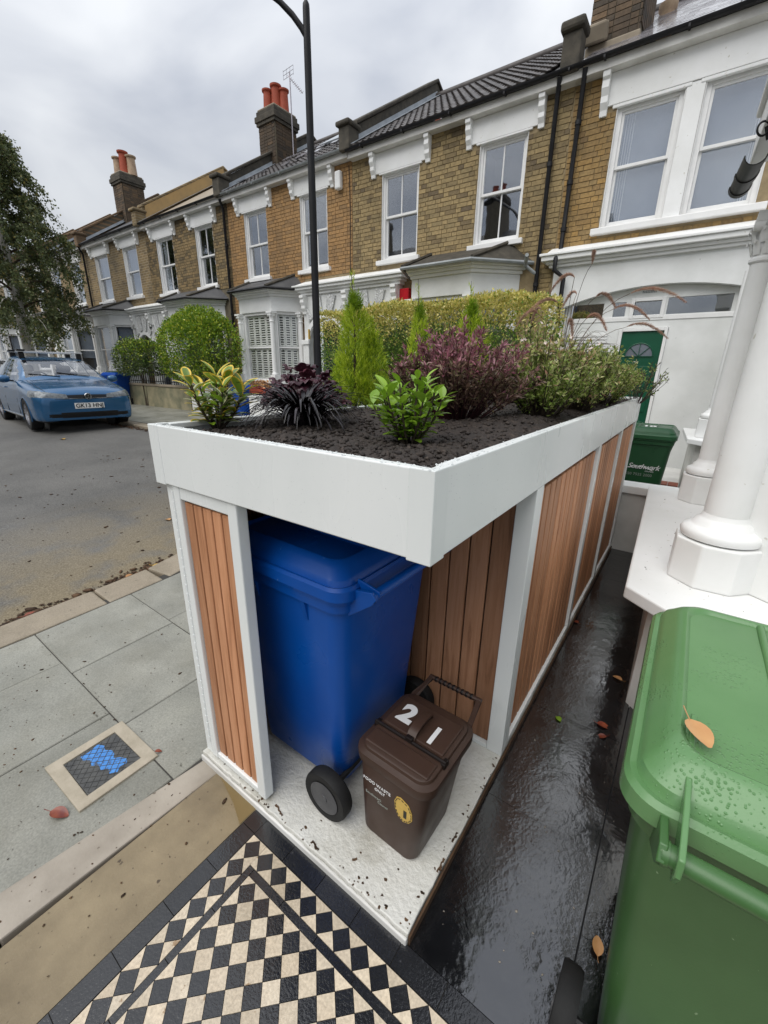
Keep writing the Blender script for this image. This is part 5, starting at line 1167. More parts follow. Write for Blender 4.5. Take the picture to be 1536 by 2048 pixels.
# ground floor
gfp = [(3.6,.1),(3.6,3.34),(-2.0,3.34),(-2.0,.1),(-1.76,.1)]; acx, ahw, asp, ars = -.35, 1.41, 2.72, .24; rad = (ahw**2+ars**2)/(2*ars)
arch = [(acx+rad*math.sin(t_), asp+ars-rad+rad*math.cos(t_)) for t_ in np.linspace(-math.asin(ahw/rad), math.asin(ahw/rad), 20)]
gfp += arch+[(acx+ahw,.1)]
gf = MB().extr([(x,F-.12,z) for x,z in gfp], (0,.119,0)).build('ground_floor_front', 'white_stucco', hA)
for e, a, b_ in ((.06,3.341,3.385),(.10,3.386,3.43),(.17,3.431,3.50),(.20,3.501,3.54)): MB().box(-2.02-e, 3.6, F-.12-e, F-.014, a, b_).build('cornice', 'white_paint', gf, bevel=.008)
MB().extr([(-2.1,F-.30,3.541),(-2.1,F-.016,3.66),(-2.1,F-.016,3.541)], (5.7,0,0)).build('cornice_weathering', 'white_paint', gf)
yr = F+.02
inn = MB(); wall_with_holes(inn, -1.755, 1.055, .1, 3.0, yr, yr+.06, [(-1.66,-1.15,2.545,2.76),(-1.0,-.82,2.545,2.76),(-.70,-.33,2.55,2.75),(-.25,.55,2.545,2.78),(-.86,-.165,.1,2.36)])
inn.build('infill_wall', 'white_stucco', gf)
for a, b_ in ((-1.66,-1.15),(-1.0,-.82),(-.70,-.33),(-.25,.55)): MB().box(a, b_, yr+.03, yr+.036, 2.545, 2.78).build('transom_light', 'glass', gf)
tf = MB(); tf.box(-.755,-.70,yr-.02,yr+.02,2.50,2.80).box(-.33,-.275,yr-.02,yr+.02,2.50,2.80).box(-.70,-.33,yr-.02,yr+.02,2.75,2.80).box(-.70,-.33,yr-.02,yr+.02,2.50,2.549); tf.build('transom_frame', 'white_frame', gf, bevel=.006)
MB().box(-1.70,.6,yr-.012,yr-.0005,2.47,2.535).build('transom_rail', 'white_frame', gf, bevel=.004)
MB().box(-1.7,.6,yr+.3,yr+.31,2.3,3.0).build('interior', 'room_dark', gf)
vt = MB()
for i in range(9): 
    for j in range(2): vt.box(-.62+i*.022,-.607+i*.022,yr-.004,yr-.0006,2.868+j*.02,2.882+j*.02)
vt.build('air_vent', 'room_mid', gf)
lv = MB()
for i in range(26): lv.box(-1.66,-1.02,yr-.02,yr-.001,1.0+i*.05,1.034+i*.05)
lv.build('louvred_panel', 'white_frame', gf)
dr = MB().box(-.80,-.215,yr+.0,yr+.045,.12,2.31).build('front_door', 'door_green', gf, bevel=.004)
df = MB().box(-.855,-.801,yr-.03,yr+.05,.1,2.355).box(-.214,-.17,yr-.03,yr+.05,.1,2.355).box(-.801,-.214,yr-.03,yr+.05,2.311,2.355).build('door_frame', 'white_frame', gf, bevel=.005)
fl_ = MB(); cx_, cz_ = -.508, 1.93; fl_.extr([(cx_+.20*math.cos(a), yr-.004, cz_+.20*math.sin(a)) for a in np.linspace(0, PI, 16)], (0,.003,0)); fl_.build('fanlight', 'room_mid', dr)
fb_ = MB()
for a in (R(0),R(45),R(90),R(135),R(180)): fb_.beam((cx_,yr-.008,cz_), (cx_+.2*math.cos(a),yr-.008,cz_+.2*math.sin(a)), .008, .014, up=(0,1,0))
fb_.tube([(cx_+.2*math.cos(a), yr-.008, cz_+.2*math.sin(a)) for a in np.linspace(0, PI, 16)], .009, 6); fb_.build('fanlight_bar', 'door_green', dr)
for a, b_ in ((-.75,-.54),(-.475,-.27)):
    for c, d in ((1.05,1.78),(.3,.9)): MB().box(a,b_,yr-.012,yr-.001,c,d).build('door_panel', 'door_green', dr, bevel=.008)
# rainwater head at the right end of the gutter
MB().box(-.10,.35,7.22,7.44,6.02,6.30).build('rainwater_head', 'black_metal', hA, bevel=.04)
# terrace gardens
tag(MB().box(-40, -1.03, 6.42, 7.66, -.2, .43).build('front_gardens', 'garden_ground'), kind='structure')
# television aerial on house C
ae = thing('tv_aerial', 'thin metal television aerial on a pole beside the red chimney pots', 'aerial', (-10.35, 9.6, 7.4))
MB().tube([(-10.35,9.6,7.3),(-10.37,9.6,9.35)], .016, 6).build('mast', 'aerial_metal', ae)
a0, a1 = Vector((-10.45,9.6,9.30)), Vector((-9.85,9.55,8.72)); MB().tube([a0, a1], .010, 5).build('boom', 'aerial_metal', ae)
for i in range(9):
    p = a0.lerp(a1, .2+i*.095); MB().tube([p+Vector((-.10,.05,.03)), p+Vector((.10,-.05,-.03))], .005, 4).build('element', 'aerial_metal', ae)
rf = MB(); 
for dz_ in (-.09,0,.09): rf.tube([(-10.62,9.6,9.33+dz_),(-10.22,9.6,9.36+dz_)], .006, 4)
for dx in (-.2,-.07,.07,.2): rf.tube([(-10.42+dx,9.6,9.24),(-10.42+dx,9.6,9.45)], .006, 4)
rf.build('reflector', 'aerial_metal', ae)

# ================================================================== street furniture and front boundaries
lp = thing('lamp_post', 'tall black lamp post standing on the pavement in front of the terrace', 'lamp post', (-4.2, 4.0, gz(-4.2,4.0)))
z0 = gz(-4.2,4.0); MB().lathe([(.062,z0),(.062,z0+1.25),(.052,z0+1.3),(.043,5.3),(.041,5.62),(.038,5.66),(.02,5.69)], 20, (-4.2,4.0,0)).build('post', 'post_black', lp, smooth=40)
MB().tube([(-4.2,4.0,5.36),(-4.25,3.965,5.45),(-4.33,3.905,5.56),(-4.45,3.82,5.68),(-5.3,3.2,6.30)], [.034,.034,.033,.031,.028], 12).build('arm', 'post_black', lp, smooth=40)
MB().obox((-5.5,3.06,6.28),(.5,.22,.09), Matrix.Rotation(R(36),3,'Z')).build('lantern', 'post_black', lp, bevel=.03)
MB().box(-4.275,-4.262,3.90,3.93,2.05,2.18).build('band_sticker', 'sticker_yellow', lp); MB().box(-4.16,-4.13,3.90,3.914,1.5,1.52).build('door_lock', 'chrome', lp)
gw = thing('garden_wall', 'low mossy rendered garden wall with iron railings beside blue bin', 'wall', (-14, 6.4, .42))
MB().box(-16.3,-11.75,6.34,6.50,.3,1.06).build('wall', 'garden_wall', gw, bevel=.01); MB().box(-16.32,-11.74,6.31,6.53,1.061,1.13).build('coping', 'cement', gw, bevel=.015)
x = -16.2
while x < -11.8: MB().tube([(x,6.42,1.12),(x,6.42,1.52)], .011, 5).build('railing_bar', 'black_metal', gw); x += .13
for z in (1.2,1.46): MB().box(-16.3,-11.76,6.405,6.435,z,z+.022).build('railing_rail', 'black_metal', gw)
gp = tag(MB().box(-11.70,-10.55,6.34,6.50,.3,1.05).box(-11.72,-10.53,6.31,6.53,1.051,1.10).build('garden_wall', 'white_paint', bevel=.01), 'white painted low garden wall left of the shuttered bay', 'wall')
bw2 = tag(MB().box(-9.0,-6.3,6.34,6.48,.3,.95).box(-9.02,-6.28,6.31,6.51,.951,1.0).build('garden_wall', 'white_paint', bevel=.01), 'white garden wall under the lamp post, in front of shuttered bay', 'wall')
hw_ = tag(MB().box(-6.25,-1.4,6.0,6.15,.2,.85).build('garden_wall', 'garden_wall', bevel=.01), 'low rendered wall at the foot of the clipped golden hedge', 'wall')
b2 = wheelie('wheelie_bin', 'bright blue wheelie bin on the pavement beside the parked blue car', .58, .70, (-15.55,6.0,.42), R(205), 'bin_blue_bright', 'bin_blue_bright', detail=False)
b3 = dup(b2, (-9.62,6.72,.20), R(160), 'bright blue wheelie bin in front of the bay with white shutters')
b4 = wheelie('wheelie_bin', 'dark green bin lid showing just behind the bright blue bin', .58, .70, (-17.0,6.7,.45), R(180), 'bin_green_dark', 'bin_green_dark', detail=False)
pot = thing('flower_pot', 'terracotta window box with orange flowers below the shuttered bay', 'flower pot', (-9.0, 6.75, 1.0))
MB().extr([(-9.5,6.66,1.02),(-9.5,6.84,1.02),(-9.5,6.87,1.17),(-9.5,6.63,1.17)], (.8,0,0)).build('trough', 'brown_pot', pot, bevel=.01)

# houses on the other side of the street (seen only as reflections in the panes)
OP = thing('facing_house', 'dark brick terrace across the street, mirrored in the window panes', 'house', (-14, -12, .2))
MB().box(-34,-5.5,-17,-9.5,-.3,7.2).build('wall', 'wall_far', OP); MB().extr([(-34.2,-9.2,7.21),(-34.2,-13.2,10.2),(-34.2,-17.2,7.21)], (28.9,0,0)).build('roof', 'roof_felt', OP)
for x in (-30,-21,-12): chimney(OP, x-.5, x+.5, -13.6, -12.4, 9.0, 12.0, [(x-.25,-13,.6,.15,'brown_pot'),(x+.25,-13,.6,.15,'brown_pot')], nb=1)
x = -33
while x < -6.5:
    for z in (1.3,4.3): MB().box(x,x+1.0,-9.52,-9.46,z,z+1.7).build('window', 'room_mid', OP)
    x += 2.2
# ================================================================== parked cars
def cr_interp(P, n):
    """Catmull-Rom through control rows P (k, ...) -> n samples"""
    P = np.asarray(P, float); k = len(P); out_ = []
    for s_ in np.linspace(0, k-1, n):
        i = min(int(s_), k-2); t_ = s_-i; p0, p1, p2, p3 = P[max(i-1,0)], P[i], P[i+1], P[min(i+2,k-1)]
        out_.append(.5*((2*p1)+(-p0+p2)*t_+(2*p0-5*p1+4*p2-p3)*t_**2+(-p0+3*p1-3*p2+p3)*t_**3))
    return np.array(out_)
def make_car(label, loc, rz):
    car = thing('parked_car', label, 'car', loc, rz)
    hood = lambda x, w_, zb, zh: (x, [(w_*.80,zb),(w_-.03,zb+.05),(w_,.42),(w_,.56),(w_-.01,zh-.13),(w_-.09,zh-.025),(w_*.66,zh+.012),(w_*.35,zh+.028),(0,zh+.034)])
    cab = lambda x, w_, zb, zbt, yr_, zr: (x, [(w_*.80,zb),(w_-.03,zb+.05),(w_,.42),(w_,.60),(w_-.015,zbt-.13),(w_-.055,zbt),(yr_,zr-.055),(yr_*.62,zr-.012),(0,zr)])
    st = [(2.150,[(.54,.24),(.64,.26),(.67,.36),(.67,.46),(.66,.56),(.61,.635),(.46,.652),(.24,.658),(0,.66)]),
          (2.115,[(.64,.21),(.74,.24),(.77,.36),(.77,.49),(.76,.61),(.69,.712),(.50,.738),(.26,.748),(0,.752)]),
          hood(2.03,.82,.19,.785), hood(1.85,.875,.18,.845), hood(1.35,.895,.18,.93), hood(1.03,.90,.18,.975),
          cab(.93,.90,.18,.955,.71,1.035), cab(.58,.90,.18,.96,.66,1.26), cab(.22,.90,.18,.965,.625,1.41), cab(-.2,.90,.18,.97,.61,1.46), cab(-.8,.90,.18,.985,.605,1.47), cab(-1.35,.895,.18,1.0,.555,1.42), cab(-1.72,.885,.2,1.015,.545,1.36), cab(-1.93,.87,.22,1.01,.60,1.14), cab(-2.05,.83,.26,.95,.60,.985), cab(-2.11,.70,.32,.72,.45,.75)]
    X = cr_interp([[s_[0]] for s_ in st], 170)[:,0]; RG = cr_interp([s_[1] for s_ in st], 170)   # (170, 9, 2)
    RG = np.array([cr_interp(r_, 64) for r_ in RG])                                            # (170, 64, 2)
    nv = 64; V = []; 
    full = np.concatenate([RG*np.array([-1,1]), RG[:, ::-1][:, 1:]], 1)
    P3 = np.concatenate([np.repeat(X[:,None,None], full.shape[1], 1), full], 2); nu, nr = P3.shape[:2]
    V = P3.reshape(-1,3); idx = np.arange(nu*nr).reshape(nu, nr); Q = np.stack([idx[:-1,:-1], idx[1:,:-1], idx[1:,1:], idx[:-1,1:]], -1).reshape(-1,4)
    vv = np.tile(np.concatenate([np.linspace(0,8,64), np.linspace(8,0,64)[1:]]), (nu,1)); 
    vq = ((vv[:-1,:-1]+vv[1:,1:])/2).reshape(-1)
    # nose cap
    rows = RG[0][:42]; nc = 41; cap = []
    for (yh, z) in rows:
        for c_ in range(nc):
            f_ = -1+2*c_/(nc-1); cap.append((X[0]+.03*(1-f_*f_)*min(1, (z-.2)/.15), -yh*f_*-1, z))
    cap = np.array(cap); ci = np.arange(42*nc).reshape(42, nc)+len(V); CQ = np.stack([ci[:-1,:-1], ci[:-1,1:], ci[1:,1:], ci[1:,:-1]], -1).reshape(-1,4)
    rrows = RG[-1][:46]; rc = np.array([(X[-1], yh*f_, z) for yh, z in rrows for f_ in np.linspace(-1,1,12)]); ri = np.arange(46*12).reshape(46,12)+len(V)+len(cap); RQ = np.stack([ri[:-1,:-1], ri[1:,:-1], ri[1:,1:], ri[:-1,1:]], -1).reshape(-1,4)
    V = np.concatenate([V, cap, rc]); Q = np.concatenate([Q, CQ, RQ]); vq = np.concatenate([vq, np.full(len(CQ)+len(RQ), -1.)])
    cen = V[Q].mean(1); nr_ = np.cross(V[Q[:,1]]-V[Q[:,0]], V[Q[:,2]]-V[Q[:,0]]); outw = cen-np.stack([np.clip(cen[:,0],-1.6,1.6), 0*cen[:,0], np.full(len(cen),.62)],1); fl_ = (nr_*outw).sum(1) < 0; Q[fl_] = Q[fl_][:, ::-1]; cx, cy, cz = cen.T; ay = np.abs(cy)
    lab = np.zeros(len(Q), int)          # 0 body
    xs_scr = .93-(cz-1.02)/.385*.71
    lab[(vq > 6.12) & (cx < .885) & (cx > .27)] = 1                                         # windscreen
    lab[(vq > 6.15) & (cx < -1.78) & (cx > -2.02) & (ay < .5)] = 2                          # rear window
    side = (vq > 5.12) & (vq < 5.92) & (cx < xs_scr-.14) & (cx > -1.62)
    lab[side & (cx > -.30)] = 3; lab[side & (cx < -.37) & (cx > -1.18)] = 4; lab[side & (cx < -1.23)] = 5
    q = np.clip((ay-.34)/.45, 0, 1)
    lab[(cx > 1.66) & (ay > .34) & (cz > .650+.030*q) & (cz < .728+.075*q)] = 6              # headlights
    lab[(cx > 2.05) & (ay <= .335) & (cz > .660) & (cz < .722)] = 7                          # grille
    lab[(cx > 2.05) & (ay < .50) & (cz > .285) & (cz < .385)] = 8                            # lower grille
    lab[(cx > 1.95) & (ay > .50) & (ay < .70) & (cz > .30) & (cz < .36)] = 9                 # fog light inset
    for wx in (1.30, -1.33): lab[((cx-wx)**2+(cz-.315)**2 < .338**2) & (ay > .5)] = -1
    lab[cz < .232] = np.where(lab[cz < .232] == 0, 10, lab[cz < .232])
    def piece(name, k, m, parent=None, msk=None):
        s_ = (lab == k) if msk is None else msk; 
        if not s_.any(): return None
        used, inv = np.unique(Q[s_], return_inverse=True)
        return put(name, npmesh(name, V[used], inv.reshape(-1,4), m, True), parent or car, world=False)
    body = piece('body', 0, 'car_blue')
    piece('windscreen', 1, 'glass_car'); piece('rear_window', 2, 'glass_car'); 
    for k in (3,4,5):
        for sg in (1,-1): piece('side_window', k, 'glass_car', None, (lab == k) & (cy*sg > 0))
    for sg in (1,-1): piece('headlight', 6, 'lamp_glass', None, (lab == 6) & (cy*sg > 0)); piece('fog_lamp_inset', 9, 'car_black', None, (lab == 9) & (cy*sg > 0))
    gr = piece('grille', 7, 'car_black'); piece('lower_grille', 8, 'car_black'); piece('underbody', 10, 'car_black')
    MB().box(2.115,2.162,-.33,.33,.650,.658).build('grille_trim', 'chrome', gr, world=False); MB().box(2.12,2.164,-.46,.46,.392,.400).build('bumper_trim', 'chrome', body, bevel=.002, world=False)
    for sg in (1,-1): MB().obox((2.045,sg*.63,.325),(.02,.26,.012), Matrix.Rotation(-sg*R(38),3,'Z')).build('fog_lamp_trim', 'chrome', body, world=False)
    for sg in (1,-1):
        ln = [(X[u], sg*RG[u,43,0], RG[u,43,1]+.001) for u in range(nu) if 1.02 < X[u] < 2.02]; MB().tube(ln, .005, 5).build('bonnet_gap', 'car_black', body, world=False)
    # projector lenses inside the lamps
    for sg in (1,-1): 
        for x, y, z, r_ in ((2.045,.56,.712,.046),(1.955,.70,.735,.044)): MB().lathe([(.001,x+.02),(r_*.7,x+.012),(r_,x-.02)][::-1], 16, (0,sg*y,z), 'x').build('lamp_lens', 'lamp_dark', car, smooth=50, world=False)
    # interior seen through the glass
    MB().box(.30,.86,-.70,.70,.80,.93).build('dashboard', 'car_black', car, bevel=.05, world=False)
    for sg in (1,-1): MB().box(-.55,-.40,sg*.36-.22,sg*.36+.22,.5,1.12).box(-.52,-.43,sg*.36-.11,sg*.36+.11,1.13,1.28).build('seat', 'car_black', car, bevel=.04, world=False)
    sw_ = [Vector((.42,-.36,.97))+Vector((0,1,0))*.18*math.cos(a)+Vector((-.35,0,.93))*.18*math.sin(a) for a in np.linspace(0,2*PI,22)]; MB().tube(sw_, .016, 6, cap=False).build('steering_wheel', 'car_black', car, world=False)
    MB().box(-1.9,.9,-.74,.74,.22,.5).build('cabin_floor', 'car_black', car, world=False)
    # wheel arches, wheels
    for wx in (1.30,-1.33):
        for sg in (1,-1):
            MB().tube([(wx+.338*math.cos(a), sg*.885, .315+.338*math.sin(a)) for a in np.linspace(-.35, PI+.35, 24)], .014, 6).build('arch_lip', 'car_blue', body, smooth=50, world=False)
            MB().lathe([(.33,sg*.55),(.335,sg*.55),(.335,sg*.86),(.33,sg*.86)] if sg > 0 else [(.33,sg*.86),(.335,sg*.86),(.335,sg*.55),(.33,sg*.55)], 30, (wx,0,.315), 'y').build('arch_liner', 'car_black', body, world=False) if False else None
            MB().lathe([(.001,sg*.60-.005),(.35,sg*.60-.005),(.35,sg*.60+.005),(.001,sg*.60+.005)], 30, (wx,0,.315), 'y').build('arch_liner', 'car_black', body, world=False)
            y0 = sg*.79; ty = MB(); prof = [(.21,-.10),(.225,-.108),(.295,-.106),(.313,-.085),(.316,0),(.313,.085),(.295,.106),(.225,.108),(.21,.10)]
            ty.lathe([(r_, y0+o) for r_, o in prof], 40, (wx,0,.316), 'y'); ty.f = ty.f[:-2]; ty.mi = ty.mi[:-2]; wh = ty.build('wheel', 'tyre', car, smooth=35, world=False)
            rm = MB(); rm.lathe([(.212,y0+sg*.095),(.222,y0+sg*.101),(.214,y0+sg*.06),(.19,y0+sg*.03)] if True else [], 36, (wx,0,.316), 'y')
            rm.f = rm.f[:-2]; rm.mi = rm.mi[:-2]
            rm.lathe([(.001,y0+sg*.088),(.055,y0+sg*.086),(.062,y0+sg*.06),(.001,y0+sg*.06)], 18, (wx,0,.316), 'y')
            for k in range(5):
                for da in (-.15,.15):
                    a = 2*PI*k/5+.3; p0 = Vector((wx+.05*math.cos(a), y0+sg*.078, .316+.05*math.sin(a))); p1 = Vector((wx+.214*math.cos(a+da), y0+sg*.088, .316+.214*math.sin(a+da))); rm.beam(p0, p1, .020, .026, up=(0,1,0))
            rm.build('rim', 'alloy', wh, smooth=35, world=False)
            MB().lathe([(.001,y0+sg*.02-.004),(.19,y0+sg*.02-.004),(.19,y0+sg*.02+.004),(.001,y0+sg*.02+.004)], 24, (wx,0,.316), 'y').build('brake_disc', 'car_black', wh, world=False)
    # mirrors, door lines, handles
    for sg in (1,-1):
        mb = MB(); mb.lathe([(.001,-.11),(.055,-.10),(.078,-.04),(.075,.03),(.05,.08),(.001,.09)], 14, (.66,sg*1.0,1.0), 'y'); mr_ = mb.build('door_mirror', 'car_blue', car, smooth=50, world=False)
        MB().beam((.68,sg*.86,.955),(.67,sg*.95,.975), .05,.03).build('mirror_stalk', 'car_black', mr_, world=False)
        for x in (.80,-.33,-1.22): MB().box(x-.003,x+.003,sg*.899-.004,sg*.899+.004,.30,.62).build('door_gap', 'car_black', body, world=False)
        for x in (-.18,-1.02): MB().box(x-.10,x+.10,sg*.905-.012,sg*.905+.012,.80,.825).build('door_handle', 'car_blue', body, bevel=.008, world=False)
        MB().box(-1.0,1.0,sg*.893-.01,sg*.893+.012,.255,.275).build('sill_trim', 'chrome', body, bevel=.003, world=False)
    # roof bars
    for x in (.12,-.72):
        bar = MB().beam((x,-.62,1.555),(x,.62,1.555),.05,.022).build('roof_bar', 'chrome', car, bevel=.006, world=False)
        for sg in (1,-1): MB().box(x-.045,x+.045,sg*.53-.05,sg*.53+.05,1.40,1.544).build('bar_foot', 'car_black', bar, bevel=.012, world=False)
        MB().box(x-.09,x+.09,-.60,-.46,1.567,1.60).build('clamp', 'car_black', bar, bevel=.008, world=False)
    MB().tube([(.90,.45,1.06),(.80,-.12,1.13)], .008, 5).build('wiper', 'car_black', car, world=False); MB().tube([(.92,-.1,1.05),(.80,-.62,1.10)], .008, 5).build('wiper', 'car_black', car, world=False)
    # number plate and badge
    pl = MB().box(2.176,2.184,-.26,.26,.455,.565).build('number_plate', 'plate_white', car, bevel=.004, world=False)
    text('plate_lettering', 'GK13 HNJ', .108, frame((2.1848,0,.510), (0,1,0), (0,0,1)), 'ink', pl, world=False, bold=.003, spacing=1.02)
    bg_ = MB().lathe([(.001,2.166),(.060,2.166),(.060,2.178),(.001,2.180)], 28, (0,0,.690), 'x').build('badge', 'car_black', car, smooth=30, world=False)
    rg_ = MB(); rg_.tube([(2.181,.058*math.cos(a),.690+.058*math.sin(a)) for a in np.linspace(0,2*PI,30)], .0065, 6, cap=False)
    for pts_ in ([(-.030,.050),(0,.006),(.030,.050)], [(-.052,.018),(-.026,-.046),(0,.0),(.026,-.046),(.052,.018)]):
        for a, b_ in zip(pts_, pts_[1:]): rg_.beam((2.182,a[0],.690+a[1]),(2.182,b_[0],.690+b_[1]), .011, .008, up=(1,0,0))
    rg_.build('badge_emblem', 'chrome', bg_, smooth=30, world=False)
    return car
CX, CY, CA = -11.82, 3.10, R(-4.5)
car = make_car('metallic blue hatchback with roof bars parked facing the camera', (CX, CY, gz(CX,CY)-.055), CA)
car2 = dup(car, (-17.6, 3.45, .365), R(-2), 'white car parked behind the blue hatchback, cut by left edge')
def paint(o):
    for s_ in o.material_slots:
        if s_.material and s_.material.name == 'car_blue': s_.link = 'OBJECT'; s_.material = M['car_white']
    for c_ in o.children: paint(c_)
paint(car2)
for c_ in list(car2.children):
    if c_.name.startswith(('roof_bar','number_plate','badge')):
        for g_ in list(c_.children): bpy.data.objects.remove(g_)
        bpy.data.objects.remove(c_)
# ================================================================== planting
def unitv(a): return a/np.maximum(np.linalg.norm(a, axis=-1, keepdims=True), 1e-9)
def rvec(n): return unitv(rng.normal(size=(n,3)))
def blades(P, D, L, Wd, fold=.18, curl=0., tri=False):
    """leaf quads/rhombs: base P, axis D, length L, width Wd -> verts (n*5,3), faces (n*4,3)"""
    n = len(P); D = unitv(D); S_ = unitv(np.cross(D, rvec(n))); U = np.cross(S_, D); L = np.broadcast_to(L, n)[:,None]; Wd = np.broadcast_to(Wd, n)[:,None]
    mid = P+D*L*.48+U*Wd*fold*-.5; a = P; l = P+D*L*.45+S_*Wd*.5+U*Wd*fold; r = P+D*L*.45-S_*Wd*.5+U*Wd*fold; tp = P+D*L-U*L*curl
    V = np.stack([a, l, tp, r, mid], 1).reshape(-1,3); b = np.arange(n)[:,None]*5
    Fc = np.concatenate([b+[0,1,4], b+[1,2,4], b+[4,2,3], b+[0,4,3]], 1).reshape(-1,3)
    return V, Fc
def cloud(name, parts_, parent=None, mats=None):
    """parts_: list of (V, F, material index)"""
    V = []; Fc = []; mi = []; o = 0
    for v, f, m in parts_: V.append(v); Fc.append(f+o); mi.append(np.full(len(f), m)); o += len(v)
    return put(name, npmesh(name, np.concatenate(V), np.concatenate(Fc), mats, False, np.concatenate(mi)), parent)
# ---------- soil
xs_ = np.linspace(-1.071, -.024, 70); ys_ = np.linspace(.024, 3.684, 210)
def soil_z(x, y):
    e = min(x+1.075, -.02-x, y-.02, 3.69-y); k = min(1, max(0, e/.16))
    return 1.408+.030*sm01(k)+.012*math.sin(x*9+y*3)*k+.01*math.sin(y*7-x*4)*k+.012*sm01((-x-.5)/.5)*k
SN = rng.normal(size=(70,210))*.0035
sm_ = MB(); sm_.grid([[(x, y, soil_z(x, y)+SN[i,j]) for j, y in enumerate(ys_)] for i, x in enumerate(xs_)][::-1]); soil = tag(sm_.build('soil', 'soil', smooth=80), 'dark crumbly planting soil filling the roof tray', 'soil', kind='stuff')
rock = unitv(np.array([(0,0,1),(.9,0,.3),(.28,.85,.3),(-.72,.53,.3),(-.72,-.53,.3),(.28,-.85,.3),(.72,.53,-.4),(-.28,.85,-.4),(-.9,0,-.4),(-.28,-.85,-.4),(.72,-.53,-.4),(0,0,-1)])); rf_ = np.array([(0,1,2),(0,2,3),(0,3,4),(0,4,5),(0,5,1),(1,6,2),(2,7,3),(3,8,4),(4,9,5),(5,10,1),(2,6,7),(3,7,8),(4,8,9),(5,9,10),(1,10,6),(6,11,7),(7,11,8),(8,11,9),(9,11,10),(10,11,6)])
V = []; Fc = []
for k in range(9000):
    x = random.uniform(-1.06,-.035); y = .035+random.random()**2.2*3.6; r_ = random.choice((.002,.0025,.003,.004,.006,.008))*random.uniform(.7,1.3)
    V.append((rock*(1+rng.normal(size=(12,1))*.18))*r_*np.array([1,1,.75])+np.array([x,y,soil_z(x,y)+r_*.3])); Fc.append(rf_+12*k)
put('soil_crumbs', npmesh('soil_crumbs', np.concatenate(V), np.concatenate(Fc), 'soil'), soil)['kind'] = 'stuff'
# ---------- broad leaves as objects
def leaf_mesh(name, L, Wd, m, curl=.25, cup=.25, n=8, point=1.):
    mb = MB(); rows = []; rim = []
    for i in range(n):
        t_ = i/(n-1); wv = Wd*.5*math.sin(PI*min(1, t_**(1.25*point)*.96+.012))**.72; row = []
        for j, s_ in enumerate((-1,-.55,0,.55,1)):
            row.append((s_*wv, L*t_, -curl*L*t_*t_+cup*abs(s_)**1.3*wv)); rim.append(max(abs(s_), 1.0 if i == n-1 else (.3+.7*max(0,(t_-.8)/.2) if t_ > .8 else abs(s_)*0)))
        rows.append(row)
    mb.grid(rows); me = mb.mesh(name, m, 60); at = me.attributes.new('rim', 'FLOAT', 'POINT'); at.data.foreach_set('value', np.array(rim, np.float32)); return me
def orient(p, d, up, s=1.):
    d = Vector(d).normalized(); u = Vector(up); x = d.cross(u)
    if x.length < 1e-3: x = Vector((1,0,0))
    x.normalize(); z = x.cross(d); return Matrix(((x.x*s,d.x*s,z.x*s,p[0]),(x.y*s,d.y*s,z.y*s,p[1]),(x.z*s,d.z*s,z.z*s,p[2]),(0,0,0,1)))
def euonymus(label, base_, nst, h, spread, mats, Ls, tipm=None, seed=1, lean=(0,0)):
    rs = random.Random(seed); o = thing('euonymus', label, 'plant', base_); B_ = Vector(base_)
    ms = [leaf_mesh('leaf', L, L*.52, m) for m in mats for L in Ls]; nL = len(Ls); tms = [leaf_mesh('leaf', L*1.05, L*.54, m) for m in (tipm or mats) for L in Ls]
    for k in range(nst):
        a = 2*PI*k/nst*1.618+rs.uniform(-.3,.3); rr_ = spread*math.sqrt((k+.6)/nst); hh = h*(1-.35*(rr_/spread)**1.5)*rs.uniform(.82,1.08)
        tip = B_+Vector((math.cos(a)*rr_+lean[0], math.sin(a)*rr_+lean[1], hh)); pts = bez(B_+Vector((math.cos(a)*.015, math.sin(a)*.015, -.01)), B_+Vector((math.cos(a)*rr_*.75, math.sin(a)*rr_*.75, hh*.4)), tip, 8)
        MB().tube(pts, [.004-.0002*i for i in range(8)], 5).build('stem', 'bare_stem', o)
        nl = rs.randint(11, 14)
        for j in range(nl):
            t_ = .16+.84*j/(nl-1); q = pts[min(7, int(t_*7))].lerp(pts[min(7, int(t_*7)+1)], t_*7-int(t_*7)); ax = (pts[-1]-pts[-3]).normalized()
            az = j*2.4+k; d = ax*(.25+.75*t_ if t_ < .9 else .95)+Vector((math.cos(az), math.sin(az), 0))*(1.0 if t_ < .9 else .62); d.z += rs.uniform(-.15,.2)
            me = rs.choice(tms if t_ > .86 else ms); put('leaf', me, o, mx=orient(q, d, (0,0,1), rs.uniform(.72,1.08)))
    return o
euonymus('variegated euonymus with orange yellow tips at the left end of planter', (-1.0,.20,1.435), 12, .185, .115, ['lf_euo_yellow','lf_euo_green','lf_euo_cream'], (.06,.075), ['lf_euo_yellow'], 3)
euonymus('green euonymus with glossy rounded leaves near the planter corner', (-.315,.405,1.425), 22, .185, .125, ['lf_euo_green'], (.046,.058), ['lf_euo_green'], 5)
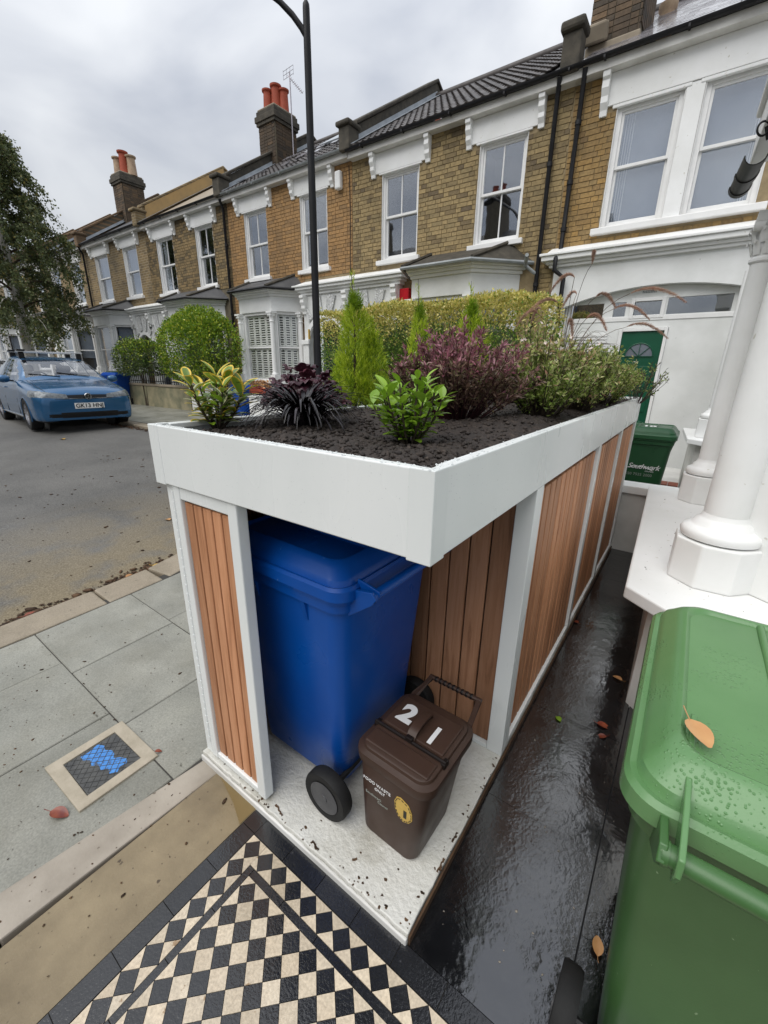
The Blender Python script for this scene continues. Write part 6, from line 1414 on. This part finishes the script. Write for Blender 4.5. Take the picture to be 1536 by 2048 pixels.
# ---------- black mondo grass
mg = thing('black_mondo_grass', 'black strap leaved grass clump arching over the planter soil', 'plant', (-.74,.37,1.43))
me_b = []
for L, dr in ((.25,.85),(.23,1.05),(.20,.6),(.26,1.2)):
    mb = MB(); rows = []
    for i in range(9):
        t_ = i/8; a = (1-t_)*R(78)-t_*t_*R(70)*dr; rows.append(t_)
    x = z = 0.; P_ = []
    for i in range(10):
        t_ = i/9; P_.append((x, z)); an = R(80)-t_*R(125)*dr; x += math.cos(an)*L/9; z += math.sin(an)*L/9
    mb.grid([[(-(.0066)*(1-.85*(i/9)**2), px, pz+.0012), (0, px, pz), ((.0066)*(1-.85*(i/9)**2), px, pz+.0012)] for i, (px, pz) in enumerate(P_)]); me_b.append(mb.mesh('blade', 'lf_mondo', 60))
for k in range(280):
    a = random.uniform(0, 2*PI); r_ = random.uniform(0,.05); put('blade', random.choice(me_b), mg, mx=Matrix.Translation((-.74+math.cos(a)*r_, .37+math.sin(a)*r_, 1.425)) @ Matrix.Rotation(a-PI/2+random.gauss(0,.35), 4, 'Z') @ Matrix.Rotation(random.gauss(0,.16), 4, 'X') @ Matrix.Scale(random.uniform(.75,1.12), 4))
# ---------- dark heuchera
hu = thing('heuchera', 'dark purple ruffled heuchera behind the black grass', 'plant', (-.93,.56,1.44))
mb = MB(); rings = [[(0,0,0)]*15]
for r_, zf in ((.5,.006),(.85,.004),(1.,-.004)):
    rings.append([(.036*r_*(1+.13*math.cos(7*a))*math.cos(a), .036+.036*r_*(1+.13*math.cos(7*a))*math.sin(a)-.036*0, zf+(.010*math.cos(9*a+1) if r_ > .9 else .005*math.cos(9*a))) for a in np.linspace(0, 2*PI, 15)])
rings[0] = [(0,.036,.002)]*15; mb.grid(rings); hm = mb.mesh('leaf', 'lf_heuchera', 70)
for k in range(120):
    a = random.uniform(0,2*PI); r_ = .14*math.sqrt(random.random()); zz_ = 1.465+.175*(1-(r_/.16)**2)*random.uniform(.55,1.05); p = Vector((-.93+math.cos(a)*r_, .56+math.sin(a)*r_, zz_)); d = Vector((math.cos(a)*(.4+r_*6), math.sin(a)*(.4+r_*6), random.uniform(-1.0,.7)))
    put('leaf', hm, hu, mx=orient(p, d, (0,0,1), random.uniform(.5,.95)))
for k in range(14):
    a = k*2.4; r_ = .09; MB().tube([(-.93,.56,1.43), (-.93+math.cos(a)*r_*.6,.56+math.sin(a)*r_*.6,1.50), (-.93+math.cos(a)*r_,.56+math.sin(a)*r_,1.53)], .002, 4).build('stem', 'stem_purple', hu)
# ---------- golden conifers: upright feathery sprays
def conifer(label, base_, h, rad, nspray, seed, lobes=()):
    o = thing('golden_conifer', label, 'conifer', base_); B_ = np.array(base_); rg = np.random.default_rng(seed); prs = []
    MB().tube([base_, (base_[0],base_[1],base_[2]+h*.8)], [.010,.003], 6).build('trunk', 'bare_stem', o)
    t_ = rg.random(nspray)**.9; a = rg.random(nspray)*2*PI; lob = 1+.22*np.sin(a*3+seed)+.15*np.sin(a*5+t_*9)
    prof = np.sin(np.clip(t_*.84+.16, 0, 1)*PI)**.8*(1-t_*.35); r_ = rad*prof*lob*(.35+.65*rg.random(nspray)**.5)
    r_ = np.where(t_ > .88, r_*.6, r_)
    P = np.stack([B_[0]+r_*np.cos(a), B_[1]+r_*np.sin(a), B_[2]+h*(.02+.86*t_)], 1); D = np.stack([np.cos(a)*.42, np.sin(a)*.42, np.full(nspray,1.)], 1)+rg.normal(size=(nspray,3))*.16
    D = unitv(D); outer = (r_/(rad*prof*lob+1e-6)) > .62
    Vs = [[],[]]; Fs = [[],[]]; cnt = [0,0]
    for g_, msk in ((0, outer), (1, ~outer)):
        p, d = P[msk], D[msk]; n = len(p)
        for q in range(9):            # side shoots of each spray
            f_ = q/9; L = rad*.42*(1-.5*f_); pp = p+d*(rad*.55*f_)[...] if False else p+d*rad*.55*f_
            side = unitv(np.cross(d, rg.normal(size=(n,3)))); dd_ = unitv(d*.9+side*(.55 if q < 8 else 0.05)); v, f = blades(pp, dd_, L*rg.uniform(.6,1.1,n), L*.115, .1)
            Vs[g_].append(v); Fs[g_].append(f+cnt[g_]); cnt[g_] += len(v)
    prs = [(np.concatenate(Vs[g_]), np.concatenate(Fs[g_]), g_) for g_ in (0,1) if Vs[g_] and len(Vs[g_][0])]
    for (dx, dy, hh, r2, n2) in lobes:
        t_ = rg.random(n2)**.9; a = rg.random(n2)*2*PI; pr2 = np.sin(np.clip(t_*.84+.16, 0, 1)*PI)**.8*(1-t_*.3); rr_ = r2*pr2*(.3+.7*rg.random(n2)**.5)
        p = np.stack([B_[0]+dx+rr_*np.cos(a), B_[1]+dy+rr_*np.sin(a), B_[2]+hh*(.02+.86*t_)], 1); d = unitv(np.stack([np.cos(a)*.45, np.sin(a)*.45, np.ones(n2)], 1)+rg.normal(size=(n2,3))*.16)
        for q in range(9):
            L = r2*.5*(1-.5*q/9); side = unitv(np.cross(d, rg.normal(size=(n2,3)))); v, f = blades(p+d*r2*.6*q/9, unitv(d*.9+side*.55), L*rg.uniform(.6,1.1,n2), L*.115, .1); prs.append((v, f, 0 if q > 2 else 1))
    n = 60; tt = rg.random(n); p = np.stack([B_[0]+rg.normal(size=n)*.006-.02*tt, B_[1]+rg.normal(size=n)*.006, B_[2]+h*(.80+.30*tt)],1); v, f = blades(p, np.array([0,0,1.])+rg.normal(size=(n,3))*.35, rad*.30, rad*.04); prs.append((v, f, 0))
    MB().tube([(base_[0],base_[1],base_[2]+h*.7),(base_[0]-.02,base_[1],base_[2]+h*1.14)], [.003,.0012], 5).build('leader', 'bare_stem', o)
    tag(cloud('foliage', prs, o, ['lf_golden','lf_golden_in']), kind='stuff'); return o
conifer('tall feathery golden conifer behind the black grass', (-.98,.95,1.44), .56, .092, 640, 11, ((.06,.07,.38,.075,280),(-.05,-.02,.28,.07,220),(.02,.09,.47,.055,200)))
conifer('slim golden conifer behind the purple shrub, second from the left', (-1.0,1.56,1.44), .60, .08, 420, 12, ((.05,.06,.42,.06,160),))
conifer('small golden conifer showing above the purple shrub', (-.93,2.1,1.44), .66, .12, 520, 13)
# ---------- shrubs
def shrub(name, label, base_, rx, ry, h, nst, nlf, L, mats, wts, stem, seed, up=.8, cat='shrub', flower=None, lowf=.14, lw=.3):
    rg = np.random.default_rng(seed); o = thing(name, label, cat, base_); B_ = np.array(base_); tips = []
    sm__ = MB(); paths = []
    for k in range(nst):
        a = rg.random()*2*PI; r_ = math.sqrt(rg.random()); hh = h*(1-.45*r_**2)*rg.uniform(.72,1.08); tip = B_+np.array([math.cos(a)*r_*rx, math.sin(a)*r_*ry, hh])
        pts = bez(B_+np.array([math.cos(a)*r_*rx*.18, math.sin(a)*r_*ry*.18, -.02]), B_+np.array([math.cos(a)*r_*rx*.65, math.sin(a)*r_*ry*.65, hh*.45]), tip, 7); paths.append(np.array([list(p) for p in pts])); sm__.tube(pts, [.0028,.0026,.0024,.002,.0018,.0014,.001], 4, cap=False)
        for tw in range(3):
            i = rg.integers(2,6); p0 = pts[i]; d = Vector(rg.normal(size=3))*.35+Vector((0,0,.8)); p1 = p0+d*h*.16; sm__.tube([p0, p1], [.0016,.0009], 3, cap=False); paths.append(np.array([list(p0), list(p0.lerp(p1,.5)), list(p1)]))
    tag(sm__.build('stems', stem, o), kind='stuff')
    P = []; D = []; T = []
    per = max(1, nlf//len(paths))
    for pa in paths:
        m = len(pa)-1; tt = (lowf+(1-lowf)*rg.random(per)**.6) if m > 3 else rg.random(per)
        s_ = tt*m; i = np.minimum(s_.astype(int), m-1); q = pa[i]+(pa[i+1]-pa[i])*(s_-i)[:,None]; ax = unitv(pa[i+1]-pa[i]); sd_ = rg.normal(size=(per,3)); P.append(q); D.append(ax*up+unitv(sd_)*.9); T.append((q[:,2]-B_[2])/h)
    P = np.concatenate(P); D = np.concatenate(D); T = np.concatenate(T); n = len(P); u_ = rg.random(n); prs = []
    lo = 0
    grp = np.zeros(n, int)
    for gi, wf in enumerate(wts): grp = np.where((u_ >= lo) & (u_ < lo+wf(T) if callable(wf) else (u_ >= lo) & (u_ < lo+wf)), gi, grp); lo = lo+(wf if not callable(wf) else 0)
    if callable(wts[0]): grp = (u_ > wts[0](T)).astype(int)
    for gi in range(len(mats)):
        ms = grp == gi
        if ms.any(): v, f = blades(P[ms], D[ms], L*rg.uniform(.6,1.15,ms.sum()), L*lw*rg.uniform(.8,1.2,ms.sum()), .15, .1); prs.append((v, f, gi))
    tag(cloud('foliage', prs, o, mats), kind='stuff')
    if flower:
        fm = MB()
        for i in range(5):
            a = i*2*PI/5; c_, s_ = math.cos(a), math.sin(a); fm.add([(0,0,0),(.004*c_-.003*s_,.004*s_+.003*c_,.003),(.010*c_,.010*s_,.004),(.004*c_+.003*s_,.004*s_-.003*c_,.003)], [(0,3,2,1)])
        fme = fm.mesh('flower', 'lf_flower'); tp = [pa[-1] for pa in paths if pa[-1][2]-B_[2] > h*.62]; rg.shuffle(tp)
        for q in tp[:flower]: 
            for _ in range(2): put('flower', fme, o, mx=Matrix.Translation(Vector(q)+Vector(rg.normal(size=3))*.012) @ Euler((rg.normal()*.6, rg.normal()*.6, rg.random()*6)).to_matrix().to_4x4() @ Matrix.Scale(rg.uniform(.9,1.5), 4))
    return o
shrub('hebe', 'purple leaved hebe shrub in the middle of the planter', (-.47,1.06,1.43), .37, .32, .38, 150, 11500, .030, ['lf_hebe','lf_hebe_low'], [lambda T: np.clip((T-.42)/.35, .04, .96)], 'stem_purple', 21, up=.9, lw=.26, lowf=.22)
shrub('abelia', 'leafy pale green abelia tucked between the two flowering ones', (-.17,2.02,1.43), .22, .38, .37, 110, 7000, .026, ['lf_abelia_green','lf_abelia'], [.6,.4], 'bare_stem', 27, flower=8, lw=.36)
shrub('abelia', 'variegated abelia with small white flowers beside the purple shrub', (-.22,1.45,1.43), .24, .34, .41, 130, 9500, .027, ['lf_abelia','lf_abelia_green'], [lambda T: np.clip((T-.3)/.4, .12, .9)], 'bare_stem', 22, flower=26, lw=.36)
shrub('abelia', 'olive green abelia at the back of the white flowered one', (-.55,2.15,1.43), .34, .40, .40, 90, 5600, .026, ['lf_abelia_green','lf_abelia'], [.6,.4], 'bare_stem', 23, flower=10, lw=.36)
shrub('abelia', 'bushy green abelia spilling over the far right end of planter', (-.16,2.72,1.43), .25, .60, .38, 120, 8600, .027, ['lf_abelia_green','lf_abelia'], [.7,.3], 'bare_stem', 24, flower=8, lw=.36)
shrub('osmanthus', 'wispy dark stemmed shrub leaning out past the planter end', (-.02,3.48,1.43), .34, .22, .30, 26, 700, .03, ['lf_grey','lf_abelia_green'], [.6,.4], 'stem_purple', 25, lw=.3)
shrub('coprosma', 'low light green shrub between the golden conifer and purple shrub', (-.85,1.30,1.43), .20, .28, .28, 60, 3000, .024, ['lf_abelia_green','lf_abelia'], [.75,.25], 'bare_stem', 26, lw=.4)
# ---------- fountain grass with plumes
fg = thing('fountain_grass', 'fountain grass with arching pinkish brown plumes above the shrubs', 'grass', (-.42,2.45,1.43)); B_ = Vector((-.42,2.45,1.43))
fb2 = MB(); rg_ = random.Random(5)
for k in range(110):
    a = rg_.uniform(0,2*PI); r_ = rg_.uniform(.1,.34); hh = rg_.uniform(.3,.6); pts = bez(B_+Vector((math.cos(a)*.03,math.sin(a)*.03,0)), B_+Vector((math.cos(a)*r_*.45,math.sin(a)*r_*.45,hh*1.05)), B_+Vector((math.cos(a)*r_*1.2,math.sin(a)*r_*1.2,hh*.72)), 8); fb2.tube(pts, [.0022,.0022,.002,.0018,.0015,.0012,.0009,.0004], 3, cap=False)
tag(fb2.build('blades', 'lf_pennblade', fg), kind='stuff')
for k, (tx, ty, tz, dx, dy) in enumerate(((.10,.05,.86,.0,.0),(.02,-.3,.60,-.10,-.12),(.16,.0,.66,.10,-.02),(.26,.1,.60,.16,.02),(.08,-.25,.74,-.10,.0),(.34,.2,.50,.18,.06),(-.12,-.2,.56,-.08,-.06),(-.2,.1,.62,-.06,.05),(.2,-.35,.50,.1,-.06),(.36,-.05,.66,.22,-.02),(.0,.2,.72,-.08,.06),(.14,-.5,.46,.05,-.1))):
    top = B_+Vector((tx,ty,tz)); end = top+Vector((dx,dy,-.02 if abs(dx)+abs(dy) > .01 else .12)); pts = bez(B_, B_+Vector((tx*.3,ty*.3,tz*.9)), top, 9)
    st_ = MB().tube(pts, .0016, 4, cap=False).build('stalk', 'lf_pennblade', fg)
    pc = np.array([list(p) for p in bez(top, top+Vector((dx*.55,dy*.55,.06)), end+Vector((dx*.3,dy*.3,-.05)), 26)]); n = 26*46; i = rng.integers(0,25,n); q = pc[i]+(pc[i+1]-pc[i])*rng.random((n,1)); ax = unitv(pc[i+1]-pc[i]); tk = np.sin((i+.5)/26*PI)**.5
    v, f = blades(q, ax*.9+rvec(n)*.7, .021*tk*rng.uniform(.6,1.1,n)+.003, .0013); put('plume', npmesh('plume', v, f, 'lf_plume'), fg)
# ---------- hedge, bushes, trees beyond
def shell(n, x0, x1, y0, y1, z0, z1, rough=.1, rnd_=.25, seed=0):
    """points on the skin of a clipped, slightly lumpy block"""
    rg = np.random.default_rng(seed); p = rg.uniform(-1,1,size=(n,3)); ax = rg.choice(3, n, p=[.14,.46,.40]); sg = np.where(rg.random(n) < .5, -1, 1); sg = np.where(ax == 2, 1, sg); p[np.arange(n), ax] = sg
    q = unitv(p); p = p*(1-rnd_)+q*rnd_*1.2; nrm = np.zeros((n,3)); nrm[np.arange(n), ax] = sg; nrm = unitv(nrm+q*.5)
    c = np.array([(x0+x1)/2,(y0+y1)/2,(z0+z1)/2]); h_ = np.array([(x1-x0)/2,(y1-y0)/2,(z1-z0)/2]); w_ = c+p*h_
    lump = np.sin(w_[:,0]*3.1+seed)*np.sin(w_[:,2]*3.7+1)*np.cos(w_[:,1]*4)*rough+rg.normal(size=n)*rough*.45
    return w_+nrm*lump[:,None], nrm
def bush(name, label, cat, bx, n, L, mats, split, trunk=True, seed=1, rough=.1, rnd_=.25, group=None, zsplit=None):
    o = thing(name, label, cat, ((bx[0]+bx[1])/2, (bx[2]+bx[3])/2, .43), 0, group); P, Nn = shell(n, *bx, rough, rnd_, seed); rg = np.random.default_rng(seed+1)
    inner = rg.random(n) < .4; c = np.array([(bx[0]+bx[1])/2,(bx[2]+bx[3])/2,(bx[4]+bx[5])/2]); P = np.where(inner[:,None], P+(c-P)*rg.random((n,1))*.45, P)
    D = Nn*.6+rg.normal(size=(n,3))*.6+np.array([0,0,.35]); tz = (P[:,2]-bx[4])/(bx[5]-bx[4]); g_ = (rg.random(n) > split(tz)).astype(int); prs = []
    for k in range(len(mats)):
        ms = g_ == k
        if ms.any(): v, f = blades(P[ms], D[ms], L*rg.uniform(.6,1.2,ms.sum()), L*.5, .15); prs.append((v, f, k))
    tag(cloud('foliage', prs, o, mats), kind='stuff')
    core = MB(); cx_, cy_, cz_ = c; kk = 1-rnd_*.6; hx, hy, hz = (bx[1]-bx[0])/2*.84*kk, (bx[3]-bx[2])/2*.55*kk, (bx[5]-bx[4])/2*.80*kk
    rows = [[(cx_+hx*math.copysign(abs(math.cos(a))**.5, math.cos(a))*math.cos(b_)**.5, cy_+hy*math.copysign(abs(math.sin(a))**.5, math.sin(a))*math.cos(b_)**.5, cz_+hz*math.copysign(abs(math.sin(b_))**.5, math.sin(b_))) for a in np.linspace(0,2*PI,20)] for b_ in np.linspace(-PI/2+.01, PI/2-.01, 10)]
    core.grid(rows); core.build('twigs', 'lf_dark', o)
    if trunk:
        for k in range(5): MB().tube([(cx_+random.uniform(-.1,.1), cy_, .43), (cx_+random.uniform(-.6,.6)*hx, cy_+random.uniform(-.3,.3)*hy, bx[4]+.2)], [.03,.015], 6).build('stem', 'bare_stem', o)
    return o
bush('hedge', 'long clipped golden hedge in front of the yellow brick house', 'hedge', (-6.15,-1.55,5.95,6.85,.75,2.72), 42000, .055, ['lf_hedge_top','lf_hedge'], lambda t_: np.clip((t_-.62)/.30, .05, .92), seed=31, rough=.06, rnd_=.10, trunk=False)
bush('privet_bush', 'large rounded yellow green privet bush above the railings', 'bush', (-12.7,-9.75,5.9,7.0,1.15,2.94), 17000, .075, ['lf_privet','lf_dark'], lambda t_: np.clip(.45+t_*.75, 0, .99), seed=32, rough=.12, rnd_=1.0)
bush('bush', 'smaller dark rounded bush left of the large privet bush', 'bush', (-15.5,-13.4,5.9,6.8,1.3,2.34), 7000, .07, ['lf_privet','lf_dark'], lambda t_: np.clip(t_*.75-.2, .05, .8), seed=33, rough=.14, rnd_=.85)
# birch
def tree(name, label, base_, spec, n, L, mats, seed, trunk_m, droop=.6, lean=(0,0)):
    rg = np.random.default_rng(seed); o = thing(name, label, 'tree', base_); B_ = Vector(base_); H_, spread, zc = spec
    tp = B_+Vector((lean[0], lean[1], H_*.9)); tr = bez(B_, B_+Vector((lean[0]*.2,lean[1]*.2,H_*.45)), tp, 10); MB().tube(tr, [.19-.017*i for i in range(10)], 10).build('trunk', trunk_m, o, smooth=60)
    P = []; D = []; twg = MB()
    for k in range(46):
        t_ = .28+.70*(k/45); i = t_*9; p0 = tr[int(i)].lerp(tr[min(9,int(i)+1)], i-int(i)); a = k*2.4; ln = spread*(1.05-.75*((t_-.35)/.65)**2)*rg.uniform(.75,1.1); p1 = p0+Vector((math.cos(a)*ln*.6, math.sin(a)*ln*.6, ln*.45)); p2 = p0+Vector((math.cos(a)*ln, math.sin(a)*ln, ln*.15-droop*.4)); pts = bez(p0, p1, p2, 7)
        MB().tube(pts, [.045*(1-t_*.6),.035,.026,.018,.013,.008,.004], 5).build('limb', trunk_m if k < 6 else 'twig', o, smooth=60)
        q = np.array([list(p) for p in pts]); ntw = 15; m = n//46//ntw
        for w_ in range(ntw):
            s_ = (.22+.78*rg.random())*6; i_ = min(int(s_), 5); p = q[i_]+(q[i_+1]-q[i_])*(s_-i_); d = unitv(rg.normal(size=3)*np.array([1,1,.5])+np.array([math.cos(a),math.sin(a),.2])*.7); ln2 = rg.uniform(.45,.95)
            tt = np.linspace(0,1,6)[:,None]; tw = p+d*ln2*tt*.75+np.array([0,0,-1])*droop*ln2*tt**1.8*.9; twg.tube([Vector(x) for x in tw], [.006,.005,.004,.003,.002,.001], 3, cap=False)
            u_ = rg.random(m)**.7*5; k_ = np.minimum(u_.astype(int),4); P.append(tw[k_]+(tw[k_+1]-tw[k_])*(u_-k_)[:,None]+rg.normal(size=(m,3))*.055); D.append(rg.normal(size=(m,3))*.6+np.array([0,0,-.6]))
    tag(twg.build('twigs', 'twig', o), kind='stuff')
    P = np.concatenate(P); D = np.concatenate(D); v, f = blades(P, D, L*rg.uniform(.6,1.2,len(P)), L*.62, .1); tag(put('crown', npmesh('crown', v, f, mats[0]), o), kind='stuff')
    return o
tree('birch_tree', 'birch with pale trunk and drooping dark crown at left edge', (-17.9,4.45,.42), (8.7,1.85,0), 52000, .088, ['lf_birch'], 41, 'bark_birch', .9, (-.2,.1))
# dark conifer behind the slate roof
ct = thing('cedar_tree', 'dark conifer showing above the wet slate roof, top right', 'tree', (.6,15.5,.4))
MB().tube([(.6,15.5,.4),(.6,15.5,13.5)], [.3,.06], 8).build('trunk', 'twig', ct)
P = []; D = []
for k in range(60):
    z = 6.5+7*(k/60); ln = 2.3*(1.05-(k/60)*.75); a = k*2.4; m = 130; t_ = rng.random(m); q = np.stack([.6+math.cos(a)*ln*t_, 15.5+math.sin(a)*ln*t_, z+.25*t_-.6*t_**2], 1)+rng.normal(size=(m,3))*np.array([.12,.12,.06]); P.append(q); D.append(np.tile([math.cos(a),math.sin(a),-.5],(m,1))+rng.normal(size=(m,3))*.5)
v, f = blades(np.concatenate(P), np.concatenate(D), .22, .05); tag(put('crown', npmesh('crown', v, f, 'lf_cedar'), ct), kind='stuff')
# window-box flowers
P = np.stack([rng.uniform(-9.5,-8.7,300), rng.uniform(6.65,6.85,300), rng.uniform(1.16,1.34,300)],1); v, f = blades(P, rvec(300)+np.array([0,0,.6]), .07, .04); tag(put('flowers', npmesh('flowers', v, f, 'leaf_tan'), pot), kind='stuff')

# ================================================================== fallen leaves and litter
def fallen(label, p, L, m, rz, tilt=0., curl=.12, wd=.62):
    me = leaf_mesh('fallen_leaf', L, L*wd, m, curl, .28, 8, .7); o = put('fallen_leaf', me); o.location = p; o.rotation_euler = (tilt, .0, rz); tag(o, label, 'leaf', 'fallen leaves')
    s_ = MB().tube([(0,.002,0),(0,-L*.16,.004),(L*.03,-L*.32,.012)], L*.018, 5).mesh('leaf_stalk', m); put('leaf_stalk', s_, o, world=False); return o
fallen('tan oval leaf lying on the wet green bin lid', (.478,.128,1.040), .062, 'leaf_tan', R(208), .05, .05)
fallen('large red leaf on the pavement below the utility cover', (-1.315,-.487,.012), .072, 'leaf_red', R(-62), .05, .2)
fallen('small red leaf at the corner of the utility cover', (-1.262,-.118,.014), .028, 'leaf_red', R(-40), 0, .3)
fallen('green leaf on the wet black paving beside the bin store', (.15,1.15,.006), .045, 'lf_euo_green', R(30), 0, .2)
fallen('red leaf on black paving beside the bin store, nearer the green bin', (.30,1.25,.006), .06, 'leaf_red', R(-80), 0, .2); fallen('red leaf on black paving, closest to the green bin', (.352,1.19,.006), .045, 'leaf_red', R(120), 0, .3)
fallen('orange leaf against the plinth below the white sill', (.358,1.66,.008), .05, 'leaf_tan', R(70), .2, .3); fallen('orange leaf beside the wheel of the green bin', (.466,.30,.010), .05, 'leaf_tan', R(10), .3, .3)
fallen('brown leaf at the foot of the slatted panel far down the passage', (.03,2.12,.006), .06, 'leaf_red', R(50), 0, .3)
fallen('yellow leaf on the kerb gutter beside the bin store post', (-3.075,.78,gz(-3.07,.78)-.03), .085, 'leaf_yellow', R(-60), .1, .15); fallen('pale leaf in the gutter, second from the bin store post', (-3.06,.56,gz(-3.06,.56)-.03), .06, 'leaf_tan', R(20), .1, .2)
fallen('red leaf in the gutter at the left edge of the picture', (-3.10,-.10,-.02), .10, 'leaf_red', R(-20), .15, .3); fallen('yellow leaf on the asphalt next to the bin store post', (-3.9,1.38,gz(-3.9,1.38)-.045), .09, 'leaf_tan', R(80), 0, .1); fallen('tan leaf on the asphalt below the fascia corner', (-5.6,2.28,gz(-5.6,2.28)-.045), .12, 'leaf_tan', R(80), 0, .1)
fallen('pale leaf on the road in front of the blue car', (-9.1,2.19,gz(-9.1,2.19)-.045), .14, 'leaf_yellow', R(90), 0, .05)
def bits(name, label, pts, smin, smax, m):
    V = []; Fc = []
    for k, (x, y, z) in enumerate(pts):
        s_ = random.uniform(smin, smax)*random.choice((.6,.8,1,1.6)); V.append((rock*(1+rng.normal(size=(12,1))*.25))*s_*np.array([random.uniform(.6,2.2),random.uniform(.6,1.4),.35])@np.array(Matrix.Rotation(random.uniform(0,6),3,'Z')).T+np.array([x,y,z])); Fc.append(rf_+12*k)
    return tag(put(name, npmesh(name, np.concatenate(V), np.concatenate(Fc), m)), label, 'litter', kind='stuff')
pp = [(-3.06+random.gauss(0,.05)-abs(random.gauss(0,.03)), random.choice((random.uniform(-.9,1.4), random.gauss(-.1,.12), random.gauss(.7,.15))), 0) for k in range(420)]
bits('gutter_litter', 'rotting leaf litter caught along the kerb', [(x, y, gz(x,y)-.046) for x, y, z in pp], .006, .016, 'mulch_debris')
pp = [(random.uniform(-2.7,-.72), random.uniform(-.85,1.2) if k % 3 else random.uniform(-.85,-.05)) for k in range(420)]; bits('pavement_grit', 'specks of dark grit and leaf crumbs scattered on the paving', [(x, y, gz(x,y)+.002) for x, y in pp if x < -1.1 or y < -.02], .0012, .0036, 'mulch_debris')
pp = [(random.uniform(-7.5,-3.05), random.uniform(-.6,3.0)) for k in range(260)]; bits('road_grit', 'small stones and crumbs scattered over the asphalt', [(x, y, gz(x,y)-.05) for x, y in pp], .004, .010, 'mulch_debris')
pp = [(random.uniform(.2,.62), random.uniform(.9,3.5)) for k in range(120)]; bits('sill_debris', 'dead needles and dirt lying on the white sill', [(x+.12, y+.5, .681) for x, y in pp], .0008, .0026, 'mulch_debris')
pp = [(random.uniform(.02,.60), random.uniform(.1,3.4)) for k in range(160)]; bits('yard_crumbs', 'pale crumbs on the wet black paving', [(x, y, .001) for x, y in pp], .0008, .0022, 'stone_band')
pp = [(-8.2-random.random()*2.5, 3.62+random.gauss(0,.05)) for k in range(160)]; bits('gutter_litter', 'heap of wet leaves in the gutter before the blue car', [(x, y, gz(x,y)-.045) for x, y in pp], .008, .022, 'mulch_debris')
